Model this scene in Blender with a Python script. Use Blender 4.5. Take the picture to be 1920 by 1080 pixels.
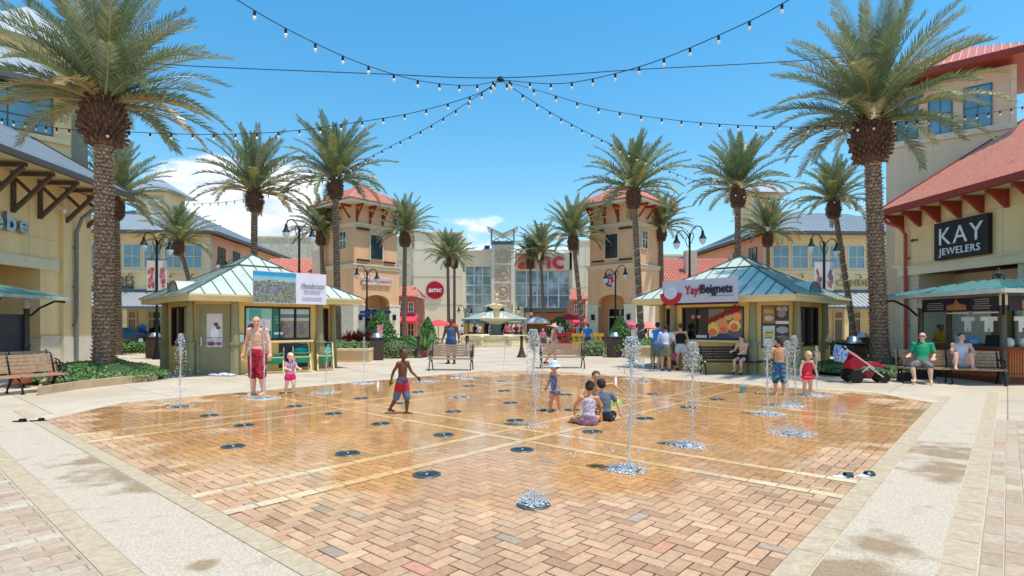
import bpy, bmesh, math, random
from mathutils import Vector, Matrix, noise
R=math.radians; PI=math.pi
random.seed(7)
SC=bpy.context.scene
for o in list(bpy.data.objects): bpy.data.objects.remove(o)
# ---------------------------------------------------------------- camera
H=1.67; F=1065.0; CX=960.0; HY=608.0
cd=bpy.data.cameras.new('camera'); cam=bpy.data.objects.new('camera',cd); SC.collection.objects.link(cam)
cd.sensor_width=36; cd.lens=36*F/1920; cd.shift_y=68/1920; cd.clip_end=3000; cd.clip_start=.1
cam.location=(0,0,H); cam.rotation_euler=(R(90),0,0); SC.camera=cam
SC.render.resolution_x=1920; SC.render.resolution_y=1080
# ---------------------------------------------------------------- light
SUN_EL=R(73); SUN_AZ=R(118)      # azimuth clockwise from +Y
sd=Vector((math.sin(SUN_AZ)*math.cos(SUN_EL),math.cos(SUN_AZ)*math.cos(SUN_EL),math.sin(SUN_EL)))
sl=bpy.data.lights.new('sun','SUN'); sl.energy=2.75; sl.angle=R(.53); sl.color=(1,.935,.85)
so=bpy.data.objects.new('sun',sl); SC.collection.objects.link(so); so.rotation_euler=sd.to_track_quat('Z','Y').to_euler()
W=bpy.data.worlds.new('World'); SC.world=W; W.use_nodes=True; nt=W.node_tree; nt.nodes.clear()
def wn(t): return nt.nodes.new(t)
sky=wn('ShaderNodeTexSky'); sky.sky_type='NISHITA'; sky.sun_disc=False; sky.sun_elevation=SUN_EL; sky.sun_rotation=SUN_AZ
sky.air_density=1.25; sky.dust_density=.25; sky.ozone_density=2.2; sky.altitude=0
tc=wn('ShaderNodeTexCoord'); sep=wn('ShaderNodeSeparateXYZ'); nt.links.new(tc.outputs['Generated'],sep.inputs[0])
# clouds: project direction on a plane far overhead, keep them low in the sky
mp=wn('ShaderNodeMapping'); mp.inputs['Scale'].default_value=(1,1,2.6); mp.inputs['Location'].default_value=(3.4,.7,.35)
nt.links.new(tc.outputs['Generated'],mp.inputs[0])
n1=wn('ShaderNodeTexNoise'); n1.inputs['Scale'].default_value=5.5; n1.inputs['Detail'].default_value=9; n1.inputs['Roughness'].default_value=.55
nt.links.new(mp.outputs[0],n1.inputs[0])
def wmath(op,a,b=None,c=None,clamp=False):
    m=wn('ShaderNodeMath'); m.operation=op; m.use_clamp=clamp
    for i,v in enumerate((a,b,c)):
        if v is None: continue
        if isinstance(v,(int,float)): m.inputs[i].default_value=v
        else: nt.links.new(v,m.inputs[i])
    return m.outputs[0]
az=wmath('DIVIDE',sep.outputs[0],wmath('MAXIMUM',sep.outputs[1],.05))          # tan of azimuth from +Y
el=wmath('DIVIDE',sep.outputs[2],wmath('MAXIMUM',sep.outputs[1],.05))
def bump1(x,c,w):                                                                # soft window
    return wmath('SUBTRACT',1.0,wmath('ABSOLUTE',wmath('DIVIDE',wmath('SUBTRACT',x,c),w)),None,True)
m1=wmath('MULTIPLY',wmath('MULTIPLY',bump1(az,-.48,.22),bump1(el,.19,.17)),1.45)
m2=wmath('MULTIPLY',bump1(az,-.03,.13),bump1(el,.12,.085))
m2=wmath('MULTIPLY',m2,1.0)
msk=wmath('ADD',m1,m2)
cl=wmath('ADD',n1.outputs[0],wmath('MULTIPLY',msk,.55))
rmp=wn('ShaderNodeMapRange'); rmp.interpolation_type='SMOOTHSTEP'; rmp.inputs[1].default_value=.66; rmp.inputs[2].default_value=.80
nt.links.new(cl,rmp.inputs[0])
hs=wn('ShaderNodeHueSaturation'); hs.inputs['Saturation'].default_value=1.38
hs.inputs['Hue'].default_value=.487
vr=wn('ShaderNodeMapRange'); vr.inputs[1].default_value=0; vr.inputs[2].default_value=.6; vr.inputs[3].default_value=.70; vr.inputs[4].default_value=.88; nt.links.new(sep.outputs[2],vr.inputs[0]); nt.links.new(vr.outputs[0],hs.inputs['Value'])
nt.links.new(sky.outputs[0],hs.inputs['Color'])
n2=wn('ShaderNodeTexNoise'); n2.inputs['Scale'].default_value=11; n2.inputs['Detail'].default_value=6; nt.links.new(mp.outputs[0],n2.inputs[0])
cr=wn('ShaderNodeValToRGB'); cr.color_ramp.elements[0].position=.35; cr.color_ramp.elements[0].color=(3.1,3.6,4.3,1)
cr.color_ramp.elements[1].position=.62; cr.color_ramp.elements[1].color=(5.0,5.1,5.2,1); nt.links.new(n2.outputs[0],cr.inputs[0])
mx=wn('ShaderNodeMixRGB'); nt.links.new(rmp.outputs[0],mx.inputs[0]); nt.links.new(hs.outputs[0],mx.inputs[1]); nt.links.new(cr.outputs[0],mx.inputs[2])
bg=wn('ShaderNodeBackground'); bg.inputs[1].default_value=.15; nt.links.new(mx.outputs[0],bg.inputs[0])
wo=wn('ShaderNodeOutputWorld'); nt.links.new(bg.outputs[0],wo.inputs[0])
SC.view_settings.view_transform='Standard'; SC.view_settings.look='None'; SC.view_settings.exposure=0.68; SC.view_settings.gamma=1
# ---------------------------------------------------------------- pixel helpers (photo measurements -> metres)
def gp(x,y,z=0): Y=(H-z)*F/(y-HY); return Vector(((x-CX)/F*Y,Y,z))
def pt(x,y,Y): return Vector(((x-CX)/F*Y,Y,H+(HY-y)/F*Y))
# ---------------------------------------------------------------- materials
MATS={}
def srgb(c): return tuple(((v/255)/12.92 if v/255<=.04045 else ((v/255+.055)/1.055)**2.4) for v in c)
def mat(name,col,rough=.7,metal=0,var=.12,scale=4.0,bump=0,bscale=40,attr=False,coat=0,trans=0,emis=None,spec=.5,col2=None,streak=False):
    if name in MATS: return MATS[name]
    m=bpy.data.materials.new(name); m.use_nodes=True; t=m.node_tree; b=t.nodes['Principled BSDF']
    b.inputs['Roughness'].default_value=rough; b.inputs['Metallic'].default_value=metal
    b.inputs['Specular IOR Level'].default_value=spec
    if coat: b.inputs['Coat Weight'].default_value=coat; b.inputs['Coat Roughness'].default_value=.1
    L=t.links.new
    tcn=t.nodes.new('ShaderNodeTexCoord'); src=tcn.outputs['Object']
    if streak:
        mpn=t.nodes.new('ShaderNodeMapping'); mpn.inputs['Scale'].default_value=(1,1,.18); L(src,mpn.inputs[0]); src=mpn.outputs[0]
    n=t.nodes.new('ShaderNodeTexNoise'); n.inputs['Scale'].default_value=scale; n.inputs['Detail'].default_value=6; L(src,n.inputs[0])
    rp=t.nodes.new('ShaderNodeMapRange'); rp.inputs[1].default_value=.3; rp.inputs[2].default_value=.7
    rp.inputs[3].default_value=1-var; rp.inputs[4].default_value=1+var; L(n.outputs[0],rp.inputs[0])
    mul=t.nodes.new('ShaderNodeVectorMath'); mul.operation='SCALE'
    if attr:
        a=t.nodes.new('ShaderNodeAttribute'); a.attribute_name='Col'; L(a.outputs['Color'],mul.inputs[0])
    elif col2:
        m2_=t.nodes.new('ShaderNodeMixRGB'); m2_.inputs[1].default_value=(*col,1); m2_.inputs[2].default_value=(*col2,1)
        n3=t.nodes.new('ShaderNodeTexNoise'); n3.inputs['Scale'].default_value=scale*2.3; n3.inputs['Detail'].default_value=8; L(tcn.outputs['Object'],n3.inputs[0])
        r3=t.nodes.new('ShaderNodeMapRange'); r3.inputs[1].default_value=.42; r3.inputs[2].default_value=.6; L(n3.outputs[0],r3.inputs[0])
        L(r3.outputs[0],m2_.inputs[0]); L(m2_.outputs[0],mul.inputs[0])
    else: mul.inputs[0].default_value=col
    L(rp.outputs[0],mul.inputs['Scale']); L(mul.outputs[0],b.inputs['Base Color'])
    if bump:
        nb=t.nodes.new('ShaderNodeTexNoise'); nb.inputs['Scale'].default_value=bscale; nb.inputs['Detail'].default_value=3; L(tcn.outputs['Object'],nb.inputs[0])
        bp=t.nodes.new('ShaderNodeBump'); bp.inputs['Strength'].default_value=bump; bp.inputs['Distance'].default_value=.02; L(nb.outputs[0],bp.inputs['Height']); L(bp.outputs[0],b.inputs['Normal'])
    if trans:
        tr=t.nodes.new('ShaderNodeBsdfTranslucent'); L(mul.outputs[0],tr.inputs[0]); ms=t.nodes.new('ShaderNodeMixShader'); ms.inputs[0].default_value=trans
        L(b.outputs[0],ms.inputs[1]); L(tr.outputs[0],ms.inputs[2]); L(ms.outputs[0],t.nodes['Material Output'].inputs[0])
    if emis: b.inputs['Emission Color'].default_value=(*emis[0],1); b.inputs['Emission Strength'].default_value=emis[1]
    MATS[name]=m; return m
def S(name,rgb,**k): return mat(name,srgb(rgb),**k)
M={}
M['stucco_y']=S('yellow_stucco',(238,206,150),bump=.25,bscale=90,var=.09,scale=1.3,streak=True)
M['stucco_y2']=S('pale_yellow_stucco',(240,210,158),bump=.25,bscale=90,var=.09,scale=1.3,streak=True)
M['stucco_pink']=S('peach_stucco',(228,198,166),bump=.2,bscale=90,var=.09,scale=1.2,streak=True)
M['stucco_o']=S('orange_stucco',(236,186,142),bump=.2,bscale=60,var=.10,scale=1.0,streak=True)
M['trim']=S('cream_trim',(222,208,176),var=.06,bump=.1)
M['stone']=S('cast_stone',(205,196,178),var=.09,scale=2,bump=.2,bscale=30)
M['cream_wall']=S('beige_block_wall',(238,222,190),var=.07,scale=.5,bump=.2,bscale=20,streak=True)
M['grey_metal']=S('grey_metal_roof',(176,180,182),rough=.42,metal=.35,var=.06,scale=1.2)
M['dark_metal']=S('dark_grey_metal',(92,88,84),rough=.5,metal=.3)
M['teal_roof']=S('aged_teal_metal_roof',(200,208,190),rough=.5,metal=.1,var=.10,scale=1.4,streak=False,bump=.05,bscale=6)
M['teal_seam']=S('dark_teal_seam',(84,106,100),rough=.5,var=.1)  # darker than the roof sheet: seam shadow lines put into the colour
M['red_seam']=S('pale_red_seam',(230,172,148),rough=.4,metal=.1)  # paler than the red sheet: rib highlights put into the colour
M['red_roof']=S('red_metal_roof',(202,114,88),rough=.45,metal=.1,var=.08,scale=2)
M['red_trim']=S('red_painted_wood',(150,52,38),rough=.55,var=.12,scale=6)
M['tile']=S('clay_tile',(206,116,98),rough=.8,var=.22,scale=5,col2=srgb((222,152,132)))
M['brown']=S('brown_bracket_wood',(86,68,56),var=.15,scale=6)
M['joint']=S('stucco_joint',(178,156,110),var=.1)
M['glass']=S('window_glass',(40,62,74),rough=.06,var=.25,scale=.5,spec=1)
M['blue_pane']=S('blue_grey_pane',(104,148,168),rough=.1,var=.22,scale=.9,spec=.8)  # uneven tone stands for reflections painted into the pane
M['dark_glass']=S('dark_shop_glass',(22,24,28),rough=.08,var=.3,scale=1.2,spec=.9)
M['frame']=S('dark_window_frame',(34,36,40),rough=.4)
M['teal_frame']=S('teal_window_frame',(60,110,122),rough=.4)
M['kiosk_y']=S('kiosk_yellow_paint',(226,190,112),var=.07,scale=2,bump=.08,bscale=50)
M['olive']=S('olive_painted_wood',(148,138,102),var=.08,scale=3,bump=.05)
M['fascia']=S('cream_fascia_paint',(232,204,148),var=.05,scale=3)
M['iron']=S('black_cast_iron',(26,27,28),rough=.45,metal=.4,var=.2)
M['wood']=S('weathered_slat_wood',(182,150,118),var=.22,scale=14,bump=.2,bscale=60)
M['dark_wood']=S('dark_slat_wood',(72,52,44),var=.22,scale=14,bump=.1)
M['light_wood']=S('pale_ash_wood',(222,190,128),var=.12,scale=14)
M['cart_wood']=S('reddish_cart_wood',(176,98,52),var=.18,scale=7,bump=.1)
M['trunk']=S('palm_trunk_bark',(124,104,88),var=.35,scale=7,bump=.6,bscale=22,col2=srgb((80,64,54)))
M['boot']=S('palm_leaf_base',(176,154,132),var=.35,scale=8,col2=srgb((110,84,68)))
M['boss']=S('palm_boss_fibre',(82,56,44),var=.4,scale=9,col2=srgb((118,82,62)))
M['petiole']=S('cut_petiole',(136,104,82),var=.4,scale=9,col2=srgb((86,56,44)))
M['leaf']=mat('palm_leaflet',(0,0,0),attr=True,rough=.36,trans=.28,var=.18,scale=3,spec=.6)
M['leaf2']=mat('shrub_leaf',(0,0,0),attr=True,rough=.5,trans=.2,var=.15,scale=3)
M['soil']=S('planter_soil',(70,54,38),var=.3,scale=12)
M['kerb']=S('tan_kerb_stone',(188,160,128),var=.14,scale=5,bump=.2)
M['white']=S('white_paint',(238,236,230),rough=.5,var=.04)
M['bulb']=S('frosted_bulb',(240,238,232),rough=.25,var=.03)
M['lamp_glass']=S('lamp_globe_glass',(214,222,226),rough=.2,var=.05)
M['bin']=S('brown_bin_panel',(78,60,52),rough=.5,var=.12)
M['steel']=S('brushed_steel_lid',(190,194,198),rough=.3,metal=.8)
M['cable']=S('black_cable',(24,30,40),rough=.6)
M['red']=S('red_paint',(196,34,40),rough=.4,var=.1)
M['yellow']=S('yellow_paint',(220,168,46),rough=.4,var=.1)
M['blue_sign']=S('blue_sign_paint',(32,62,128),rough=.4,var=.08)
M['black_sign']=S('black_sign_face',(14,14,20),rough=.5,var=.1)
M['chrome']=S('polished_letter_metal',(150,160,170),rough=.18,metal=.9)
M['grate']=S('dark_grate_metal',(84,98,98),rough=.42,metal=.5,var=.35,scale=30)
M['sandstone']=S('fountain_sandstone',(228,212,172),var=.12,scale=3,bump=.2)
# ---------------------------------------------------------------- mesh builder
class MB:
    def __init__(s,M=None): s.v=[]; s.f=[]; s.mi=[]; s.c=[]; s.sm=[]; s.M=M; s.cm=0; s.col=(1,1,1); s.smooth=False
    def add(s,vs,fs,smooth=None):
        n=len(s.v)
        if s.M is not None: vs=[s.M@Vector(v) for v in vs]
        s.v.extend([tuple(v) for v in vs])
        sm=s.smooth if smooth is None else smooth
        for f in fs: s.f.append([i+n for i in f]); s.mi.append(s.cm); s.c.append(s.col); s.sm.append(sm)
    def box(s,x0,y0,z0,x1,y1,z1,T=None):
        vs=[Vector(p) for p in ((x0,y0,z0),(x1,y0,z0),(x1,y1,z0),(x0,y1,z0),(x0,y0,z1),(x1,y0,z1),(x1,y1,z1),(x0,y1,z1))]
        if T is not None: vs=[T@v for v in vs]
        s.add(vs,[(3,2,1,0),(4,5,6,7),(0,1,5,4),(1,2,6,5),(2,3,7,6),(3,0,4,7)])
    def cbox(s,c,sz,T=None): s.box(c[0]-sz[0]/2,c[1]-sz[1]/2,c[2]-sz[2]/2,c[0]+sz[0]/2,c[1]+sz[1]/2,c[2]+sz[2]/2,T)
    def prism(s,poly,z0,z1,top=None):
        n=len(poly); t=top or poly
        vs=[(p[0],p[1],z0) for p in poly]+[(p[0],p[1],z1) for p in t]
        s.add(vs,[tuple(range(n))[::-1],tuple(range(n,2*n))]+[(i,(i+1)%n,(i+1)%n+n,i+n) for i in range(n)])
    def extr(s,pts,vec):
        n=len(pts); vec=Vector(vec); vs=[Vector(p) for p in pts]; vs=vs+[v+vec for v in vs]
        s.add(vs,[tuple(range(n))[::-1],tuple(range(n,2*n))]+[(i,(i+1)%n,(i+1)%n+n,i+n) for i in range(n)])
    def poly(s,pts): s.add(pts,[tuple(range(len(pts)))])
    def tube(s,pts,r,n=8,caps=True,smooth=True):
        pts=[Vector(p) for p in pts]; rs=r if isinstance(r,(list,tuple)) else [r]*len(pts); vs=[]; up=None
        for i,p in enumerate(pts):
            d=(pts[min(i+1,len(pts)-1)]-pts[max(i-1,0)]).normalized()
            a=d.orthogonal().normalized() if up is None else (up-d*up.dot(d)).normalized()
            up=a; b=d.cross(a)
            for k in range(n):
                t=2*PI*k/n; vs.append(p+(a*math.cos(t)+b*math.sin(t))*rs[i])
        fs=[(i*n+k,i*n+(k+1)%n,(i+1)*n+(k+1)%n,(i+1)*n+k) for i in range(len(pts)-1) for k in range(n)]
        s.add(vs,fs,smooth)
        if caps: 
            s.add(vs[:n],[tuple(range(n))[::-1]],False); s.add(vs[-n:],[tuple(range(n))],False)
    def bar(s,p,q,w,h=None,up=(0,0,1)):
        p=Vector(p); q=Vector(q); d=(q-p).normalized(); h=h or w; u=Vector(up)
        if abs(d.dot(u))>.98: u=Vector((0,1,0))
        a=d.cross(u).normalized()*w/2; b=a.cross(d).normalized()*h/2
        vs=[p-a-b,p+a-b,p+a+b,p-a+b,q-a-b,q+a-b,q+a+b,q-a+b]
        s.add(vs,[(3,2,1,0),(4,5,6,7),(0,1,5,4),(1,2,6,5),(2,3,7,6),(3,0,4,7)])
    def lathe(s,prof,n=24,c=(0,0,0),smooth=True):
        vs=[]; 
        for r,z in prof:
            for k in range(n): t=2*PI*k/n; vs.append((c[0]+r*math.cos(t),c[1]+r*math.sin(t),c[2]+z))
        m=len(prof)
        s.add(vs,[(i*n+k,i*n+(k+1)%n,(i+1)*n+(k+1)%n,(i+1)*n+k) for i in range(m-1) for k in range(n)],smooth)
        s.add(vs[:n],[tuple(range(n))[::-1]],False); s.add(vs[-n:],[tuple(range(n))],False)
    def ball(s,c,r,n=10,m=7,T=None):
        r=r if isinstance(r,(list,tuple,Vector)) else (r,r,r); vs=[]
        for i in range(1,m):
            a=PI*i/m
            for k in range(n): t=2*PI*k/n; vs.append(Vector((r[0]*math.sin(a)*math.cos(t),r[1]*math.sin(a)*math.sin(t),r[2]*math.cos(a))))
        vs.append(Vector((0,0,r[2]))); vs.append(Vector((0,0,-r[2])))
        if T is not None: vs=[T@v for v in vs]
        vs=[v+Vector(c) for v in vs]; N=len(vs)
        fs=[(i*n+k,(i+1)*n+k,(i+1)*n+(k+1)%n,i*n+(k+1)%n) for i in range(m-2) for k in range(n)]
        fs+=[(N-2,k,(k+1)%n) for k in range(n)]+[(N-1,(m-2)*n+(k+1)%n,(m-2)*n+k) for k in range(n)]
        s.add(vs,fs,True)
    def build(s,name,mats,parent=None,fix=True):
        me=bpy.data.meshes.new(name); me.from_pydata(s.v,[],s.f)
        mats=mats if isinstance(mats,(list,tuple)) else [mats]
        for m in mats: me.materials.append(M[m] if isinstance(m,str) else m)
        me.polygons.foreach_set('material_index',s.mi); me.polygons.foreach_set('use_smooth',s.sm)
        if any(c!=(1,1,1) for c in s.c):
            at=me.color_attributes.new('Col','FLOAT_COLOR','CORNER'); buf=[]
            for f,c in zip(s.f,s.c): buf.extend((c[0],c[1],c[2],1)*len(f))
            at.data.foreach_set('color',buf)
        if fix and len(s.f)<60000:
            bm=bmesh.new(); bm.from_mesh(me); bmesh.ops.recalc_face_normals(bm,faces=bm.faces); bm.to_mesh(me); bm.free()
        me.update(); o=bpy.data.objects.new(name,me); SC.collection.objects.link(o)
        if parent is not None: o.parent=parent
        return o
def tag(o,label=None,cat=None,group=None,kind=None):
    if label: o['label']=label
    if cat: o['category']=cat
    if group: o['group']=group
    if kind: o['kind']=kind
    return o
def thing(name,label,cat,loc=(0,0,0),rz=0,group=None,s=1):
    o=bpy.data.objects.new(name,None); SC.collection.objects.link(o); o.location=loc; o.rotation_euler=(0,0,rz); o.scale=(s,s,s)
    o.empty_display_size=.2; return tag(o,label,cat,group)
def dup(root,label,loc=None,rz=None,s=None,group=None):
    def cp(o,par):
        c=o.copy(); SC.collection.objects.link(c); c.parent=par
        for ch in kids.get(o.name,[]): cp(ch,c)
        return c
    kids={}
    for o in root.children_recursive: kids.setdefault(o.parent.name,[]).append(o)
    c=cp(root,None); c['label']=label
    if loc is not None: c.location=loc
    if rz is not None: c.rotation_euler=(0,0,rz)
    if s is not None: c.scale=(s,s,s)
    if group: c['group']=group
    return c
def one(mb,name,m,label,cat,loc=(0,0,0),rz=0,group=None,kind=None):
    o=mb.build(name,m); o.location=loc; o.rotation_euler=(0,0,rz); return tag(o,label,cat,group,kind)
def text(body,size,m,parent,loc,name='lettering',ext=.02,rot=(PI/2,0,0),align='CENTER',sx=1,bold=0,shear=0,space=1):
    cu=bpy.data.curves.new(name,'FONT'); cu.body=body; cu.size=size; cu.extrude=ext; cu.align_x=align; cu.align_y='CENTER'; cu.offset=bold; cu.shear=shear
    cu.space_character=space; cu.resolution_u=3
    tmp=bpy.data.objects.new('t',cu); SC.collection.objects.link(tmp)
    dg=bpy.context.evaluated_depsgraph_get(); me=bpy.data.meshes.new_from_object(tmp.evaluated_get(dg)); bpy.data.objects.remove(tmp)
    me.materials.clear(); me.materials.append(m); o=bpy.data.objects.new(name,me); SC.collection.objects.link(o)
    o.location=loc; o.rotation_euler=rot; o.scale=(sx,1,1); o.parent=parent; return o
def roof_face(mb,pts,pitch=.4,w=.04,h=.05,rnd=False,mbs=None,step=0):
    """pts: planar convex polygon, pts[0]->pts[1] is the eave. adds the sheet and ribs running up the slope"""
    pts=[Vector(p) for p in pts]; e=(pts[1]-pts[0]).normalized(); nrm=Vector((0,0,0))
    for i in range(len(pts)): nrm+= (pts[i]-pts[0]).cross(pts[(i+1)%len(pts)]-pts[0])
    nrm.normalize(); 
    if nrm.z<0: nrm=-nrm
    up=nrm.cross(e).normalized()
    if up.z<0: up=-up
    mb.poly(pts); rb=mbs or mb
    q=[((p-pts[0]).dot(e),(p-pts[0]).dot(up)) for p in pts]; x0=min(a for a,_ in q); x1=max(a for a,_ in q)
    k=int((x1-x0)/pitch); off=((x1-x0)-k*pitch)/2
    for i in range(k+1):
        x=x0+off+i*pitch; ys=[]
        for j in range(len(q)):
            (ax,ay),(bx,by)=q[j],q[(j+1)%len(q)]
            if (ax-x)*(bx-x)<0: ys.append(ay+(by-ay)*(x-ax)/(bx-ax))
        if len(ys)<2: continue
        a,b=min(ys),max(ys)
        if b-a<.05: continue
        if rnd:
            segs=max(1,int((b-a)/step)) if step else 1
            for sgm in range(segs):
                t0=a+(b-a)*sgm/segs; t1=a+(b-a)*(sgm+1)/segs; lift=.02
                P0=pts[0]+e*x+up*t0; P1=pts[0]+e*x+up*(t1+.02); prof=[(-w/2,0),(-w*.36,h*.7),(0,h),(w*.36,h*.7),(w/2,0)]
                vs=[P0+e*u+nrm*(v+lift) for u,v in prof]+[P1+e*u*.85+nrm*(v) for u,v in prof]
                rb.add(vs,[(r,r+1,r+6,r+5) for r in range(4)]+[(4,3,2,1,0)],True)
        else:
            rb.bar(pts[0]+e*x+up*a+nrm*h/2,pts[0]+e*x+up*b+nrm*h/2,w,h,up=nrm)
def leafcloud(mb,fn,n,size,cols,rnd=random):
    for _ in range(n):
        p,nr=fn(); d=(Vector(nr)+Vector((rnd.gauss(0,.5),rnd.gauss(0,.5),rnd.gauss(0,.5)))).normalized()
        a=d.orthogonal().normalized(); a.rotate(Matrix.Rotation(rnd.uniform(0,2*PI),3,d)); b=d.cross(a); s_=size*rnd.uniform(.6,1.3)
        k=rnd.choice(cols); f=rnd.uniform(.7,1.3); mb.col=(k[0]*f,k[1]*f,k[2]*f); p=Vector(p)
        mb.add([p-a*s_,p+b*s_*.45,p+a*s_,p-b*s_*.45],[(0,1,2,3)],False)
# ---------------------------------------------------------------- GROUND
U=Vector((-.753,.657,0)).normalized(); V=Vector((.657,.753,0)).normalized(); C0=Vector((.48,2.36,0)); PA,PB=13.0,14.1
def uv(a,b,z=0): p=C0+U*a+V*b; return (p.x,p.y,z)
ANG=math.atan2(V.y,V.x)
def ground_mat():
    m=bpy.data.materials.new('plaza_concrete'); m.use_nodes=True; t=m.node_tree; b=t.nodes['Principled BSDF']; L=t.links.new
    tcn=t.nodes.new('ShaderNodeTexCoord'); mpn=t.nodes.new('ShaderNodeMapping'); mpn.inputs['Rotation'].default_value=(0,0,-ANG); L(tcn.outputs['Object'],mpn.inputs[0])
    br=t.nodes.new('ShaderNodeTexBrick'); br.offset=0; br.squash=1; br.inputs['Scale'].default_value=1
    br.inputs['Brick Width'].default_value=2.35; br.inputs['Row Height'].default_value=2.2; br.inputs['Mortar Size'].default_value=.012
    c1=srgb((204,188,164)); c2=srgb((194,176,150))
    br.inputs['Color1'].default_value=(*c1,1); br.inputs['Color2'].default_value=(*c2,1); br.inputs['Mortar'].default_value=(*srgb((150,130,108)),1); L(mpn.outputs[0],br.inputs[0])
    n=t.nodes.new('ShaderNodeTexNoise'); n.inputs['Scale'].default_value=.7; n.inputs['Detail'].default_value=8; n.inputs['Roughness'].default_value=.65; L(tcn.outputs['Object'],n.inputs[0])
    rp=t.nodes.new('ShaderNodeMapRange'); rp.inputs[1].default_value=.3; rp.inputs[2].default_value=.7; rp.inputs[3].default_value=.84; rp.inputs[4].default_value=1.1; L(n.outputs[0],rp.inputs[0])
    mul=t.nodes.new('ShaderNodeVectorMath'); mul.operation='SCALE'; L(br.outputs[0],mul.inputs[0]); L(rp.outputs[0],mul.inputs['Scale']); L(mul.outputs[0],b.inputs['Base Color'])
    b.inputs['Roughness'].default_value=.85
    nb=t.nodes.new('ShaderNodeTexNoise'); nb.inputs['Scale'].default_value=90; L(tcn.outputs['Object'],nb.inputs[0]); bp=t.nodes.new('ShaderNodeBump'); bp.inputs['Strength'].default_value=.25; bp.inputs['Distance'].default_value=.01
    L(nb.outputs[0],bp.inputs['Height']); L(bp.outputs[0],b.inputs['Normal']); return m
mb=MB(); mb.box(-900,-300,-.4,900,1500,0)
g=mb.build('ground',ground_mat()); tag(g,kind='structure')
# exposed aggregate concrete border with damp brown stains
def agg_mat():
    m=bpy.data.materials.new('aggregate_concrete'); m.use_nodes=True; t=m.node_tree; b=t.nodes['Principled BSDF']; L=t.links.new
    tcn=t.nodes.new('ShaderNodeTexCoord'); O=tcn.outputs['Object']
    def nz(s,d=6):
        n=t.nodes.new('ShaderNodeTexNoise'); n.inputs['Scale'].default_value=s; n.inputs['Detail'].default_value=d; L(O,n.inputs[0]); return n.outputs[0]
    def rmpf(x,a,b_,c=0,d=1):
        r=t.nodes.new('ShaderNodeMapRange'); r.inputs[1].default_value=a; r.inputs[2].default_value=b_; r.inputs[3].default_value=c; r.inputs[4].default_value=d; L(x,r.inputs[0]); return r.outputs[0]
    base=t.nodes.new('ShaderNodeMixRGB'); base.inputs[1].default_value=(*srgb((184,166,140)),1); base.inputs[2].default_value=(*srgb((212,196,172)),1)
    L(rmpf(nz(55,6),.36,.64),base.inputs[0])
    st=t.nodes.new('ShaderNodeMixRGB'); st.blend_type='MULTIPLY'; st.inputs[2].default_value=(.52,.40,.26,1)
    # stains: soft blobs round given places, broken up by noise
    tot=None
    for (x,y,r) in ((-5.0,7.1,.9),(-4.3,6.5,.95),(-3.7,5.9,.6),(5.6,7.4,1.0),(5.0,6.4,.8),(4.9,5.9,.35),(2.3,3.7,.6),(2.75,4.3,.45),(-1.9,4.6,.15),(-2.15,3.95,.14),(-1.75,4.35,.1)):
        d=t.nodes.new('ShaderNodeVectorMath'); d.operation='DISTANCE'; L(O,d.inputs[0]); d.inputs[1].default_value=(x,y,0)
        f=rmpf(d.outputs['Value'],0,r,1,0)
        if tot is None: tot=f
        else:
            mm=t.nodes.new('ShaderNodeMath'); mm.operation='MAXIMUM'; L(tot,mm.inputs[0]); L(f,mm.inputs[1]); tot=mm.outputs[0]
    ad=t.nodes.new('ShaderNodeMath'); ad.operation='ADD'; L(tot,ad.inputs[0]); L(rmpf(nz(3.2,9),.3,.7,-.5,.5),ad.inputs[1])
    L(rmpf(ad.outputs[0],.25,.75,0,.8),st.inputs[0]); L(base.outputs[0],st.inputs[1])
    L(st.outputs[0],b.inputs['Base Color']); b.inputs['Roughness'].default_value=.8
    bp=t.nodes.new('ShaderNodeBump'); bp.inputs['Strength'].default_value=.4; bp.inputs['Distance'].default_value=.01; L(nz(120,2),bp.inputs['Height']); L(bp.outputs[0],b.inputs['Normal']); return m
AGG=agg_mat()
BAND=S('tan_border_stone',(198,178,146),var=.10,scale=9,bump=.3,bscale=70,col2=srgb((188,166,134)))
def strip(mb,a0,b0,a1,b1,z0,z1):
    p=[uv(a0,b0),uv(a1,b0),uv(a1,b1),uv(a0,b1)]; mb.prism([(q[0],q[1]) for q in p],z0,z1)
g_=.012
mb=MB(); strip(mb,-1.05,-.86+g_,13.6,-.17-g_,-.05,.004)
strip(mb,-.84+g_,-.17,-.19-g_,15.0,-.05,.004)
o=mb.build('concrete_walk',AGG); tag(o,kind='structure')
mb=MB()
x=-1.1
def seg(mb,along,c0,c1,s0,s1,step,z):
    k=s0
    while k<s1:
        e=min(k+step-.008,s1)
        if along=='a': strip(mb,k,c0,e,c1,-.05,z)
        else: strip(mb,c0,k,c1,e,-.05,z)
        k+=step
seg(mb,'a',-.17,0,-.19,13.2,.62,.008); seg(mb,'a',-1.04,-.86,-1.05,14,.62,.008)
seg(mb,'b',-.19,0,0,14.3,.62,.008); seg(mb,'b',-1.03,-.84,-.86,16,.62,.008)
o=mb.build('border_band',BAND); tag(o,kind='structure')
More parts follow.
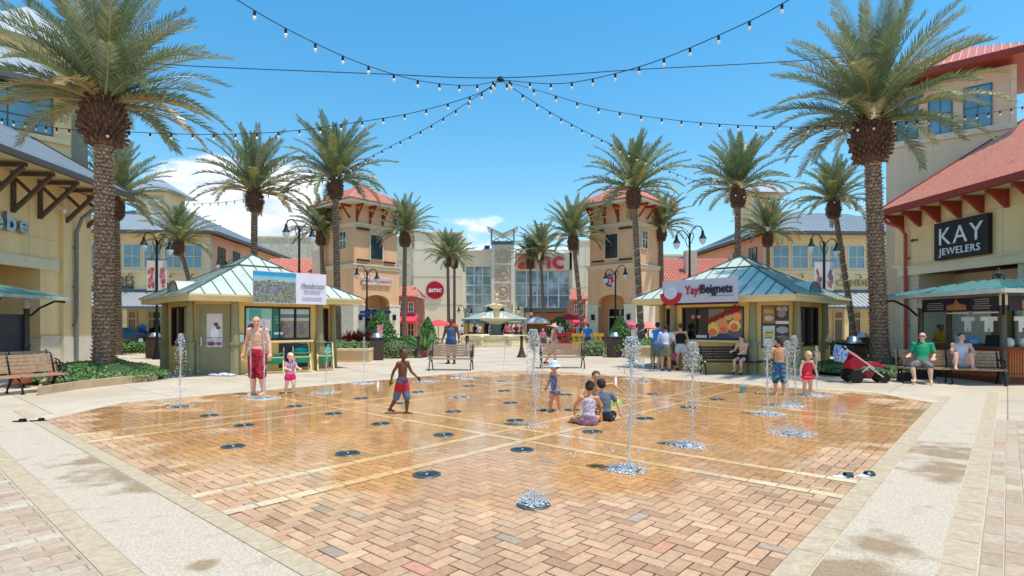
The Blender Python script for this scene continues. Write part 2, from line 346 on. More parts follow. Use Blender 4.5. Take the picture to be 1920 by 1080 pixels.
# --- brick pads
def brickcol(p):
    n=noise.noise(Vector((p.x*.55,p.y*.55,0))); n2=noise.noise(Vector((p.x*3,p.y*3,4)))
    base=Vector(srgb((196,156,120))); r=random.random()
    if r<.012: base=Vector(srgb((194,138,112)))
    elif r<.20: base=Vector(srgb((204,168,130)))
    elif r<.36: base=Vector(srgb((182,140,108)))
    elif r<.385: base=Vector(srgb((170,148,126)))
    w=wetness(p)
    amber=Vector(srgb((206,168,116))); base=base.lerp(amber,.7*w)
    return tuple(base*(1+.16*n+.14*n2+random.uniform(-.10,.10)))
def wetness(p):
    q=(Vector((p.x,p.y,0))-Vector((.3,12.3,0))); d=math.sqrt((q.x/8.3)**2+(q.y/6.9)**2)
    d+=.22*noise.noise(Vector((p.x*.5,p.y*.5,2)))+.08*noise.noise(Vector((p.x*1.7,p.y*1.7,7)))
    q2=(Vector((p.x,p.y,0))-Vector((-.1,7.0,0))); d2=math.sqrt((q2.x/2.6)**2+(q2.y/2.2)**2)+.2*noise.noise(Vector((p.x*.8,p.y*.8,5)))
    return max(0,min(1,max((1.02-d)*5,(1.0-d2)*3)))
BR=mat('clay_paver',(0,0,0),attr=True,rough=.8,var=.13,scale=22,bump=.35,bscale=110)
BW=.115; BL=.23; GAP=.010
def inpad(a,b):
    if a<0.01 or b<0.01 or a>PA or b>PB: return False
    if a+b>PA+PB-1.6: return False
    if (PA-a)+b<1.5: return False
    if a+(PB-b)<1.2: return False
    return True
AB=[4.01,4.74,8.62,9.36]; BBd=[4.12,4.8,9.15,9.85]; HW=.072
def offband(a0,a1,b0,b1):
    out=[]
    for c in AB:
        if a0<c+HW and a1>c-HW: return None
    for c in BBd:
        if b0<c+HW and b1>c-HW: return None
    return True
def addbrick(mb,a0,b0,a1,b1,z=.010,colf=brickcol):
    g2=GAP/2
    pa=[Vector(uv(a0+g2,b0+g2)),Vector(uv(a1-g2,b0+g2)),Vector(uv(a1-g2,b1-g2)),Vector(uv(a0+g2,b1-g2))]
    mb.col=colf((pa[0]+pa[2])/2); z+=random.uniform(-.0012,.0012)
    c=(pa[0]+pa[2])/2; top=[(p+(c-p).normalized()*.005) for p in pa]
    vs=[(p.x,p.y,-.01) for p in pa]+[(p.x,p.y,z-.004) for p in pa]+[(p.x,p.y,z) for p in top]
    mb.add(vs,[(8,9,10,11)]+[(i,(i+1)%4,(i+1)%4+4,i+4) for i in range(4)]+[(i+4,(i+1)%4+4,(i+1)%4+8,i+8) for i in range(4)],False)
def clipbands(lo,hi,cs):
    segs=[(lo,hi)]
    for c in cs:
        ns=[]
        for a,b in segs:
            if b<=c-HW or a>=c+HW: ns.append((a,b))
            else:
                if a<c-HW: ns.append((a,c-HW))
                if b>c+HW: ns.append((c+HW,b))
        segs=ns
    return [s for s in segs if s[1]-s[0]>.03]
mb=MB(); na=int(PA/BW)+2; nb_=int(PB/BW)+2
for i in range(-1,na):
    for j in range(-1,nb_):
        k=(i-j)%4
        if k==0: a0,a1,b0,b1=i*BW,(i+2)*BW,j*BW,(j+1)*BW
        elif k==3: a0,a1,b0,b1=i*BW,(i+1)*BW,j*BW,(j+2)*BW
        else: continue
        a0=max(a0,.0); b0=max(b0,.0); a1=min(a1,PA); b1=min(b1,PB)
        if a1-a0<.03 or b1-b0<.03: continue
        if not inpad((a0+a1)/2,(b0+b1)/2): continue
        for (x0,x1) in clipbands(a0,a1,AB):
            for (y0,y1) in clipbands(b0,b1,BBd): addbrick(mb,x0,y0,x1,y1)
BRM=mb
o=mb.build('paver_pad',BR,fix=False); tag(o,kind='structure')
# setting bed between the bricks
mb=MB(); cor=[(0,0),(PA-1.5,0),(PA,1.5),(PA,PB-1.6),(PA-1.6,PB),(1.2,PB),(0,PB-1.2)]
mb.prism([uv(a,b)[:2] for a,b in cor],-.05,.004); mb.c=[tuple(srgb((96,72,54)))]*len(mb.c)
d_=.25; dk,am=Vector(srgb((70,50,38))),Vector(srgb((150,118,82)))
for i in range(int(PA/d_)):
    for j in range(int(PB/d_)):
        if inpad((i+.5)*d_,(j+.5)*d_):
            w=wetness(Vector(uv((i+.5)*d_,(j+.5)*d_))); mb.col=tuple(dk.lerp(am,w)); mb.poly([uv(i*d_,j*d_,.0045),uv((i+1)*d_,j*d_,.0045),uv((i+1)*d_,(j+1)*d_,.0045),uv(i*d_,(j+1)*d_,.0045)])
o=mb.build('paver_joint_bed',mat('joint_sand',(0,0,0),attr=True,rough=.9,var=.15,scale=5)); tag(o,kind='structure')
# pale stone edging along the rear edges of the pad
EC=[(PA,-.2)]+cor[1:]+[(-.2,PB)]; EC=[cor[1],cor[2],cor[3],cor[4],cor[5],cor[6]]
mb=MB(); ctr=Vector((PA/2,PB/2))
for (p,q) in zip(EC,EC[1:]):
    p,q=Vector(p),Vector(q); dd=(q-p).normalized(); nn=Vector((dd.y,-dd.x)); nn=nn if nn.dot((p+q)/2-ctr)>0 else -nn
    L_=(q-p).length; k=-.06
    while k<L_+.06:
        e_=min(k+.6,L_+.08); a_,b_=p+dd*k,p+dd*(e_-.006); pts=[a_-nn*.10,b_-nn*.10,b_+nn*.26,a_+nn*.26]; zz=.0145+random.uniform(-.0008,.0008)
        mb.prism([uv(v.x,v.y)[:2] for v in pts],-.02,zz); k+=.6
o=mb.build('pad_edging',S('plaza_edge_stone',(206,190,164),var=.1,scale=4)); tag(o,kind='structure')
# light bands across the pad
mb=MB()
def bcol(p): 
    b=Vector(srgb((214,192,156))).lerp(Vector(srgb((222,196,150))),wetness(p)*.8); return tuple(b*random.uniform(.93,1.07))
for c in AB:
    k=0.0
    while k<PB:
        e=min(k+.3,PB)
        for (y0,y1) in clipbands(k,e,[]):
            if inpad(c,(y0+y1)/2): addbrick(mb,c-HW,y0,c+HW,y1,.011,bcol)
        k+=.3
for c in BBd:
    k=0.0
    while k<PA:
        for (x0,x1) in clipbands(k,min(k+.3,PA),AB):
            if inpad((x0+x1)/2,c): addbrick(mb,x0,c-HW,x1,c+HW,.011,bcol)
        k+=.3
o=mb.build('light_paver_band',BR,fix=False); tag(o,kind='structure')
# outer paver fields, both sides of the walk
def ocol(p):
    r=random.random(); 
    base=Vector(srgb((190,166,140)))
    if r<.03: base=Vector(srgb((194,150,132)))
    elif r<.2: base=Vector(srgb((178,154,126)))
    elif r<.32: base=Vector(srgb((196,178,150)))
    return tuple(base*(1+.1*noise.noise(p*1.5)+random.uniform(-.06,.06)))
mb=MB()
def field(a0,a1,b0,b1,dirn):
    r=0; 
    lo,hi=(b0,b1) if dirn=='a' else (a0,a1)
    y=lo
    while y<hi-.02:
        x=(a0 if dirn=='a' else b0)-(.5*.26 if r%2 else 0); xe=a1 if dirn=='a' else b1
        wide=(r%9==8)
        while x<xe:
            x0=max(x,a0 if dirn=='a' else b0); x1=min(x+.26,xe)
            if x1-x0>.03:
                if dirn=='a': q=(x0,y,x1,min(y+.13,hi))
                else: q=(y,x0,min(y+.13,hi),x1)
                addbrick(mb,*q,z=.009,colf=(ocol if not wide else (lambda p: tuple(Vector(srgb((204,190,164)))*random.uniform(.95,1.04)))))
            x+=.26
        y+=.13; r+=1
field(-2.5,11.5,-4.2,-1.05,'b'); field(-5.2,-1.04,-1.0,11.0,'b')
o=mb.build('outer_pavers',BR,fix=False); tag(o,kind='structure')
# --- thin sheet of standing water over the stained middle of the pad
def water_mat():
    m=bpy.data.materials.new('thin_water_film'); m.use_nodes=True; t=m.node_tree; t.nodes.clear(); L=t.links.new; N=t.nodes.new
    tcn=N('ShaderNodeTexCoord'); O=tcn.outputs['Object']
    out=N('ShaderNodeOutputMaterial'); tr=N('ShaderNodeBsdfTransparent'); tr.inputs[0].default_value=(.975,.94,.88,1); gl=N('ShaderNodeBsdfGlossy'); gl.inputs['Roughness'].default_value=.035
    clr=N('ShaderNodeBsdfTransparent')
    nb=N('ShaderNodeTexNoise'); nb.inputs['Scale'].default_value=9; nb.inputs['Detail'].default_value=4; L(O,nb.inputs[0]); bp=N('ShaderNodeBump'); bp.inputs['Strength'].default_value=.16; bp.inputs['Distance'].default_value=.01; L(nb.outputs[0],bp.inputs['Height']); L(bp.outputs[0],gl.inputs['Normal'])
    fr=N('ShaderNodeFresnel'); fr.inputs[0].default_value=1.33
    mx1=N('ShaderNodeMixShader'); L(fr.outputs[0],mx1.inputs[0]); L(tr.outputs[0],mx1.inputs[1]); L(gl.outputs[0],mx1.inputs[2])
    at=N('ShaderNodeAttribute'); at.attribute_name='wet'
    n=N('ShaderNodeTexNoise'); n.inputs['Scale'].default_value=1.5; n.inputs['Detail'].default_value=8; L(O,n.inputs[0])
    ad=N('ShaderNodeMath'); ad.operation='MULTIPLY_ADD'; L(n.outputs[0],ad.inputs[0]); ad.inputs[1].default_value=2.6; ad.inputs[2].default_value=-1.35
    a2=N('ShaderNodeMath'); a2.operation='ADD'; L(ad.outputs[0],a2.inputs[0]); L(at.outputs['Fac'],a2.inputs[1])
    r=N('ShaderNodeMapRange'); r.inputs[1].default_value=.30; r.inputs[2].default_value=.62; L(a2.outputs[0],r.inputs[0])
    mx2=N('ShaderNodeMixShader'); L(r.outputs[0],mx2.inputs[0]); L(clr.outputs[0],mx2.inputs[1]); L(mx1.outputs[0],mx2.inputs[2]); L(mx2.outputs[0],out.inputs[0]); return m
vs=[];fs=[];idx={};st=.2
for i in range(int(PA/st)+1):
    for j in range(int(PB/st)+1):
        a,b=i*st,j*st
        idx[i,j]=len(vs); vs.append(uv(a,b,.0125))
for (i,j),k in idx.items():
    if (i+1,j+1) in idx and inpad((i+.5)*st,(j+.5)*st) and inpad((i+1.5)*st,(j+1.5)*st):
        q=[idx[i,j],idx[i+1,j],idx[i+1,j+1],idx[i,j+1]]
        fs.append(q)
me=bpy.data.meshes.new('water'); me.from_pydata(vs,[],fs); at=me.attributes.new('wet','FLOAT','POINT')
me.flip_normals(); at.data.foreach_set('value',[wetness(Vector(v)) for v in vs]); me.materials.append(water_mat()); o=bpy.data.objects.new('water',me); SC.collection.objects.link(o); tag(o,kind='structure')
# --- drain grates (nozzle covers)
def grate():
    t=thing('fountain_grate','','drain grate')
    mb=MB(); mb.lathe([(.118,.010),(.118,.022),(.14,.024),(.155,.020),(.158,.010)],28); 
    for k in range(-5,6):
        x=k*.021; h=math.sqrt(max(0,.118**2-x*x)); 
        if h>.02: mb.box(x-.004,-h,.010,x+.004,h,.020)
    mb.build('ring_frame',M['grate'],t)
    mb=MB(); mb.lathe([(.155,.004),(.157,.009),(.001,.0095)],28); mb.build('sump_cover',S('dark_sump',(14,18,20),rough=.5),t)
    mb=MB(); mb.lathe([(.02,.010),(.02,.026),(.012,.028)],12); mb.build('nozzle',M['steel'],t)
    return t
G0=grate()
GR=[(1000,949),(800,892),(1176,883),(979,845),(652,852),(832,817),(437,839),(714,796),(1285,837),(1111,811),(1485,815),(966,790),(1210,786),(1440,778),(458,799),(393,780.5),(626,777),(552,763),(850,773),(1072,770),(1028,770),(490,747),(338,764),(755,757),(862,746),(957,756.5),(677,748),(610,736),(1290,765),(1345,750),(1130,756),(1490,760),(1512,742),(682,719),(784,736),(880,725),(883,709),(945,734),(942,716),(1205,717),(1060,741),(1225,740)]
LMK=[((483,741),'the man in red shorts'),((544,738),'the blonde toddler'),((754,777),'the running boy'),((1041,773),'the child in the sun hat'),((1118,796),'the sitting children'),((1461,741),'the boy in teal shorts'),((1514,741),'the toddler in red'),((1178,884),'the tallest front jet'),((1296,838),'the jet before the queue'),((338,763),'the far left jet'),((1000,949),'the nearest splash'),((1393,737),'the toy bucket'),((1485,815),'the wide white splash'),((610,737),'the thin jet left of centre'),((682,720),'the jet before the raised bed'),((846,694),'the left middle bench'),((943,717),'the faint jet before the fountain'),((437,839),'the leftmost wet patch grate')]
USED=set()
def glabel(x,y):
    c=[]
    for (lx,ly),nm in LMK[:-1]:
        dx,dy=x-lx,(y-ly)*3.2; d=math.hypot(dx,dy)
        if d<14: w='at the foot of'
        else:
            a=math.degrees(math.atan2(-dy,dx))%360; w=['right of','behind and right of','behind','behind and left of','left of','in front and left of','in front of','in front and right of'][int((a+22.5)//45)%8]
        c.append((d,w,nm))
    c.sort()
    for d,w,nm in c:
        for q in (('just ' if d<90 and w!='at the foot of' else '')+w,):
            l=f'round dark drain grate {q} {nm}'
            if l not in USED: USED.add(l); return l
for i,(x,y) in enumerate(GR):
    p=gp(x,y)
    if i==0: G0.location=p; G0['label']='nearest round dark grate on the splash pad, a low splash over it'; G0['group']='drain grates across the splash pad'
    else: dup(G0,glabel(x,y),p,rz=random.uniform(0,3),group='drain grates across the splash pad')
# ---------------------------------------------------------------- BUILDINGS (local x = to the viewer's right along the front, local y = into the building)
TH=R(3.9)
def wallbox(mb,x0,x1,y0,y1,z0,z1): mb.box(x0,y0,z0,x1,y1,z1)
def window(par,x,z,w,h,y=0,nx=2,nz=3,gm='blue_pane',fm='trim',fw=.09,bar=.045,rot=0,proud=.05,name='window'):
    """framed window on a front at depth y (front face towards -y); frame > pane"""
    mb=MB()
    for (a,b,c,d) in ((x-w/2-fw,z-fw,x-w/2,z+h+fw),(x+w/2,z-fw,x+w/2+fw,z+h+fw),(x-w/2,z-fw,x+w/2,z),(x-w/2,z+h,x+w/2,z+h+fw)): mb.box(a,y-proud,b,c,y+.04,d)
    for i in range(1,nx): mb.box(x-w/2+w*i/nx-bar/2,y-proud+.015,z,x-w/2+w*i/nx+bar/2,y+.03,z+h)
    for j in range(1,nz):
        for i in range(nx): mb.box(x-w/2+w*i/nx+(bar/2 if i else 0),y-proud+.02,z+h*j/nz-bar/2,x-w/2+w*(i+1)/nx-(bar/2 if i<nx-1 else 0),y+.03,z+h*j/nz+bar/2)
    f=mb.build(name,M[fm],par)
    mb=MB(); mb.box(x-w/2,y-.012,z,x+w/2,y+.01,z+h); mb.build('pane',M[gm],f)
    return f
def part(mb,name,m,par): return mb.build(name,M[m] if isinstance(m,str) else m,par)
def gable_eave_building(name,label,origin,rz,sgn,wallm,trimm,roofm,eavem,brackm):
    pass
# ---- near left shop with the grey roof and the letters
def near_left():
    t=thing('corner_shop_building','cream stucco shop at far left with grey metal roof, brown brackets and chrome wall letters','building',gp(165,678),R(90)+TH)
    mb=MB(); mb.box(-16,0,4.2,0,9,7.4); mb.box(-2.81,0,1.1,-.0,9,4.2); mb.box(-16,0,1.1,-8,9,4.2); mb.box(-8,2.2,0,-2.81,9,4.2)
    mb.box(-1.75,-.16,1.12,-.02,0,7.35)
    part(mb,'wall','stucco_y',t)
    mb=MB(); mb.box(-2.86,-.05,0,.04,.3,1.1); mb.box(-16,-.05,0,-8,.3,1.1); mb.box(-2.9,-.09,1.1,.07,.0,1.18); mb.box(-1.78,-.2,0,.06,-.05,1.12); mb.box(-2.86,.3,0,-2.7,2.2,1.1)
    mb.box(.0,.3,0,.04,9,1.1); part(mb,'stone_base','stone',t)
    mb=MB(); mb.box(-8.2,-.10,3.86,-1.9,-.0,4.28); part(mb,'lintel_band','trim',t)
    mb=MB(); mb.box(-5.6,2.12,0,-4.2,2.2,3.2); part(mb,'shop_door',S('bronze_door',(112,74,44)),t)
    mb=MB(); 
    E=[(.35,-1.65,7.55),(-16,-1.65,7.55),(-16,5.4,11.6),(.35,5.4,11.6)]
    sb=MB(); roof_face(mb,E,.36,.035,.05,mbs=sb)
    B=[(.35,5.4,11.6),(-16,5.4,11.6),(-16,12,7.8),(.35,12,7.8)]; mb.poly(B)
    mb.poly([(p[0],p[1],p[2]-.12) for p in E]); rf=part(mb,'roof','grey_metal',t); part(sb,'standing_seam','grey_metal',rf)
    mb=MB(); mb.box(-16,-1.78,7.36,.42,-1.62,7.58); 
    mb.bar((.39,-1.7,7.52),(.39,5.4,11.56),.08,.24); part(mb,'gutter','dark_metal',t)
    mb=MB(); mb.poly([(.3,-1.6,7.40),(-16,-1.6,7.40),(-16,0,7.40),(.3,0,7.40)]); mb.box(.0,0,7.38,.25,9,7.46)
    mb.extr([(-.01,0,7.4),(-.01,9,7.4),(-.01,5.4,11.3),(-.01,0,8.3)],(-.1,0,0)); part(mb,'soffit',S('soffit_paint',(214,196,150)),t)
    x=-.25
    while x>-13:
        mb=MB(); y0,z0=-1.45,7.33
        mb.box(x-.07,-.12,5.85,x+.07,0,7.36); mb.box(x-.07,-1.5,7.22,x+.07,-.12,7.36)
        mb.bar((x,-.1,5.95),(x,-1.38,7.2),.13,.13,up=(1,0,0)); mb.bar((x,-.15,7.1),(x,-.72,6.55),.10,.10,up=(1,0,0))
        part(mb,'eave_bracket','brown',t); x-=1.32
    mb=MB(); mb.tube([(-1.15,-.28,.12),(-1.15,-.28,5.6),(-1.15,-.5,6.2),(-1.15,-1.5,7.0),(-1.15,-1.68,7.35)],.075,10)
    for z in (1.6,3.2,4.9): mb.box(-1.27,-.3,z,-1.03,-.16,z+.05)
    part(mb,'downpipe',S('grey_downpipe',(126,126,128),rough=.5,metal=.3),t)
    mb=MB(); mb.box(-16,-.004,5.1,-1.9,0,5.115); mb.box(-3.4,-.004,4.3,-3.385,0,7.3); mb.box(-7.4,-.004,4.3,-7.385,0,7.3); part(mb,'control_joint','joint',t)
    tx=text('bebe',.95,M['chrome'],t,(-4.78,-.14,5.42),'wall_letters',ext=.07,bold=.02,space=1.25)
    mb=MB(); mb.box(-2.0,-.3,6.4,-1.92,-.1,6.5); mb.ball((-1.96,-.33,6.36),.09); part(mb,'security_camera','white',t)
    return t
near_left()
# ---- upper storey block behind it, turned 45 degrees
def upper_left():
    t=thing('upper_storey_building','tall cream upper storey with wide teal-framed windows behind the left shop','building',(-20.4,27.2,0),R(48.9))
    mb=MB(); mb.box(-12,0,0,0,10,12.2); part(mb,'wall','stucco_y',t)
    mb=MB(); mb.box(-.55,-.06,7.0,.06,.4,12.1); part(mb,'corner_pilaster',S('grey_green_trim',(136,134,112)),t)
    mb=MB(); mb.box(-12,-.12,10.05,-.6,0,10.3); part(mb,'sill_band','stucco_y2',t)
    window(t,-3.6,10.4,4.6,1.85,0,3,3,'blue_pane','dark_metal',.06,.05); window(t,-8.8,10.4,4.6,1.85,0,3,3,'blue_pane','dark_metal',.06,.05)
    mb=MB(); sb=MB(); e=.95; z=12.5; ap=(-6,5,16.5); c=[(-13,-e,z),(e,-e,z),(e,11,z),(-13,11,z)]
    for i in range(4): roof_face(mb,[c[i],c[(i+1)%4],ap],.5,.04,.05,mbs=sb)
    mb.poly(c); rf=part(mb,'roof','grey_metal',t); part(sb,'standing_seam','grey_metal',rf)
    mb=MB(); mb.box(-13,-e-.1,12.25,e+.1,-e+.06,12.52); mb.box(e-.06,-e,12.25,e+.1,11,12.52); part(mb,'gutter','dark_metal',t)
upper_left()
def peak_left():
    t=thing('roof_peak_tower','white metal pyramid roof peak rising at the top left corner','tower roof',(-26.8,31.5,0),R(48.9))
    mb=MB(); mb.box(-2,-2,12,2,2,16.6); part(mb,'wall','stucco_y',t)
    mb=MB(); sb=MB(); c=[(-2.7,-2.7,16.6),(2.7,-2.7,16.6),(2.7,2.7,16.6),(-2.7,2.7,16.6)]
    for i in range(4): roof_face(mb,[c[i],c[(i+1)%4],(0,0,19.3)],.45,.04,.05,mbs=sb)
    mb.poly(c); rf=part(mb,'roof','grey_metal',t); part(sb,'standing_seam','grey_metal',rf)
    mb=MB(); mb.lathe([(.06,0),(.06,.3),(.16,.45),(.05,.6),(.02,1.0)],10,(0,0,19.2)); part(mb,'finial','iron',t)
peak_left()
# ---- near right jewellery shop
def near_right():
    t=thing('jewellery_shop_building','cream stucco shop at right with red metal roof and a black jeweller sign','building',(17.82,26.0,0),R(-90)+TH)
    mb=MB(); mb.box(0,0,4.25,16,9,6.7); mb.box(5.6,2.0,0,16,9,3.9)
    mb.box(-1.1,.55,4.3,0,9,6.6); part(mb,'wall','stucco_y2',t)
    ST=mat('stone_block_wall',srgb((196,184,158)),var=.1,scale=1.5,bump=.15,bscale=30)
    mb=MB()
    def blocks(x0,x1,y,z0,z1,bw=.42,bh=.2,nx=0):
        z=z0;r=0
        while z<z1-.02:
            x=x0-(bw/2 if r%2 else 0)
            while x<x1:
                a=max(x,x0);b=min(x+bw,x1)
                if b-a>.04: mb.box(a+.005,y-.03,z+.005,b-.005,y+.02,min(z+bh,z1)-.005)
                x+=bw
            z+=bh;r+=1
    mb.box(0,0,0,1.05,9,3.86); blocks(0,1.05,0,0,3.86)
    mb.box(1.05,1.6,0,5.6,9,3.86); blocks(1.05,3.0,1.6,0,3.86); blocks(3.9,5.6,1.6,0,3.86)
    mb.box(-1.1,.6,0,0,9,4.3); blocks(-1.1,0,.6,0,4.3); mb.box(5.6,0,0,6.4,2,3.86); blocks(5.6,6.4,0,0,3.86)
    part(mb,'stone_block_base',ST,t)
    mb=MB(); mb.box(3.0,1.45,0,3.9,1.6,3.2); part(mb,'shop_door',S('olive_door',(120,104,52),var=.2),t)
    mb=MB(); mb.box(-.06,-.12,3.86,16,.02,4.25); mb.box(-.1,-.17,4.19,16,-.12,4.25); mb.box(-1.15,.45,4.3,-.06,.6,4.5); part(mb,'lintel_band','trim',t)
    mb=MB(); sb=MB(); E=[(-.1,-.95,6.86),(16,-.95,6.86),(16,7.0,11.7),(-.1,7.0,11.7)]; roof_face(mb,E,.25,.04,.05,mbs=sb)
    mb.poly([(-.1,7,11.7),(16,7,11.7),(16,13,8.2),(-.1,13,8.2)]); mb.poly([(p[0],p[1],p[2]-.14) for p in E]); rf=part(mb,'roof','red_roof',t); part(sb,'standing_seam','red_seam',rf)
    mb=MB(); mb.box(-.15,-1.08,6.60,16,-.9,6.86); mb.bar((-.13,-1.0,6.80),(-.13,7,11.66),.1,.26); part(mb,'gutter','red_trim',t)
    mb=MB(); mb.poly([(-.05,-.9,6.62),(16,-.9,6.62),(16,0,6.62),(-.05,0,6.62)]); mb.extr([(-.01,.0,6.6),(-.01,9,6.6),(-.01,7,11.4),(-.01,0,7.3)],(.1,0,0)); part(mb,'soffit',S('soffit_paint',(214,196,150)),t)
    x=.1
    while x<11:
        mb=MB(); mb.box(x-.07,-.1,5.95,x+.07,-.0,6.60); mb.box(x-.07,-.85,6.48,x+.07,-.1,6.60); mb.extr([(x-.06,-.1,6.0),(x-.06,-.1,6.48),(x-.06,-.74,6.48),(x-.06,-.64,6.42),(x-.06,-.18,6.02)],(.12,0,0))
        part(mb,'eave_bracket','red_trim',t); x+=1.02
    mb=MB(); mb.tube([(.45,-.16,.1),(.45,-.16,5.7),(.3,-.3,6.05),(.0,-.7,6.3),(-.02,-.98,6.62)],.075,10)
    for z in (1.6,3.0,4.6): mb.box(.33,-.18,z,.57,0,z+.05)
    part(mb,'downpipe',S('red_downpipe',(178,70,60),rough=.45),t)
    mb=MB(); mb.box(.7,-.004,6.0,16,0,6.012); mb.box(1.75,-.004,4.26,1.765,0,6.3); mb.box(5.0,-.004,4.26,5.015,0,6.3); part(mb,'control_joint','joint',t)
    mb=MB(); mb.box(2.09,-.2,4.34,4.6,-.02,5.88); sg=part(mb,'shop_sign','black_sign',t)
    LM=S('white_letter_face',(225,230,238),rough=.35)
    text('KAY',1.0,LM,sg,(3.36,-.22,5.24),'sign_letters',ext=.015,sx=1.0,space=1.18); text('JEWELERS',.40,LM,sg,(3.34,-.22,4.64),'sign_letters',ext=.015,sx=1.0,bold=.004,space=1.12)
    mb=MB(); mb.box(.9,-.2,5.35,.98,0,5.42); mb.ball((.94,-.24,5.36),.07); part(mb,'security_camera','dark_metal',t)
near_right()
def upper_right():
    A=Vector((23.0,26.0,0)); t=thing('pink_upper_building','tall peach upper storey with teal-framed windows and red roof behind the right palm','building',A,R(-41.1))
    # local x runs toward the viewer's right; origin at its near right corner
    mb=MB(); mb.box(-4.95,0,0,0,9,13.6); part(mb,'wall','stucco_pink',t)
    mb=MB(); mb.box(-5.0,-.1,10.65,.1,0,10.95); mb.box(-.12,-.05,6,.08,.3,13.55); part(mb,'sill_band',S('pale_peach_trim',(226,204,178)),t)
    for x,w in ((-1.3,.95),(-2.72,.85),(-4.05,.8)): window(t,x,11.0,w,1.9,0,2,2,'blue_pane','teal_frame',.06,.05)
    for x in (-2.6,-3.3): window(t,x-1.2,13.0,.7,.4,0,1,1,'blue_pane','teal_frame',.05,.05)
    mb=MB(); sb=MB(); e=.9; z=14.0; c=[(-5.7,-e,z),(e,-e,z),(e,6.1,z),(-5.7,6.1,z)]; ap=(-2.4,2.6,16.0)
    for i in range(4): roof_face(mb,[c[i],c[(i+1)%4],ap],.3,.05,.05,mbs=sb)
    mb.poly(c)
    rf=part(mb,'roof','red_roof',t); part(sb,'standing_seam','red_seam',rf)
    mb=MB(); mb.box(-5.8,-e-.1,13.72,e+.1,-e+.05,14.0); mb.box(e-.05,-e,13.72,e+.1,6.1,14.0); mb.box(-5.8,-e,13.72,-5.65,6.1,14.0); part(mb,'fascia','red_trim',t)
upper_right()
def side_tower_right():
    t=thing('grey_corner_building','pale wall with a metal canopy past the peach building at the right edge','building',(27.5,26.5,0),R(-20))
    mb=MB(); mb.box(0,0,0,6,6,12.4); part(mb,'wall','stucco_pink',t)
    mb=MB(); mb.box(-.4,-.6,12.4,6,6,12.75); part(mb,'roof_slab','grey_metal',t)
side_tower_right()
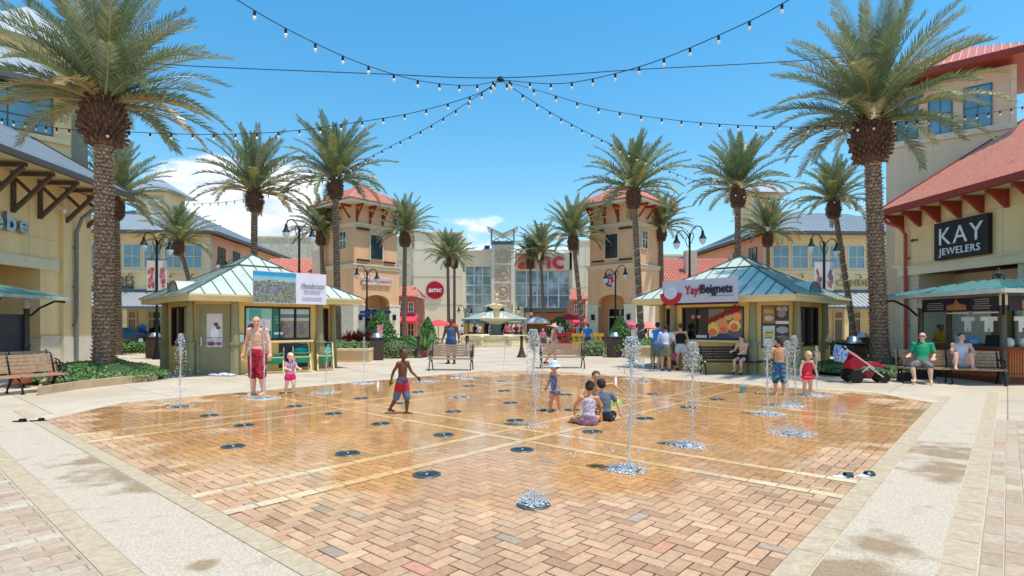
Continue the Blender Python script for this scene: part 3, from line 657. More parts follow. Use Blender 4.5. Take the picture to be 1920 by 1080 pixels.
# ---- far two-storey shops left and right, mirror images
def far_shop(side):
    L_=side<0
    P0=Vector(((393-CX)/F*50,50,0)) if L_ else Vector(((1436-CX)/F*50,50,0))
    lab='far cream two-storey shop row behind the left kiosk, grey metal roof with cupola' if L_ else 'far cream two-storey shop row behind the right kiosk, grey metal roof with cupola'
    t=thing('shop_row_building',lab,'building',P0,TH if L_ else R(3))
    s=-1 if L_ else 1      # building extends to x*s
    def X(a,b): a*=s;b*=s; return (min(a,b),max(a,b))
    W_=17; mb=MB(); x0,x1=X(0,W_); mb.box(x0,0,0,x1,19,9.6); part(mb,'wall','stucco_y2',t)
    # orange side wall
    mb=MB(); mb.box(*( (0.001,.01,0,.06,19,9.6) if L_ else (-.06,.01,0,-.001,19,9.6))); part(mb,'side_wall','stucco_o',t)
    mb=MB(); x0,x1=X(-.05,W_); mb.box(x0,-.09,6.15,x1,0,6.42); x0,x1=X(-.08,.3); mb.box(x0,-.1,0,x1,.3,9.4); part(mb,'belt_course','trim',t)
    n=8; pitch=1.72
    for i in range(n): window(t,s*(1.35+i*pitch),6.65,1.36,1.95,0,2,2,'blue_pane','trim',.1,.06)
    for y in (2.2,5.5):      # side windows
        f=MB(); px=.09 if L_ else -.09
        f.box(px-.04,y-.7,6.5,px+.04,y+.7,8.7); w=part(f,'window','dark_glass',t)
        f=MB(); 
        for k in (-.7,0,.7): f.box(px-.06,y+k-.05,6.5,px+.06,y+k+.05,8.7)
        for zz in (6.5,7.6,8.66): f.box(px-.055,y-.7,zz-.04,px+.055,y+.7,zz+.04)
        part(f,'frame','dark_metal',w)
    e=.85; x0,x1=X(-e,W_+e); z=9.75; c=[(x0,-e,z),(x1,-e,z),(x1,19+e,z),(x0,19+e,z)]; zr=13.4; r0,r1=sorted((s*6.5,s*(W_-4)))
    mb=MB(); sb=MB(); 
    roof_face(mb,[c[0],c[1],(r1,9.5,zr),(r0,9.5,zr)],.5,.05,.06,mbs=sb); roof_face(mb,[c[2],c[3],(r0,9.5,zr),(r1,9.5,zr)],.8,.05,.06,mbs=sb)
    roof_face(mb,[c[1],c[2],(r1,9.5,zr)],.5,.05,.06,mbs=sb); roof_face(mb,[c[3],c[0],(r0,9.5,zr)],.5,.05,.06,mbs=sb); mb.poly(c)
    rf=part(mb,'roof','grey_metal',t); part(sb,'standing_seam','grey_metal',rf)
    mb=MB(); x0,x1=X(-e-.06,W_+e); mb.box(x0,-e-.1,9.5,x1,-e+.02,9.78); a,b=X(-e-.08,-e+.02); mb.box(a,-e,9.5,b,19+e,9.78); part(mb,'gutter','dark_metal',t)
    # cupola
    cx=(s*9.1 if L_ else s*3.9); cy=9.5 
    mb=MB(); mb.box(cx-1.6,cy-1.6,12.0,cx+1.6,cy+1.6,15.0); cu=part(mb,'cupola','stucco_y2',t)
    mb=MB(); sb=MB(); q=2.6; cc=[(cx-q,cy-q,15),(cx+q,cy-q,15),(cx+q,cy+q,15),(cx-q,cy+q,15)]
    for i in range(4): roof_face(mb,[cc[i],cc[(i+1)%4],(cx,cy,16.7)],.5,.05,.05,mbs=sb)
    mb.poly(cc); part(mb,'cupola_roof','grey_metal',cu)
    mb=MB(); 
    for k in range(7): mb.box(cx-1.1,cy-1.66,13.2+k*.22,cx+1.1,cy-1.6,13.32+k*.22)
    part(mb,'louvre',S('grey_louvre',(170,174,168)),cu)
    # lower awning roof
    mb=MB(); sb=MB(); x0,x1=X(1.2 if L_ else 2.0,W_); ez=[(x0,-2.6,3.15),(x1,-2.6,3.15),(x1,-.02,4.5),(x0,-.02,4.5)]; roof_face(mb,ez,.42,.05,.05,mbs=sb); aw=part(mb,'awning_roof','grey_metal',t); part(sb,'standing_seam','grey_metal',aw)
    mb=MB(); mb.box(x0,-2.7,2.95,x1,-2.55,3.17); mb.box(x0,-.12,4.5,x1,0,4.72); part(mb,'awning_fascia',S('slate_blue_trim',(84,104,120)),aw)
    mb=MB()
    for i in range(5): a=s*(2.2+i*3.5); mb.box(a-.18,-2.5,0,a+.18,-2.2,2.96)
    part(mb,'arcade_post','stucco_y',t)
    for i in range(5):
        x=s*(3.95+i*3.4); mb=MB(); mb.box(x-1.2,-.05,.1,x+1.2,.01,2.75); w=part(mb,'shop_window','dark_glass',t)
        mb=MB(); 
        for k in (-1.2,-.1,.55,1.2): mb.box(x+k-.05,-.12,0,x+k+.05,-.04,2.8)
        mb.box(x-1.2,-.115,2.1,x+1.2,-.045,2.2); mb.box(x-1.2,-.115,2.72,x+1.2,-.045,2.82); part(mb,'frame','trim',w)
    for i in range(7):
        x=s*(1.3+i*1.75); mb=MB(); mb.tube([(x,-.05,6.0),(x,-.4,6.05),(x,-.5,5.9)],.03,6); mb.lathe([(.03,0),(.13,-.16)],8,(x,-.5,5.9)); part(mb,'gooseneck_lamp','iron',t)
    IR=M['iron']
    if L_:
        text('SHOES',1.15,S('bronze_letter',(120,100,74)),t,(-7.55,-.1,5.42),'wall_letters',ext=.04,sx=.62,space=1.2)
        mb=MB(); mb.box(-11.5,-.14,4.78,-6.4,-.02,5.02); b=part(mb,'green_name_board',S('dark_green_board',(38,84,74)),t)
        text('cesca',.72,IR,t,(-2.9,-.1,5.15),'wall_letters',ext=.04,bold=.02,space=1.15)
    else: text('KEE CANDLE',.86,S('grey_letter',(176,160,136)),t,(7.2,-.1,5.3),'wall_letters',ext=.05,bold=.01,space=1.1)
far_shop(-1); far_shop(1)
# barrel canopies beside the kiosks in the far shops
def barrel(px,py,Y,lab,r):
    p=pt(px,py,Y); t=thing('barrel_canopy',lab,'canopy',(p.x,p.y,p.z-r),R(0),'arched white canopies on the far shop fronts')
    mb=MB(); pr=[(r*math.cos(a),r*math.sin(a)) for a in [PI*k/12 for k in range(13)]]
    vs=[(x,0,z) for x,z in pr]+[(x,4.5,z) for x,z in pr]; mb.add(vs,[(k,k+1,k+14,k+13) for k in range(12)],True); part(mb,'curved_roof','white',t)
    mb=MB(); mb.extr([(x,0.02,z) for x,z in pr],(0,.1,0)); part(mb,'end_panel','stone',t)
# ---- orange entrance towers
def tower(side):
    L_=side<0
    P0=Vector((-12.13,43.5,0)) if L_ else Vector((9.36,43,0)); A=4.3; D=3.0; EH=11.1; 
    lab='orange stucco tower with red tile roof left of the cinema, white sign over the arch' if L_ else 'orange stucco tower with red tile roof right of the cinema, round blue and red emblem'
    rz=R(48.9) if L_ else R(-41.1)
    t=thing('entrance_tower',lab,'tower',P0,rz)
    x0,x1=(0,A) if L_ else (-A,0); cx=(x0+x1)/2
    mb=MB(); mb.box(x0+.12,.12,6.0,x1-.12,D+1.6,EH)                  # upper shaft
    aw=1.18; AZ=4.0                                                   # arch half width / crown
    pts=[(x0,0)]+[(cx-aw,0)]+[(cx-aw*math.cos(a),AZ-.55+.55*math.sin(a)) for a in [PI*k/10 for k in range(11)]]+[(cx+aw,0),(x1,0),(x1,6.0),(x0,6.0)]
    mb.extr([(p[0],0,p[1]) for p in pts],(0,.45,0)); mb.box(x0,.45,0,x0+.5,D+1.6,6); mb.box(x1-.5,.45,0,x1,D+1.6,6); mb.box(x0+.5,1.6,0,x1-.5,D+1.6,6); mb.box(x0+.5,.45,4.2,x1-.5,1.6,6)
    part(mb,'shaft','stucco_o',t)
    mb=MB(); mb.box(x0-.08,-.08,6.0,x1+.08,D+1.65,6.34); mb.box(x0-.14,-.14,6.24,x1+.14,D+1.7,6.34); mb.box(x0+.05,.05,9.25,x1-.05,D+1.65,9.5); mb.box(x0-.02,-.02,9.42,x1+.02,D+1.7,9.52); part(mb,'cornice_band','trim',t)
    mb=MB()
    for a,b in ((x0-.05,cx-aw+.0),(cx+aw,x1+.05)): mb.box(a,-.05,0,b,.4,3.1); mb.box(a-.03,-.08,3.1,b+.03,.3,3.22)
    mb.box(x0-.05,.4,0,x0-.001,D,3.1); mb.box(x1+.001,.4,0,x1+.05,D,3.1); part(mb,'cream_base',S('cream_tower_base',(232,220,196)),t)
    mb=MB(); mb.box(cx-.66,.06,6.72,cx+.66,.12,8.84); part(mb,'window_surround','trim',t); window(t,cx,6.9,.95,1.75,.05,3,4,'glass','frame',.05,.05)
    mb=MB(); mb.box(x0-.02+(0 if L_ else A+.0),0,0,x0-.01+(0 if L_ else A),.01,.01)
    # side window
    sx=x0+.08 if L_ else x1-.08
    mb=MB(); mb.box(sx-.05,1.1,7.6,sx+.05,1.9,8.9); w=part(mb,'side_window','glass',t); mb=MB()
    for k in (1.06,1.5,1.94): mb.box(sx-.08,k-.04,7.55,sx+.08,k+.04,8.95)
    for k in (7.55,8.25,8.93): mb.box(sx-.075,1.05,k-.04,sx+.075,1.95,k+.04)
    part(mb,'frame','trim',w)
    mb=MB(); mb.box(cx-1.1,1.5,0,cx+1.1,1.6,2.9); w=part(mb,'entrance_door','dark_glass',t); mb=MB()
    for k in (-1.1,-.45,0,.45,1.1): mb.box(cx+k-.05,1.42,0,cx+k+.05,1.52,2.95)
    mb.box(cx-1.1,1.42,2.2,cx+1.1,1.52,2.3); mb.box(cx-1.1,1.42,2.9,cx+1.1,1.52,3.0); part(mb,'frame','trim',w)
    # brackets under the eave
    for k in range(4):
        x=x0+.35+k*(A-.7)/3; mb=MB(); mb.bar((x,.1,9.6),(x,-.02,10.6),.16,.14,up=(1,0,0)); mb.box(x-.08,-.75,10.75,x+.08,.12,10.92); mb.bar((x,.05,9.9),(x,-.62,10.75),.12,.1,up=(1,0,0)); part(mb,'eave_bracket','red_trim',t)
    for k in range(3):
        y=.6+k*1.3; xs=x0 if L_ else x1; sg=-1 if L_ else 1; mb=MB(); mb.bar((xs+sg*-.05,y,9.9),(xs+sg*.62,y,10.75),.12,.1,up=(0,1,0)); a,b=sorted((xs-sg*.1,xs+sg*.75)); mb.box(a,y-.08,10.75,b,y+.08,10.92); part(mb,'eave_bracket','red_trim',t)
    e=.85; z=EH; mb=MB(); mb.box(x0-e,-e,z-.18,x1+e,D+1.6+e,z+.02); part(mb,'eave_slab','trim',t)
    c=[(x0-e-.05,-e-.05,z+.03),(x1+e+.05,-e-.05,z+.03),(x1+e+.05,D+1.6+e,z+.03),(x0-e-.05,D+1.6+e,z+.03)]; ap=(cx,(D+1.6)/2,13.1)
    mb=MB(); sb=MB()
    for i in range(4): roof_face(mb,[c[i],c[(i+1)%4],ap],.22,.2,.09,rnd=True,mbs=sb,step=.42)
    rf=part(mb,'roof','tile',t); part(sb,'barrel_tile','tile',rf)
    for x in (x0+.9,x1-.9): 
        mb=MB(); mb.box(x-.55,-.02,6.62,x+.55,.12,6.72); part(mb,'light_bar','iron',t)
        mb=MB(); mb.box(x-.55,-.08,9.02,x+.55,.12,9.12); part(mb,'light_bar','iron',t)
    for x in (x0+.55,x1-.55): mb=MB(); mb.box(x-.13,-.18,2.0,x+.13,-.05,2.45); part(mb,'wall_lantern','iron',t)
    if L_:
        text('Kitchen Collection',.5,S('grey_script',(214,206,214)),t,(cx-.1,-.1,5.25),'sign_letters',ext=.05,sx=.78,shear=.3,bold=.015)
        text('HOUSEWARES AND MORE',.26,S('white_red_letter',(244,214,214)),t,(cx-.1,-.1,4.85),'sign_letters',ext=.04,sx=.85,bold=.01)
    else:
        mb=MB(); n=20; 
        def arc(r0,r1,a0,a1,y):
            p=[(cx+r1*math.cos(a),y,5.1+r1*math.sin(a)) for a in [a0+(a1-a0)*k/n for k in range(n+1)]]+[(cx+r0*math.cos(a),y,5.1+r0*math.sin(a)) for a in [a1-(a1-a0)*k/n for k in range(n+1)]]; return p
        q=MB(); q.lathe([(.5,0),(.5,.08),(.46,.1)],28); q.v=[(cx+v[0],-v[2],5.1+v[1]) for v in q.v]; em=part(q,'round_emblem',S('emblem_white',(220,214,222)),t)
        mb.extr(arc(.34,.5,R(70),R(290),-.11),(0,-.03,0)); part(mb,'blue_arc',S('emblem_blue',(54,92,160)),em)
        mb=MB(); mb.extr(arc(.1,.3,R(-60),R(235),-.11),(0,-.04,0)); part(mb,'red_swirl',S('emblem_red',(204,64,60)),em)
tower(-1); tower(1)
# ---- red-tiled wings beside the towers
def wing(side):
    L_=side<0
    pa=(480,655,52) if L_ else (1212,1395,52)
    x0=(pa[0]-CX)/F*50; x1=(pa[1]-CX)/F*50
    lab='low orange wing with red clay tile roof left of the left tower' if L_ else 'low orange wing with red clay tile roof right of the right tower'
    t=thing('tile_roof_wing',lab,'building',(x0,50,0),0); w=x1-x0
    mb=MB(); mb.box(0,0,0,w,8,5.3); part(mb,'wall','stucco_o',t)
    e=.7; z=5.35; c=[(-e,-e,z),(w+e,-e,z),(w+e,8,z),(-e,8,z)]; mb=MB(); sb=MB(); zr=7.9
    a=(-e,4.6,zr) if L_ else (2.6,4.6,zr); b=(w-2.4,4.6,zr) if L_ else (w+e,4.6,zr)
    roof_face(mb,[c[0],c[1],b,a],.26,.22,.1,rnd=True,mbs=sb,step=.5); roof_face(mb,[c[1],c[2],b],.26,.22,.1,rnd=True,mbs=sb,step=.5); mb.poly([c[2],c[3],a,b]); roof_face(mb,[c[3],c[0],a],.26,.22,.1,rnd=True,mbs=sb,step=.5)
    rf=part(mb,'roof','tile',t); part(sb,'barrel_tile','tile',rf)
    mb=MB(); mb.box(-e,-e-.05,z-.3,w+e,-e+.12,z); k=.3
    while k<w: mb.box(k-.08,-e,z-.45,k+.08,0,z-.3); k+=.9
    part(mb,'fascia','red_trim',t)
    mb=MB(); xm=w*.62 if L_ else w*.5; mb.box(xm-.5,1.0,5.3,xm+.5,1.8,8.3); part(mb,'stone_pier','stone',t)
    for k in range(4): window(t,w*(k+.5)/4,1.0,1.3,2.6,0,2,3,'dark_glass','trim',.1,.05)
wing(-1); wing(1)
# ---- cinema
def cinema():
    Y=78; X=lambda px:(px-CX)/F*Y; Z=lambda py:H+(HY-py)/F*Y
    t=thing('cinema_building','large beige cinema with tall glass walls and a medallion pier at the far end','building',(0,Y,0),0)
    mb=MB(); mb.box(X(778),-1.2,0,X(868),14,Z(441)); mb.box(X(868),0,Z(500),X(922),14,Z(468)); mb.box(X(868),.35,0,X(922),14,Z(500))
    mb.box(X(965),0,Z(506),X(1072),14,Z(474)); mb.box(X(965),.5,0,X(1072),14,Z(506)); mb.box(X(1068),0,0,X(1078),.6,Z(474)); mb.box(X(1072),-.6,Z(640),X(1110),14,Z(455)); mb.box(X(1106),-.3,0,X(1220),14,Z(452)); mb.box(X(860),0,0,X(873),.35,Z(500))
    part(mb,'wall','cream_wall',t)
    mb=MB(); 
    for py in (470,520,572): mb.box(X(778),-1.235,Z(py),X(868),-1.2,Z(py)+.12)
    for py in (500,540): mb.box(X(1074),-.63,Z(py),X(1108),-.6,Z(py)+.1)
    for px in (1084,1096): mb.box(X(px),-.63,Z(560),X(px)+.12,-.6,Z(460))
    mb.box(X(778)-.1,-1.35,Z(441),X(868)+.1,-1.1,Z(438)); mb.box(X(1072),-.7,Z(455),X(1110),-.5,Z(452))
    part(mb,'reveal_joint','trim',t)
    # sloping white metal roofs
    mb=MB()
    for a,b in ((868,921),(966,1108)): mb.extr([(X(a),-.4,Z(469)),(X(a),4,Z(456)),(X(a),4,Z(456)-.2),(X(a),-.4,Z(469)-.2)],(X(b)-X(a),0,0))
    part(mb,'roof',S('white_metal_roof',(232,234,238),rough=.4),t)
    mb=MB(); mb.extr([(X(908),-.45,Z(466)),(X(908),1.4,Z(459)+.1),(X(908),1.4,Z(459)),(X(908),-.45,Z(467))],(X(918)-X(908),0,0)); part(mb,'dark_roof_panel',S('dark_blue_panel',(44,64,92)),t)
    # glass walls
    def gw(a,b,t0,b0,nx,nz,name,y):
        mb=MB(); mb.box(X(a),y-.05,Z(b0),X(b),y,Z(t0)); g=part(mb,name,S('cinema_glass',(120,150,152),rough=.12,var=.45,scale=.35,spec=.8,col2=srgb((176,196,194))),t)  # broad pale mottling puts reflections into the glass colour
        mb=MB()
        for i in range(nx+1): x=X(a)+(X(b)-X(a))*i/nx; mb.box(x-.09,y-.2,Z(b0),x+.09,y-.05,Z(t0))
        for j in range(nz+1): z=Z(b0)+(Z(t0)-Z(b0))*j/nz; mb.box(X(a),y-.19,z-.08,X(b),y-.06,z+.08)
        part(mb,'mullion',S('pale_mullion',(206,214,212),rough=.4),g)
    gw(873,921,499,606,3,6,'curtain_wall',.3); gw(967,1068,507,577,5,3,'curtain_wall',.45)
    # lower entrance
    mb=MB(); mb.box(X(985),-2.6,Z(586),X(1072),.4,Z(578)); part(mb,'entrance_canopy','dark_metal',t)
    mb=MB(); mb.box(X(1000),-.4,Z(600),X(1060),.4,Z(587)); part(mb,'brick_band',S('brick_red_brown',(168,112,84)),t)
    mb=MB(); mb.box(X(1000),-.1,0,X(1070),.4,Z(600)); g=part(mb,'entrance_doors','dark_glass',t)
    mb=MB()
    for k in range(13): x=X(1002)+(X(1068)-X(1002))*k/12; mb.box(x-.07,-.25,0,x+.07,-.1,Z(600))
    part(mb,'door_frame','trim',g)
    # medallion pier
    x0,x1=X(923),X(963); mb=MB(); mb.box(x0,-1.6,0,x1,.5,Z(463)); part(mb,'medallion_pier',S('pinkish_stone',(214,190,160),var=.1),t)
    mb=MB(); mb.box(x0-.05,-1.75,Z(572),x0+.35,-1.6,Z(462)); mb.box(x1-.35,-1.75,Z(572),x1+.05,-1.6,Z(462))
    for py in (463,497,531,565): mb.box(x0+.35,-1.72,Z(py)-.15,x1-.35,-1.6,Z(py)+.1)
    part(mb,'pier_trim',S('pale_stone_trim',(226,212,190)),t)
    for py in (483,515,547):
        q=MB(); q.lathe([(.86,0),(.86,.1),(.72,.12),(.68,.05),(.4,.05),(.36,.14),(.2,.14),(.02,.18)],28); q.v=[((x0+x1)/2+v[0],-1.62-v[2],Z(py)+v[1]) for v in q.v]; part(q,'medallion',S('stone_medallion',(196,172,142),var=.2,scale=3),t)
    # V roof with lattice
    mb=MB(); yz=lambda py:Z(py); xm=(x0+x1)/2
    for s_ in (-1,1):
        xe=xm+s_*2.05
        mb.extr([(xm,-2.6,yz(443)),(xe,-2.6,yz(430)),(xe,-2.6,yz(430)-.16),(xm,-2.6,yz(443)-.16)],(0,4,0))
    part(mb,'butterfly_roof',S('zinc_roof',(150,160,162),rough=.4,metal=.3),t)
    mb=MB()
    for s_ in (-1,1): mb.bar((xm+s_*1.5,-1.8,Z(463)),(xm+s_*1.5,-1.8,Z(434)),.22); mb.bar((xm+s_*1.45,-1.8,Z(456)),(xm,-1.8,Z(446)),.1); mb.bar((xm+s_*.1,-1.8,Z(459)),(xm+s_*1.45,-1.8,Z(444)),.08)
    mb.bar((xm-1.5,-1.8,Z(456)),(xm+1.5,-1.8,Z(456)),.12); mb.bar((xm-1.5,-1.8,Z(462)),(xm+1.5,-1.8,Z(462)),.12)
    for k in range(7): 
        a=xm-1.45+k*2.9/7; mb.bar((a,-1.8,Z(462)),(a+.41,-1.8,Z(456)),.06); mb.bar((a,-1.8,Z(456)),(a+.41,-1.8,Z(462)),.06)
    part(mb,'lattice_truss',S('teal_grey_steel',(120,152,160),rough=.4),t)
    mb=MB(); mb.box(xm-1.5,-1.5,Z(462),xm+1.5,-1.4,Z(456)); part(mb,'blue_panel','blue_sign',t)
    # round sign and big letters
    AM=S('crimson_sign',(186,16,44),rough=.4,var=.04); p=(X(818),-1.22,Z(545))
    q=MB(); q.lathe([(1.2,0),(1.2,.2),(1.14,.22)],40); q.v=[(p[0]+v[0],p[1]-v[2],p[2]+v[1]) for v in q.v]; sg=part(q,'round_sign',AM,t)
    text('amc',.98,M['white'],sg,(p[0],p[1]-.26,p[2]+.02),'sign_letters',ext=.04,bold=.02,sx=1.1,shear=.15)
    text('amc',3.5,AM,t,(X(1014),-.25,Z(489)),'wall_letters',ext=.15,bold=.06,sx=1.12)
cinema()
# plain cinema auditorium walls behind the tile wings
for px0,px1,top,lab in ((476,782,446,'long plain beige block wall behind the left red-tiled wing'),(1216,1400,480,'long plain beige block wall behind the right red-tiled wing')):
    Y=84; z=H+(HY-top)/F*Y; t=thing('auditorium_wall_building',lab,'building',((px0-CX)/F*Y,Y,0)); w=(px1-px0)/F*Y
    mb=MB(); mb.box(0,0,0,w,12,z); part(mb,'wall',S('mottled_block_wall',(208,200,176),var=.14,scale=.9,bump=.6,bscale=3,col2=srgb((190,180,154))),t)
    mb=MB(); mb.box(-.1,-.12,z,w+.1,.3,z+.25); part(mb,'coping','trim',t)
# red restaurants squeezed between towers and cinema
def resto(px0,px1,Y,top,lab,flip):
    x0=(px0-CX)/F*Y; x1=(px1-CX)/F*Y; z=H+(HY-top)/F*Y; t=thing('red_restaurant_building',lab,'building',(x0,Y,0)); w=x1-x0
    mb=MB(); mb.box(0,0,0,w,6,z); part(mb,'wall',S('brick_red_wall',(190,120,100),var=.2,scale=3),t)
    mb=MB(); sb=MB(); roof_face(mb,[(-.4,-.7,z),(w+.5,-.7,z),(w*.75,2,z+1.2),(0,2,z+1.2)],.26,.22,.1,rnd=True,mbs=sb,step=.5); mb.poly([(w+.5,-.7,z),(w+.5,6,z),(w*.75,2,z+1.2)]); rf=part(mb,'roof','tile',t); part(sb,'barrel_tile','tile',rf)
    mb=MB(); mb.extr([(-.1,0,z*.58),(-.1,-1.6,z*.44),(-.1,-1.6,z*.38),(-.1,0,z*.4)],(w+.3,0,0)); part(mb,'awning',S('pink_red_canvas',(222,60,76)),t)
    for k in range(2): window(t,w*(.28+.44*k),.4,w*.3,z*.3,0,2,2,'dark_glass','trim',.08,.05); window(t,w*(.28+.44*k),z*.66,w*.22,z*.2,0,2,2,'glass','white',.08,.05)
resto(746,780,60,556,'red brick restaurant with pink awning beside the left tower',0); resto(1074,1098,60,562,'red tiled restaurant corner beside the right tower',1)
# ---------------------------------------------------------------- KIOSKS
KC=1.44/2; KD=2.02   # half chamfer, diagonal face run
def poster(par,name,P,e,w,h,z0,col,blobs,off=.03):
    """flat printed panel: P = left end on the wall (local), e = unit vector along wall; blobs = coloured shapes (u,v,ru,rv,rgb)"""
    e=Vector(e); n=Vector((e.y,-e.x,0)); P=Vector(P)
    mb=MB(); a=P+n*off; b=a+e*w; mb.extr([(a.x,a.y,z0),(b.x,b.y,z0),(b.x,b.y,z0+h),(a.x,a.y,z0+h)],-n*.02)
    pan=mb.build(name,mat(name+str(col),srgb(col),rough=.35,var=.06,scale=2),par)
    for k,(u,v,ru,rv,rgb,*nm) in enumerate(blobs):
        q=MB(); c=a+e*u*w+Vector((0,0,z0+v*h)); sh=nm[1] if len(nm)>1 else 'o'
        if sh=='o': pts=[c+e*ru*math.cos(t)+Vector((0,0,rv*math.sin(t))) for t in [2*PI*i/18 for i in range(18)]]
        else: pts=[c-e*ru-Vector((0,0,rv)),c+e*ru-Vector((0,0,rv)),c+e*ru+Vector((0,0,rv)),c-e*ru+Vector((0,0,rv))]
        d=.004+.0025*k; q.extr([p+n*.001 for p in pts],n*d)
        q.build(nm[0] if nm else 'printed_shape',mat('print'+str(rgb),srgb(rgb),rough=.35,var=.12,scale=9,col2=srgb(tuple(min(255,c_+18) for c_ in rgb))),pan)
    return pan,n,a
def kiosk(C,lab,side):
    t=thing('kiosk',lab,'kiosk',(C[0],C[1],0),0)
    c,d=KC,KD; W2=c+d
    oc=[(-c,-W2),(c,-W2),(W2,-c),(W2,c),(c,W2),(-c,W2),(-W2,c),(-W2,-c)]  # 0-1 near chamfer, 1-2 right-front, 7-0 left-front
    # walls with openings: build each face as segments
    mb=MB(); HT=2.62
    wins={}
    for i in range(8):
        a=Vector((*oc[i],0)); b=Vector((*oc[(i+1)%8],0)); e=(b-a).normalized(); L_=(b-a).length; n=Vector((e.y,-e.x,0))
        def blk(u0,u1,z0,z1,m=mb,th=.12,pr=0):
            p=[a+e*u0+n*pr,a+e*u1+n*pr,a+e*u1-n*th,a+e*u0-n*th]; m.prism([(q.x,q.y) for q in p],z0,z1)
        if (i==1 and side<0) or (i==7 and side>0): # main window face
            m_=.28; blk(0,m_,0,HT); blk(L_-m_,L_,0,HT); blk(m_,L_-m_,2.28,HT); blk(m_,L_-m_,0,1.12); wins['main']=(a,e,n,L_)
        elif i in(1,7):
            m_=.5; blk(0,m_,0,HT); blk(L_-m_,L_,0,HT); blk(m_,L_-m_,2.28,HT); blk(m_,L_-m_,0,.0+.9); wins['side']=(a,e,n,L_)
        elif i==2 or i==6: m_=.25; blk(0,m_,0,HT); blk(L_-m_,L_,0,HT); blk(m_,L_-m_,2.28,HT); blk(m_,L_-m_,0,.25); wins['flank%d'%i]=(a,e,n,L_)
        else: blk(0,L_,0,HT); wins['ch' if i==0 else 'b%d'%i]=(a,e,n,L_)
    part(mb,'wall','kiosk_y',t)
    mb=MB(); 
    for i in range(8):
        x,y=oc[i]; k=1.03
        mb.prism([(x*k+.17*math.cos(PI/4*j+PI/8),y*k+.17*math.sin(PI/4*j+PI/8)) for j in range(8)],0,1.0); mb.prism([(x*k+.21*math.cos(PI/4*j+PI/8),y*k+.21*math.sin(PI/4*j+PI/8)) for j in range(8)],1.0,1.07)
        mb.prism([(x*k+.14*math.cos(PI/4*j+PI/8),y*k+.14*math.sin(PI/4*j+PI/8)) for j in range(8)],1.07,2.5,top=[(x*k+.105*math.cos(PI/4*j+PI/8),y*k+.105*math.sin(PI/4*j+PI/8)) for j in range(8)])
        mb.prism([(x*k+.15*math.cos(PI/4*j+PI/8),y*k+.15*math.sin(PI/4*j+PI/8)) for j in range(8)],2.42,2.6)
    part(mb,'column','olive',t)
    # roof
    HDg=4.25; ze=2.60; zt=4.26; rr=.27; zr=3.80
    c4=[(0,-HDg),(HDg,0),(0,HDg),(-HDg,0)]; mb=MB(); sb=MB()
    for i in range(4):
        p,q=c4[i],c4[(i+1)%4]; P=(p[0],p[1],ze+.02); Q=(q[0],q[1],ze+.02); P2=(p[0]*rr,p[1]*rr,zr-.02); Q2=(q[0]*rr,q[1]*rr,zr-.02)
        roof_face(mb,[P,Q,Q2,P2],.46,.03,.022,mbs=sb); sb.bar(P,P2,.07,.06); 
        A_=(p[0]*rr*1.02,p[1]*rr*1.02,zr); B_=(q[0]*rr*1.02,q[1]*rr*1.02,zr); roof_face(mb,[A_,B_,(0,0,zt+.04)],.46,.03,.022,mbs=sb); sb.bar(A_,(0,0,zt+.04),.06,.07); sb.bar(A_,B_,.05,.05)
    rf=part(mb,'roof','teal_roof',t); part(sb,'roof_seam','teal_seam',rf)
    mb=MB(); o=HDg
    for i in range(4):
        p,q=Vector((*c4[i],0)),Vector((*c4[(i+1)%4],0)); nn=(p+q).normalized(); s_=.985
        mb.prism([(v.x,v.y) for v in (p*s_,q*s_,q*.93,p*.93)],ze-.19,ze)
        mb.prism([(v.x,v.y) for v in (p*1.0,q*1.0,q*.987,p*.987)],ze-.03,ze+.03)
    part(mb,'fascia','fascia',t)
    mb=MB(); mb.prism([(v[0]*.98,v[1]*.98) for v in c4],ze-.17,ze-.13); part(mb,'soffit','kiosk_y',t)
    # eyebrow dormers on each front slope
    for i in (0,3):
        p,q=Vector((*c4[i],0)),Vector((*c4[(i+1)%4],0)); m_=(p+q)/2; nn=m_.normalized(); e=(q-p).normalized(); base=m_*.88+Vector((0,0,ze+.14)); r=.62
        pr=[(r*math.cos(a),r*.72*math.sin(a)) for a in [PI*k/14 for k in range(15)]]
        mb=MB(); vs=[base+e*x+Vector((0,0,z)) for x,z in pr]+[base-nn*1.35+e*x+Vector((0,0,z)) for x,z in pr]; mb.add(vs,[(k,k+1,k+16,k+15) for k in range(14)],True); dm=part(mb,'eyebrow_dormer','teal_roof',rf)
        mb=MB(); inn=[(x*.84,z*.84) for x,z in pr]; vs=[base+nn*.03+e*x+Vector((0,0,z)) for x,z in pr]+[base+nn*.03+e*x+Vector((0,0,z)) for x,z in inn]; mb.add(vs,[(k,k+1,k+16,k+15) for k in range(14)]); mb.v=[tuple(v) for v in mb.v]; part(mb,'dormer_trim','olive',rf)
        mb=MB(); mb.poly([base+nn*.01+e*x+Vector((0,0,z)) for x,z in inn]); part(mb,'dormer_glass','blue_pane',rf)
    # main window
    a,e,n,L_=wins['main']; m_=.28; w=L_-2*m_; p0=a+e*m_
    def slab(m,u0,u1,z0,z1,pr,th,nm,parent): 
        q=MB(); pts=[p0+e*u0+n*pr,p0+e*u1+n*pr,p0+e*u1+n*(pr-th),p0+e*u0+n*(pr-th)]; q.prism([(v.x,v.y) for v in pts],z0,z1); return part(q,nm,m,parent)
    g=slab('dark_glass',0,w,1.12,2.28,-.07,.02,'serving_window',t)
    q=MB()
    for u in (0,w*.5,w*.75,w-.05) if side<0 else (0,w*.22,w*.42,w-.05):
        pts=[p0+e*u+n*.02,p0+e*(u+.05)+n*.02,p0+e*(u+.05)-n*.06,p0+e*u-n*.06]; q.prism([(v.x,v.y) for v in pts],1.12,2.28)
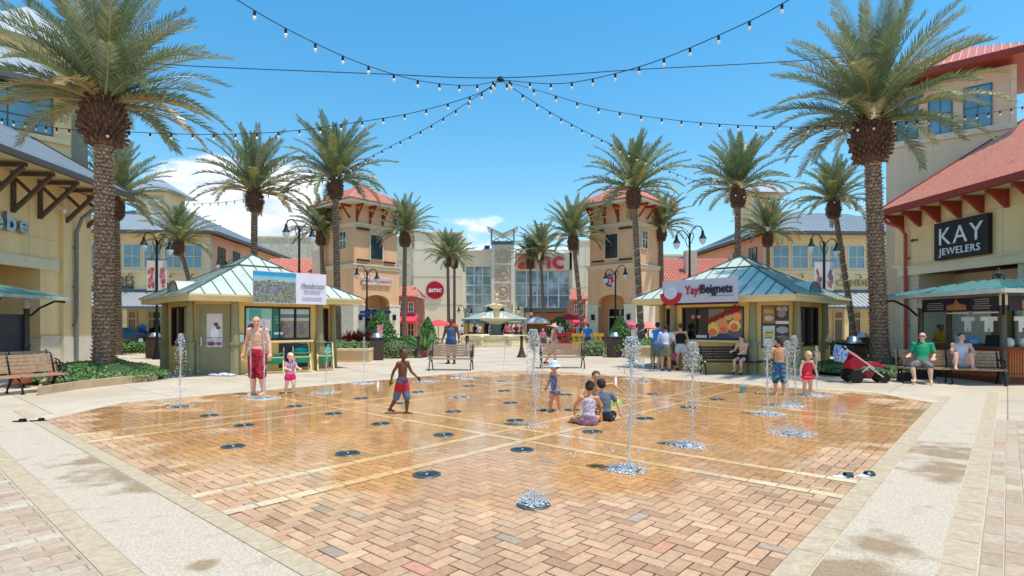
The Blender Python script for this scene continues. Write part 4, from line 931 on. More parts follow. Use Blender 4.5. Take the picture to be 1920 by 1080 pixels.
    for z in (1.12,2.22): pts=[p0+n*.025,p0+e*w+n*.025,p0+e*w-n*.06,p0-n*.06]; q.prism([(v.x,v.y) for v in pts],z,z+.06)
    part(q,'frame','frame',g)
    slab('fascia',-.05,w+.05,1.04,1.11,.16,.2,'counter_ledge',t)
    # door / near chamfer
    a2,e2,n2,L2=wins['ch']
    if side<0:
        mb=MB(); pr=.03
        for (u0,u1,z0,z1,pz) in ((.16,.28,0,2.32,.05),(L2-.28,L2-.16,0,2.32,.05),(.28,L2-.28,2.2,2.32,.05),(.28,L2-.28,.02,2.2,.02)):
            p=[a2+e2*u0+n2*pz,a2+e2*u1+n2*pz,a2+e2*u1-n2*.02,a2+e2*u0-n2*.02]; mb.prism([(v.x,v.y) for v in p],z0,z1)
        dr=part(mb,'door','olive',t)
        mb=MB(); q=a2+e2*.36; mb.box(q.x-.03,q.y-.1,.95,q.x+.03,q.y-.02,1.25); part(mb,'door_handle','steel',dr)
        poster(dr,'door_poster',a2+e2*.5,e2,.52,1.1,.92,(222,204,208),[(.5,.17,.26,.11,(206,186,196),'sand','r'),(.3,.10,.14,.07,(120,70,84),'shape'),(.78,.10,.1,.06,(130,84,96),'shape'),(.52,.42,.14,.2,(236,234,238),'white_shirt'),(.6,.68,.07,.06,(70,52,50),'head'),(.74,.58,.07,.06,(110,70,60),'head'),(.5,.28,.24,.01,(110,100,110),'fence_rail','r')])
        # window posters
        q0=p0+e*.05
        poster(g,'teal_poster',q0,e,.86,1.02,1.19,(150,200,196),[(.35,.78,.2,.2,(60,160,160),'shape','r'),(.6,.45,.3,.2,(222,216,206),'shape','r'),(.25,.38,.16,.12,(110,40,46),'shape'),(.5,.32,.12,.1,(120,60,56),'shape'),(.5,.13,.4,.12,(40,116,116),'shape','r')],off=.0)
        poster(g,'green_price_board',q0+e*.88,e,.42,1.02,1.19,(44,112,98),[(.5,.72,.12,.01,(150,200,180),'line','r'),(.5,.62,.14,.01,(150,200,180),'line','r'),(.5,.52,.1,.01,(150,200,180),'line','r'),(.5,.16,.15,.04,(220,230,226),'line','r')],off=.0)
        for uu in (w*.5+.06,w*.75+.06): poster(g,'beach_view_poster',p0+e*uu,e,w*.25-.1,1.02,1.19,(150,140,120),[(.5,.9,.30*w/2.86,.09,(176,190,200),'sky_print','r'),(.5,.76,.30*w/2.86,.06,(66,120,146),'sea_print','r'),(.5,.64,.30*w/2.86,.05,(196,186,160),'sand','r'),(.4,.3,.15,.2,(122,104,110),'shrub_print'),(.7,.42,.1,.1,(140,126,134),'shrub_print')],off=.0)
        poster(t,'lower_window_panel',p0+e*w*.5,e,w*.5,.86,.14,(16,30,52),[(.4,.6,.03,.12,(90,140,150),'reflection'),(.7,.45,.05,.1,(30,70,90),'reflection'),(.2,.35,.06,.07,(30,60,80),'reflection')],off=.02)  # window reflections painted on as flat coloured ovals
        poster(t,'paper_menu',a+e*.06,e,.2,.3,1.05,(40,36,32),[(.5,.5,.085,.13,(226,224,214),'paper','r')],off=.05)
    else:
        # printed food posters in the near chamfer
        pn,nn_,aa=poster(t,'food_poster',a2+e2*.30,e2,.92,1.42,.88,(52,36,34),[(.25,.78,.20,.28,(150,98,62),'pastry_print','r'),(.26,.70,.15,.09,(196,176,160),'sugar_print'),(.25,.86,.16,.07,(190,140,80),'pastry_print'),(.72,.80,.14,.12,(140,120,116),'beignet_print'),(.84,.92,.1,.09,(158,138,130),'beignet_print'),(.64,.92,.1,.08,(164,146,138),'beignet_print'),(.74,.60,.22,.05,(214,208,200),'menu_strip','r'),(.25,.28,.20,.34,(196,200,206),'plate_print','r'),(.26,.32,.17,.16,(196,184,108),'pancake_print'),(.26,.24,.14,.015,(84,64,40),'sauce_print'),(.26,.36,.14,.015,(84,64,40),'sauce_print'),(.74,.42,.2,.12,(160,152,156),'beignet_print'),(.76,.2,.2,.14,(128,96,84),'pastry_print')],off=.03)
        pn,nn_,aa=poster(g,'snowballs_poster',p0+e*(w*.44),e,w*.54,1.05,1.18,(132,118,104),[(.5,.08,.66,.08,(40,58,96),'blue_edge','r'),(.8,.2,.28,.16,(88,84,92),'shape'),(.16,.30,.22,.26,(236,196,92),'yellow_snowball'),(.14,.2,.15,.14,(238,110,70),'orange_snowball'),(.45,.36,.22,.2,(240,150,84),'orange_snowball'),(.46,.30,.13,.12,(236,96,70),'red_snowball'),(.40,.56,.2,.16,(222,138,80),'orange_snowball'),(.78,.42,.21,.2,(244,196,110),'yellow_snowball'),(.76,.38,.13,.13,(238,94,64),'red_snowball'),(.84,.72,.17,.15,(232,140,90),'orange_snowball'),(.6,.72,.14,.12,(206,180,110),'yellow_snowball')],off=.0)
        ang=math.atan2(e.y,e.x); cpt=aa+e*(w*.54*.47)+n*.06
        text('snowballs',.34,S('dark_red_letter',(150,26,30)),pn,(cpt.x,cpt.y,2.03),'poster_letters',ext=.006,rot=(Matrix.Rotation(ang,3,'Z')@Matrix.Rotation(PI/2,3,'X')@Matrix.Rotation(R(22),3,'Z')).to_euler(),bold=.012)
        slab(S('pink_sign_reflection',(226,120,140)),.34,.7,1.88,2.0,-.05,.01,'painted_sign_reflection',g)  # reflection of a pink sign, painted as a flat strip before the glass
        q=MB()
        for k in range(7): c_=p0+e*(w*.24+.09*k)-n*.03; q.lathe([(.035,0),(.045,.14),(.03,.15)],8,(c_.x,c_.y,1.13))
        part(q,'cup_row','white',g)
    for key in ('flank2','flank6','side'):
        a,e,n,L_=wins[key]; mm=.5 if key=='side' else .25; z0=.9 if key=='side' else .25; q=MB(); pts=[a+e*mm-n*.06,a+e*(L_-mm)-n*.06,a+e*(L_-mm)-n*.09,a+e*mm-n*.09]; q.prism([(v.x,v.y) for v in pts],z0,2.28); gg=part(q,'side_window','dark_glass',t)
        q=MB()
        for u in (mm,(mm+L_-mm)/2-.025,L_-mm-.05): pts=[a+e*u+n*.02,a+e*(u+.05)+n*.02,a+e*(u+.05)-n*.05,a+e*u-n*.05]; q.prism([(v.x,v.y) for v in pts],z0,2.28)
        for z in (z0,2.23): pts=[a+e*mm+n*.018,a+e*(L_-mm)+n*.018,a+e*(L_-mm)-n*.05,a+e*mm-n*.05]; q.prism([(v.x,v.y) for v in pts],z,z+.05)
        part(q,'frame',S('dark_brown_frame',(64,30,26)),gg)
    # roof sign
    a,e,n,L_=wins['main']; mid=a+e*L_/2
    if side<0:
        W_,HS=2.5,1.06; P=mid-e*(W_/2-.05)+n*.92+Vector((0,0,2.50)); zs=2.36
        mb=MB(); q=P+e*W_; mb.extr([(P.x,P.y,zs),(q.x,q.y,zs),(q.x,q.y,zs+HS),(P.x,P.y,zs+HS)],-n*.05); sg=part(mb,'roof_sign',S('white_sign_board',(226,222,232),rough=.35,var=.03),t)
        mb=MB(); p=P+n*.01; q=P+e*W_*.56+n*.01; mb.extr([(p.x,p.y,zs+.03),(q.x,q.y,zs+.03),(q.x,q.y,zs+HS-.03),(p.x,p.y,zs+HS-.03)],-n*.02)
        ph=mb.build('dune_photo',[S('print_dune',(126,140,96),var=.3,scale=9,col2=srgb((150,140,156)))],sg)
        rr_=random.Random(5)
        mb=MB(); mb.col=srgb((60,150,190)); 
        def qd(u0,u1,v0,v1,dn,c_):
            mb.col=srgb(c_); A_=P+e*W_*.56*u0+n*dn; B_=P+e*W_*.56*u1+n*dn; mb.add([(A_.x,A_.y,zs+.03+v0),(B_.x,B_.y,zs+.03+v0),(B_.x,B_.y,zs+.03+v1),(A_.x,A_.y,zs+.03+v1)],[(0,1,2,3)])
        qd(0,1,.86,1.0,.013,(56,150,196)); qd(0,1,.78,.86,.013,(110,196,206)); qd(0,1,.68,.78,.013,(176,182,196))
        for k in range(420):
            u=rr_.random()*.97; v=rr_.random()**1.1*.72; sz=rr_.uniform(.01,.035)
            pal=((112,104,160),(140,132,186),(86,104,74)) if (.3<v<.55 and rr_.random()<.75) else ((96,122,70),(150,168,98),(70,86,70),(176,182,170),(124,140,120))
            qd(u,u+sz*.8,v,v+sz*1.5,.015+k*.00002,rr_.choice(pal))
        mb.build('dune_detail',mat('print_attr',(0,0,0),attr=True,rough=.4,var=.1,scale=20),sg)
        ang=math.atan2(e.y,e.x); rot=(Matrix.Rotation(ang,3,'Z')@Matrix.Rotation(PI/2,3,'X')).to_euler(); cp=P+e*W_*.79+n*.03
        text('Henderson',.27,S('purple_grey_letter',(70,62,84)),sg,(cp.x,cp.y,zs+.62),'sign_letters',ext=.004,rot=rot,shear=.45,sx=.62,space=1.12); 
        for z_,l_ in ((.42,.6),(.20,.72)):
            mb=MB(); p=cp-e*l_/2; q=cp+e*l_/2; mb.extr([(p.x,p.y,zs+z_),(q.x,q.y,zs+z_),(q.x,q.y,zs+z_+.012),(p.x,p.y,zs+z_+.012)],-n*.02); part(mb,'small_print',S('purple_grey_letter',(70,62,84)),sg)
    else:
        W_,HS=2.75,.80; P=mid-e*(W_/2+.05)+n*.92; zs=2.42
        mb=MB(); q=P+e*W_; mb.extr([(P.x,P.y,zs),(q.x,q.y,zs),(q.x,q.y,zs+HS),(P.x,P.y,zs+HS)],-n*.05); sg=part(mb,'roof_sign',S('silver_sign_board',(196,196,212),rough=.35,var=.03),t)
        mb=MB(); p=P-n*.01; q=P+e*W_-n*.01; mb.extr([(p.x,p.y,zs-.07),(q.x,q.y,zs-.07),(q.x,q.y,zs),(p.x,p.y,zs)],-n*.05); part(mb,'dark_red_sill',S('maroon_trim',(70,18,20)),sg)
        ang=math.atan2(e.y,e.x); rot=(Matrix.Rotation(ang,3,'Z')@Matrix.Rotation(PI/2,3,'X')).to_euler()
        c1=P+e*W_*.43+n*.03; c2=P+e*W_*.735+n*.03
        text('Yay!',.42,S('sign_red_letter',(176,34,44)),sg,(c1.x,c1.y,zs+.42),'sign_letters',ext=.01,rot=rot,bold=.008,sx=.8); text('Beignets',.42,S('sign_navy_letter',(34,40,58)),sg,(c2.x,c2.y,zs+.44),'sign_letters',ext=.01,rot=rot,bold=.012,sx=.8)
        mb=MB(); p=c2-e*.35+e*.05; q=c2+e*.6; mb.extr([(p.x,p.y,zs+.2),(q.x,q.y,zs+.2),(q.x,q.y,zs+.215),(p.x,p.y,zs+.215)],-n*.02); part(mb,'small_print',S('grey_print',(130,130,140)),sg)
        # red curved bowl-like mark and round plate on the sign's left end (plain shapes)
        cc=P+e*.34+n*.05; mb=MB(); pts=[(.42*math.cos(t_),.42*math.sin(t_)) for t_ in [PI+PI*k/16 for k in range(17)]]+[(.26*math.cos(t_),.24*math.sin(t_)+.02) for t_ in [2*PI-PI*k/16 for k in range(17)]]
        mb.extr([(cc.x+e.x*x,cc.y+e.y*x,zs+.34+z) for x,z in pts],-n*.03); part(mb,'red_crescent','red',sg)
        mb=MB(); mb.extr([(cc.x+e.x*.25*math.cos(t_),cc.y+e.y*.25*math.cos(t_),zs+.36+.22*math.sin(t_)) for t_ in [2*PI*k/20 for k in range(20)]],-n*.02); part(mb,'pale_disc',S('pale_disc',(214,214,226)),sg)
    return t
kiosk((-9.85,21.5),'yellow kiosk with teal metal roof, dune photo sign and beach chairs in front',-1)
kiosk((8.83,21.9),'yellow food kiosk with teal metal roof and white beignet sign, snowball poster in its window',1)
# ---------------------------------------------------------------- CARTS
def cart(x,y,lab,side):
    t=thing('vending_cart',lab,'market cart',(x,y,0),TH)
    # local origin = near corner toward the plaza axis; x grows away from the plaza, y into depth
    W_=2.6; D=2.95 if side>0 else 1.3; s=1 if side>0 else -1
    mb=MB()
    for (px,py) in ((0,0),(0,D),(W_,0),(W_,D),(W_*.36,D*.98)) if side>0 else ((0,0),(0,D),(W_,0),(W_,D)):
        q=(s*px,py); mb.lathe([(.15,0),(.15,.12),(.10,.2),(.10,.9),(.13,.95),(.085,1.02),(.085,2.15),(.12,2.2)],12,(q[0],q[1],0))
    part(mb,'column',S('bronze_column',(96,88,78),rough=.5,metal=.3),t)
    mb=MB(); sb=MB(); o=.85; z=2.62; X0,X1=sorted((-s*o,s*(W_+o))); c=[(X0,-o,z),(X1,-o,z),(X1,D+o,z),(X0,D+o,z)]; cxx=s*W_/2; k=.42
    zc=3.0; c2=[(cxx-k,D/2-k,zc),(cxx+k,D/2-k,zc),(cxx+k,D/2+k,zc),(cxx-k,D/2+k,zc)]
    for i in range(4): roof_face(mb,[c[i],c[(i+1)%4],c2[(i+1)%4],c2[i]],.38,.03,.04,mbs=sb)
    mb.poly(c2); rf=part(mb,'roof',S('teal_cart_roof',(66,128,122),rough=.4,metal=.2,var=.15,scale=2),t); part(sb,'roof_seam',S('pale_teal_seam',(140,182,170)),rf)
    mb=MB(); mb.lathe([(.16,0),(.17,.05),(.07,.09),(.05,.14),(.10,.2),(.07,.27),(.025,.31),(.04,.35),(.01,.42)],10,(cxx,D/2,zc))
    for k_ in range(4): a=PI/2*k_; mb.tube([(cxx+.16*math.cos(a),D/2+.16*math.sin(a),zc+.05),(cxx+.2*math.cos(a),D/2+.2*math.sin(a),zc+.17),(cxx+.07*math.cos(a),D/2+.07*math.sin(a),zc+.25)],.02,6)
    part(mb,'finial',S('verdigris_finial',(60,72,60)),t)
    mb=MB(); mb.box(X0,-o-.04,z-.11,X1,-o+.04,z); mb.box(X0-.04,-o,z-.11,X0+.04,D+o,z); mb.box(X1-.04,-o,z-.11,X1+.04,D+o,z); mb.poly([(p[0],p[1],z-.06) for p in c]); part(mb,'eave_trim',S('pale_eave_metal',(206,200,186)),t)
    for (px,py,dx,dy) in ((0,0,-1,-1),(0,D,-1,1),(W_,0,1,-1)):
        mb=MB(); q=Vector((s*px,py,1.95)); dd=Vector((s*dx,dy,0)).normalized(); mb.tube([q+dd*.1,q+dd*.35+Vector((0,0,.28)),q+dd*.75+Vector((0,0,.52)),q+dd*1.05+Vector((0,0,.5))],.035,8); part(mb,'scroll_bracket','iron',t)
        mb=MB(); mb.lathe([(.09,0),(.1,.03),(.1,.30),(.07,.34)],12,(s*px-.0,py-.0,2.2)); part(mb,'lantern',S('lantern_glass',(232,226,206)),t)
    SBm=S('navy_sign_board',(44,40,66),rough=.45,var=.15); PR=S('gold_print',(190,130,84)); PW=S('pale_print',(196,182,176))
    if side>0:
        mb=MB(); mb.box(-.05,.12,2.06,0,D-.12,2.47); b1=part(mb,'sign_panel',SBm,t); mb=MB(); mb.box(.12,-.05,2.06,W_-.12,0,2.47); b2=part(mb,'sign_panel',SBm,t)
        for (yc,ln,ws,mm) in ((.62,5,.32,PW),(2.3,4,.34,PW)):
            mb=MB()
            for k in range(ln): mb.box(-.06,yc-ws*random.uniform(.7,1),2.13+k*.065,-.05,yc+ws*random.uniform(.7,1),2.15+k*.065)
            part(mb,'menu_lines',mm,b1)
        mb=MB(); mb.extr([(-.065,1.15,2.1),(-.065,1.85,2.1),(-.065,1.85,2.25),(-.065,1.6,2.3),(-.065,1.5,2.44),(-.065,1.4,2.3),(-.065,1.15,2.25)],(.012,0,0)); part(mb,'gold_crest',PR,b1)
        mb=MB(); mb.extr([(.5,-.065,2.1),(1.5,-.065,2.1),(1.5,-.065,2.36),(.5,-.065,2.36)],(0,.012,0)); part(mb,'gold_crest',PR,b2)
        mb=MB(); mb.box(.02,.1,.12,W_-.02,D-.1,.95); part(mb,'counter_body','cart_wood',t)
        mb=MB(); mb.box(-.14,-.16,.95,W_+.1,D+.1,1.03); mb.box(-.03,-.03,.0,W_+.02,D+.02,.14); part(mb,'counter_top',S('dark_cart_wood',(120,64,38),var=.2,scale=6),t)
        mb=MB()
        for k in range(5):
            y=.2+k*.55
            for b in range(6): mb.box(-.02,y+b*.08,.28,.02,y+b*.08+.035,.85)
        for k in range(4):
            for b in range(6): mb.box(.25+k*.6+b*.08,.06,.28,.285+k*.6+b*.08,.1,.85)
        part(mb,'carved_spindles',S('light_cart_wood',(206,130,78),var=.15,scale=8),t)
        mb=MB(); mb.box(-.01,.1,.16,.0+.018,D-.1,.26); mb.box(-.01,.1,.86,.018,D-.1,.94); mb.box(.1,.062,.16,W_-.1,.1,.26); mb.box(.1,.062,.86,W_-.1,.1,.94); part(mb,'rail','cart_wood',t)
        mb=MB(); 
        for y in (.55,1.5): mb.box(-.02,y-.4,1.99,.0,y+.4,2.03); 
        part(mb,'light_strip',S('warm_strip',(250,230,200)),t)
    else:
        mb=MB(); mb.box(-W_+.1,0,.05,-.1,D,2.0); part(mb,'cart_body',S('plum_grey_shutter',(84,78,80),rough=.5,var=.05),t)
        mb=MB()
        for k in range(26): mb.box(-W_+.14,-.03,.1+k*.073,-.16,0,.1+k*.073+.05); mb.box(-.1,.1,.1+k*.073,-.07,D-.1,.1+k*.073+.05)
        part(mb,'rolling_shutter',S('grey_shutter_slat',(104,98,100),rough=.45,metal=.2),t)
        mb=MB(); mb.box(-W_+.05,-.06,2.02,-.05,.0,2.47); part(mb,'wood_header','cart_wood',t)
        mb=MB(); mb.box(-1.6,-.1,1.98,-.42,-.06,2.46); yb=part(mb,'yellow_banner','yellow',t)
        text('o Mark',.24,S('orange_letter',(196,70,24)),yb,(-.82,-.115,2.28),'banner_letters',ext=.006,bold=.008)
        text('express',.2,S('orange_letter',(196,70,24)),yb,(-.82,-.115,2.1),'banner_letters',ext=.006,bold=.01)
    return t
cart(13.8,15.95,'wooden market cart with teal roof, carved spindle counter and navy sign at the right edge',1)
cart(-16.4,18.0,'closed cart with grey rolling shutter and yellow banner at the left edge',-1)
# goods on the right cart
def gpos(lx,ly,lz): v=Matrix.Rotation(TH,4,'Z')@Vector((lx,ly,lz)); return Vector((13.8,15.95,0))+v
t=thing('laptop','open black laptop on the cart counter','laptop',gpos(.35,.75,1.03),R(-60)); mb=MB(); mb.box(-.2,-.15,0,.2,.13,.02); part(mb,'keyboard_base','iron',t); mb=MB(); mb.extr([(-.2,.13,.02),(.2,.13,.02),(.2,.22,.32),(-.2,.22,.32)],(0,.015,0)); part(mb,'screen','iron',t)
mb=MB(); mb.box(-.22,-.16,0,.22,.16,.03); mb.box(-.22,-.16,.0,-.2,.16,.3); mb.box(.2,-.16,0,.22,.16,.3); mb.box(-.22,.14,0,.22,.16,.3); mb.box(-.22,-.16,0,.22,-.14,.2)
for k in range(6): mb.box(-.17+k*.06,-.1,.03,-.13+k*.06,.1,.26+.02*(k%3))
one(mb,'display_basket',S('pale_blue_plastic',(150,194,222),rough=.4,var=.2,scale=12),'pale blue wire basket of packets on the cart counter','basket',gpos(.25,1.5,1.03),R(10))
mb=MB(); mb.ball((0,0,.11),(.17,.14,.11),10,6); mb.ball((.12,.05,.14),(.1,.09,.09),8,5)
one(mb,'plastic_bag',S('light_blue_bag',(120,178,224),rough=.4,var=.2,scale=15),'crumpled light blue bag on the cart counter beside the basket','bag',gpos(.2,1.12,1.03))
for k,(lx,ly,w_) in enumerate(((.3,.15,'white round plush toy on the cart counter near the column'),(.75,.12,'white round tub at the right end of the cart counter'))):
    mb=MB(); mb.lathe([(.10,0),(.14,.08),(.12,.2),(.05,.26)],14); one(mb,'tub' if k else 'plush_toy',S('cream_white',(232,226,212)),w_,'tub' if k else 'toy',gpos(lx,ly,1.03))
for k,(lx,ly,l_) in enumerate(((.0,1.15,'white baby outfit hung under the cart roof, left one'),(.0,.45,'white baby outfit hung under the cart roof between the posts'),(.6,-.0,'white baby outfit hung under the cart roof right of the near post'))):
    mb=MB(); mb.box(-.10,-.01,-.38,.10,.01,-.06); mb.box(-.2,-.01,-.18,-.1,.01,-.06); mb.box(.1,-.01,-.18,.2,.01,-.06); mb.box(-.1,-.01,-.5,-.02,.01,-.38); mb.box(.02,-.01,-.5,.1,.01,-.38); mb.tube([(0,0,-.06),(0,0,.02),(0,0,.25)],.006,5)
    o_=one(mb,'hanging_babygrow',S('white_cotton',(236,228,220)),l_,'clothes',gpos(lx,ly,1.95),R(-80+k*20),'baby clothes hung on the cart')
# ---------------------------------------------------------------- PALMS
def frond(mb,rnd,az,el,L,droop,nl,lw,ll,col,rad=.12,z0=0):
    pts=[];seg=11;p=Vector((math.cos(az)*rad,math.sin(az)*rad,z0));a=el;side=rnd.uniform(-.25,.25);az2=az
    for i in range(seg+1):
        pts.append(p.copy()); d=Vector((math.cos(a)*math.cos(az2),math.cos(a)*math.sin(az2),math.sin(a))); p=p+d*L/seg; a-=droop/seg*(.5+1.2*i/seg); az2+=side/seg
    mb.col=tuple(c*1.5 for c in (col[0]*1.1,col[1],col[2]*.9)); mb.tube(pts,[.035*(1-.85*i/seg)+.004 for i in range(seg+1)],4,False,False)
    for k in range(nl):
        t=.13+.87*(k/(nl-1)); f=t*seg; i=min(int(f),seg-1); u=f-i; q=pts[i].lerp(pts[i+1],u); d=(pts[i+1]-pts[i]).normalized(); sd_=d.cross(Vector((0,0,1)))
        if sd_.length<.1: sd_=Vector((1,0,0))
        sd_.normalize(); up=sd_.cross(d); l=ll*(math.sin(min(1,(t-.05)*1.15)*PI*.86)**.6)*(1-.45*t)*rnd.uniform(.85,1.1)+.06
        fw=.55+.75*t
        for s in (-1,1):
            v=(sd_*s+d*fw+up*rnd.uniform(.15,.75)).normalized(); tip=q+v*l+Vector((0,0,-l*l*.28)); w=d*lw*.5; m=q.lerp(tip,.45)+Vector((0,0,.01)); b=rnd.uniform(.75,1.25)
            mb.col=(col[0]*b,col[1]*b,col[2]*b); mb.add([q-w*.5,q+w*.5,m+w,tip,m-w],[(0,1,2,3,4)],False)
def crown(name,seed,nf,nl,lw,ll,L,par=None,elmin=.02):
    rnd=random.Random(seed); mb=MB()
    for k in range(nf):
        f=k/(nf-1); el=1.45-(1.45-elmin)*f**1.12+rnd.uniform(-.12,.12); az=k*2.39996+rnd.uniform(-.2,.2); Lf=L*(.78+.25*math.sin(PI*min(1,f*.9+.1)))*rnd.uniform(.85,1.1)
        r=rnd.random()
        col=(.19,.235,.10)
        if r<.25: col=(.29,.29,.11)
        elif r<.5: col=(.155,.205,.10)
        elif r<.72: col=(.28,.30,.18)
        if f>.86 and rnd.random()<.6: col=(.36,.27,.11)
        frond(mb,rnd,az,el,Lf,.45+.95*f*rnd.uniform(.5,1.2),nl,lw,ll,col,rad=.10+.16*f,z0=.35-.45*f)
    return mb.build(name,M['leaf'],par,fix=False)
def trunk(name,h,r0,r1,par,detail=1,lean=(0,0),bend=0):
    mb=MB(); n=14; rows=int(h/.22); pts=[];rs=[]
    def cpos(z): t=z/h; return Vector((lean[0]*t+bend*math.sin(PI*t),lean[1]*t,z))
    def rad(z): t=z/h; return r0*(1+.22*math.exp(-z/.4))*(1-t)+r1*t
    for i in range(rows+1): z=h*i/rows; pts.append(cpos(z)); rs.append(rad(z)*.94)
    mb.tube(pts,rs,n); tk=part(mb,name,'trunk',par)
    mb=MB(); rnd=random.Random(int(h*100)); z=.05; k=0; dz=.115/detail; nb=int(13*detail) 
    while z<h-.05:
        rr=rad(z)
        for j in range(nb):
            a=2*PI*(j+.5*(k%2))/nb+rnd.uniform(-.05,.05); w=2*PI/nb*.52; c=cpos(z); pr=.16*r0*rnd.uniform(.6,1.35); hh=.085*rnd.uniform(.8,1.2)
            def P(an,r_,zz): return c+Vector((math.cos(an)*r_,math.sin(an)*r_,zz))
            mb.add([P(a-w,rr*.93,0),P(a+w,rr*.93,0),P(a+w*.8,rr+pr*.6,hh*.85),P(a,rr+pr,hh),P(a-w*.8,rr+pr*.6,hh*.85),P(a,rr*.92,hh*.75)],[(0,1,2,3,4),(2,5,3),(3,5,4)],False)
        z+=dz; k+=1
    part(mb,'cut_leaf_bases','boot',tk); return cpos(h)
def boss(par,top,r=.46,h=1.25,seed=1,n=170):
    mb=MB(); rnd=random.Random(seed); z0=top.z-h*.78
    mb.lathe([(r*.60,0),(r*.66,h*.18),(r*.9,h*.42),(r*.95,h*.62),(r*.7,h*.85),(r*.3,h*1.0)],14,(top.x,top.y,z0)); b=part(mb,'crown_boss','boss',par)
    mb=MB()
    for k in range(n):
        f=(k/n); a=k*2.39996; zz=h*(.05+.9*f); rr=r*(.62+.36*math.sin(PI*min(1,f*1.1))); e_=-.2+1.3*f
        d=Vector((math.cos(a)*math.cos(e_),math.sin(a)*math.cos(e_),math.sin(e_))); p=Vector((top.x+math.cos(a)*rr*.8,top.y+math.sin(a)*rr*.8,z0+zz)); l=rnd.uniform(.12,.24)*(r/.46)
        mb.bar(p,p+d*l+Vector((0,0,.02)),.075*(r/.46),.03,up=(-math.sin(a),math.cos(a),.01))
    part(mb,'cut_petioles','petiole',b)
def palm(x,y,h,crown_r,lab,seed,r=.33,detail=1,lean=(0,0),rz=0,crown_src=None,spec=None,wrap=False,z0=0,bend=0):
    t=thing('date_palm',lab,'palm tree',(x,y,z0),0,'date palms round the plaza')
    top=trunk('trunk',h,r*1.05,r*.84,t,detail,lean,bend); boss(t,top,.56 if detail==1 else .40,1.55 if detail==1 else 1.3,seed,n=230 if detail==1 else 170)
    if crown_src is None: c=crown('crown',seed,spec[0],spec[1],spec[2],spec[3],crown_r,t)
    else: c=bpy.data.objects.new('crown',crown_src.data); SC.collection.objects.link(c); c.parent=t; s=crown_r/3.2; c.scale=(s,s,s)
    c.location=top+Vector((0,0,.12)); c.rotation_euler=(0,0,rz)
    if wrap:
        mb=MB(); rr=r*1.12; N=int(h*.62/.035); pts=[]
        for k in range(0,N): 
            z=.4+k*.035; tt=z/h; a=k*.42; pts.append(Vector((lean[0]*tt+bend*math.sin(PI*tt)+rr*math.cos(a),lean[1]*tt+rr*math.sin(a),z)))
        mb.tube(pts,.011,4,False,False); part(mb,'light_wrap','white',t)
    return t
# planters, ground cover and kerbs are built first so the near palms stand in them
def leafmound(cx,cy,rx,ry,h,n,size,cols,rz=0,seed=1,z0=.1,flat=.5):
    rnd=random.Random(seed); mb=MB(); c,s=math.cos(rz),math.sin(rz)
    def fn():
        a=rnd.uniform(0,2*PI); q=math.sqrt(rnd.random()); x=q*rx*math.cos(a); y=q*ry*math.sin(a); z=z0+h*(1-q**2.2)*(.8+.4*noise.noise(Vector((x*1.3,y*1.3,seed))))+rnd.uniform(-.02,.05)
        return (cx+c*x-s*y,cy+s*x+c*y,max(z,z0)),(x/rx*.6,y/ry*.6,.8)
    leafcloud(mb,fn,n,size,cols,rnd); return mb
GC=[(.10,.22,.05),(.14,.28,.07),(.07,.16,.04),(.20,.34,.11)]
def planter(poly,lab,mound,seed,n=9500):
    t=thing('kerbed_planter',lab,'planter',(0,0,0))
    pts=[Vector(p) for p in poly]; cen=sum(pts,Vector((0,0,0)))/len(pts); inn=[p+(cen-p).normalized()*.26 for p in pts]
    mb=MB(); n_=len(pts)
    for i in range(n_):
        a,b,c,d=pts[i],pts[(i+1)%n_],inn[(i+1)%n_],inn[i]; k=.004; mb.prism([(a.x,a.y),(b.x,b.y),(c.x,c.y),(d.x,d.y)],-.02,.20)
    part(mb,'kerb','kerb',t); mb=MB(); mb.prism([(p.x,p.y) for p in inn],-.02,.12); part(mb,'soil','soil',t)
    cx,cy,rx,ry,h,rz=mound; mb=MB(); mb.ball((0,0,0),(rx*.93,ry*.93,h*.9),24,10,Matrix.Rotation(rz,3,'Z')); mb.v=[(v[0]+cx,v[1]+cy,max(v[2],0)+.1) for v in mb.v]; part(mb,'mound',S('mossy_mound',(52,74,30),var=.4,scale=14),t)
    mb=leafmound(cx,cy,rx*1.03,ry*1.03,h,n,.05,GC,rz,seed,.12); gcv=mb.build('ground_cover',M['leaf2'],t,fix=False); return t
Pl=[gp(70,742),gp(140,731),gp(296,713),gp(250,692),gp(160,684),gp(96,700)]
planter(Pl,'kerbed bed of green ground cover round the big left palm',(-12.4,17.0,1.9,1.75,.52,0),3)
Pr=[gp(1556,700),gp(1600,704),gp(1700,712),gp(1745,700),gp(1700,680),gp(1580,684)]
planter(Pr,'kerbed bed of green ground cover round the big right palm',(11.95,19.3,2.0,1.9,.45,R(10)),4)
SPN=(62,62,.034,.52,3.55)
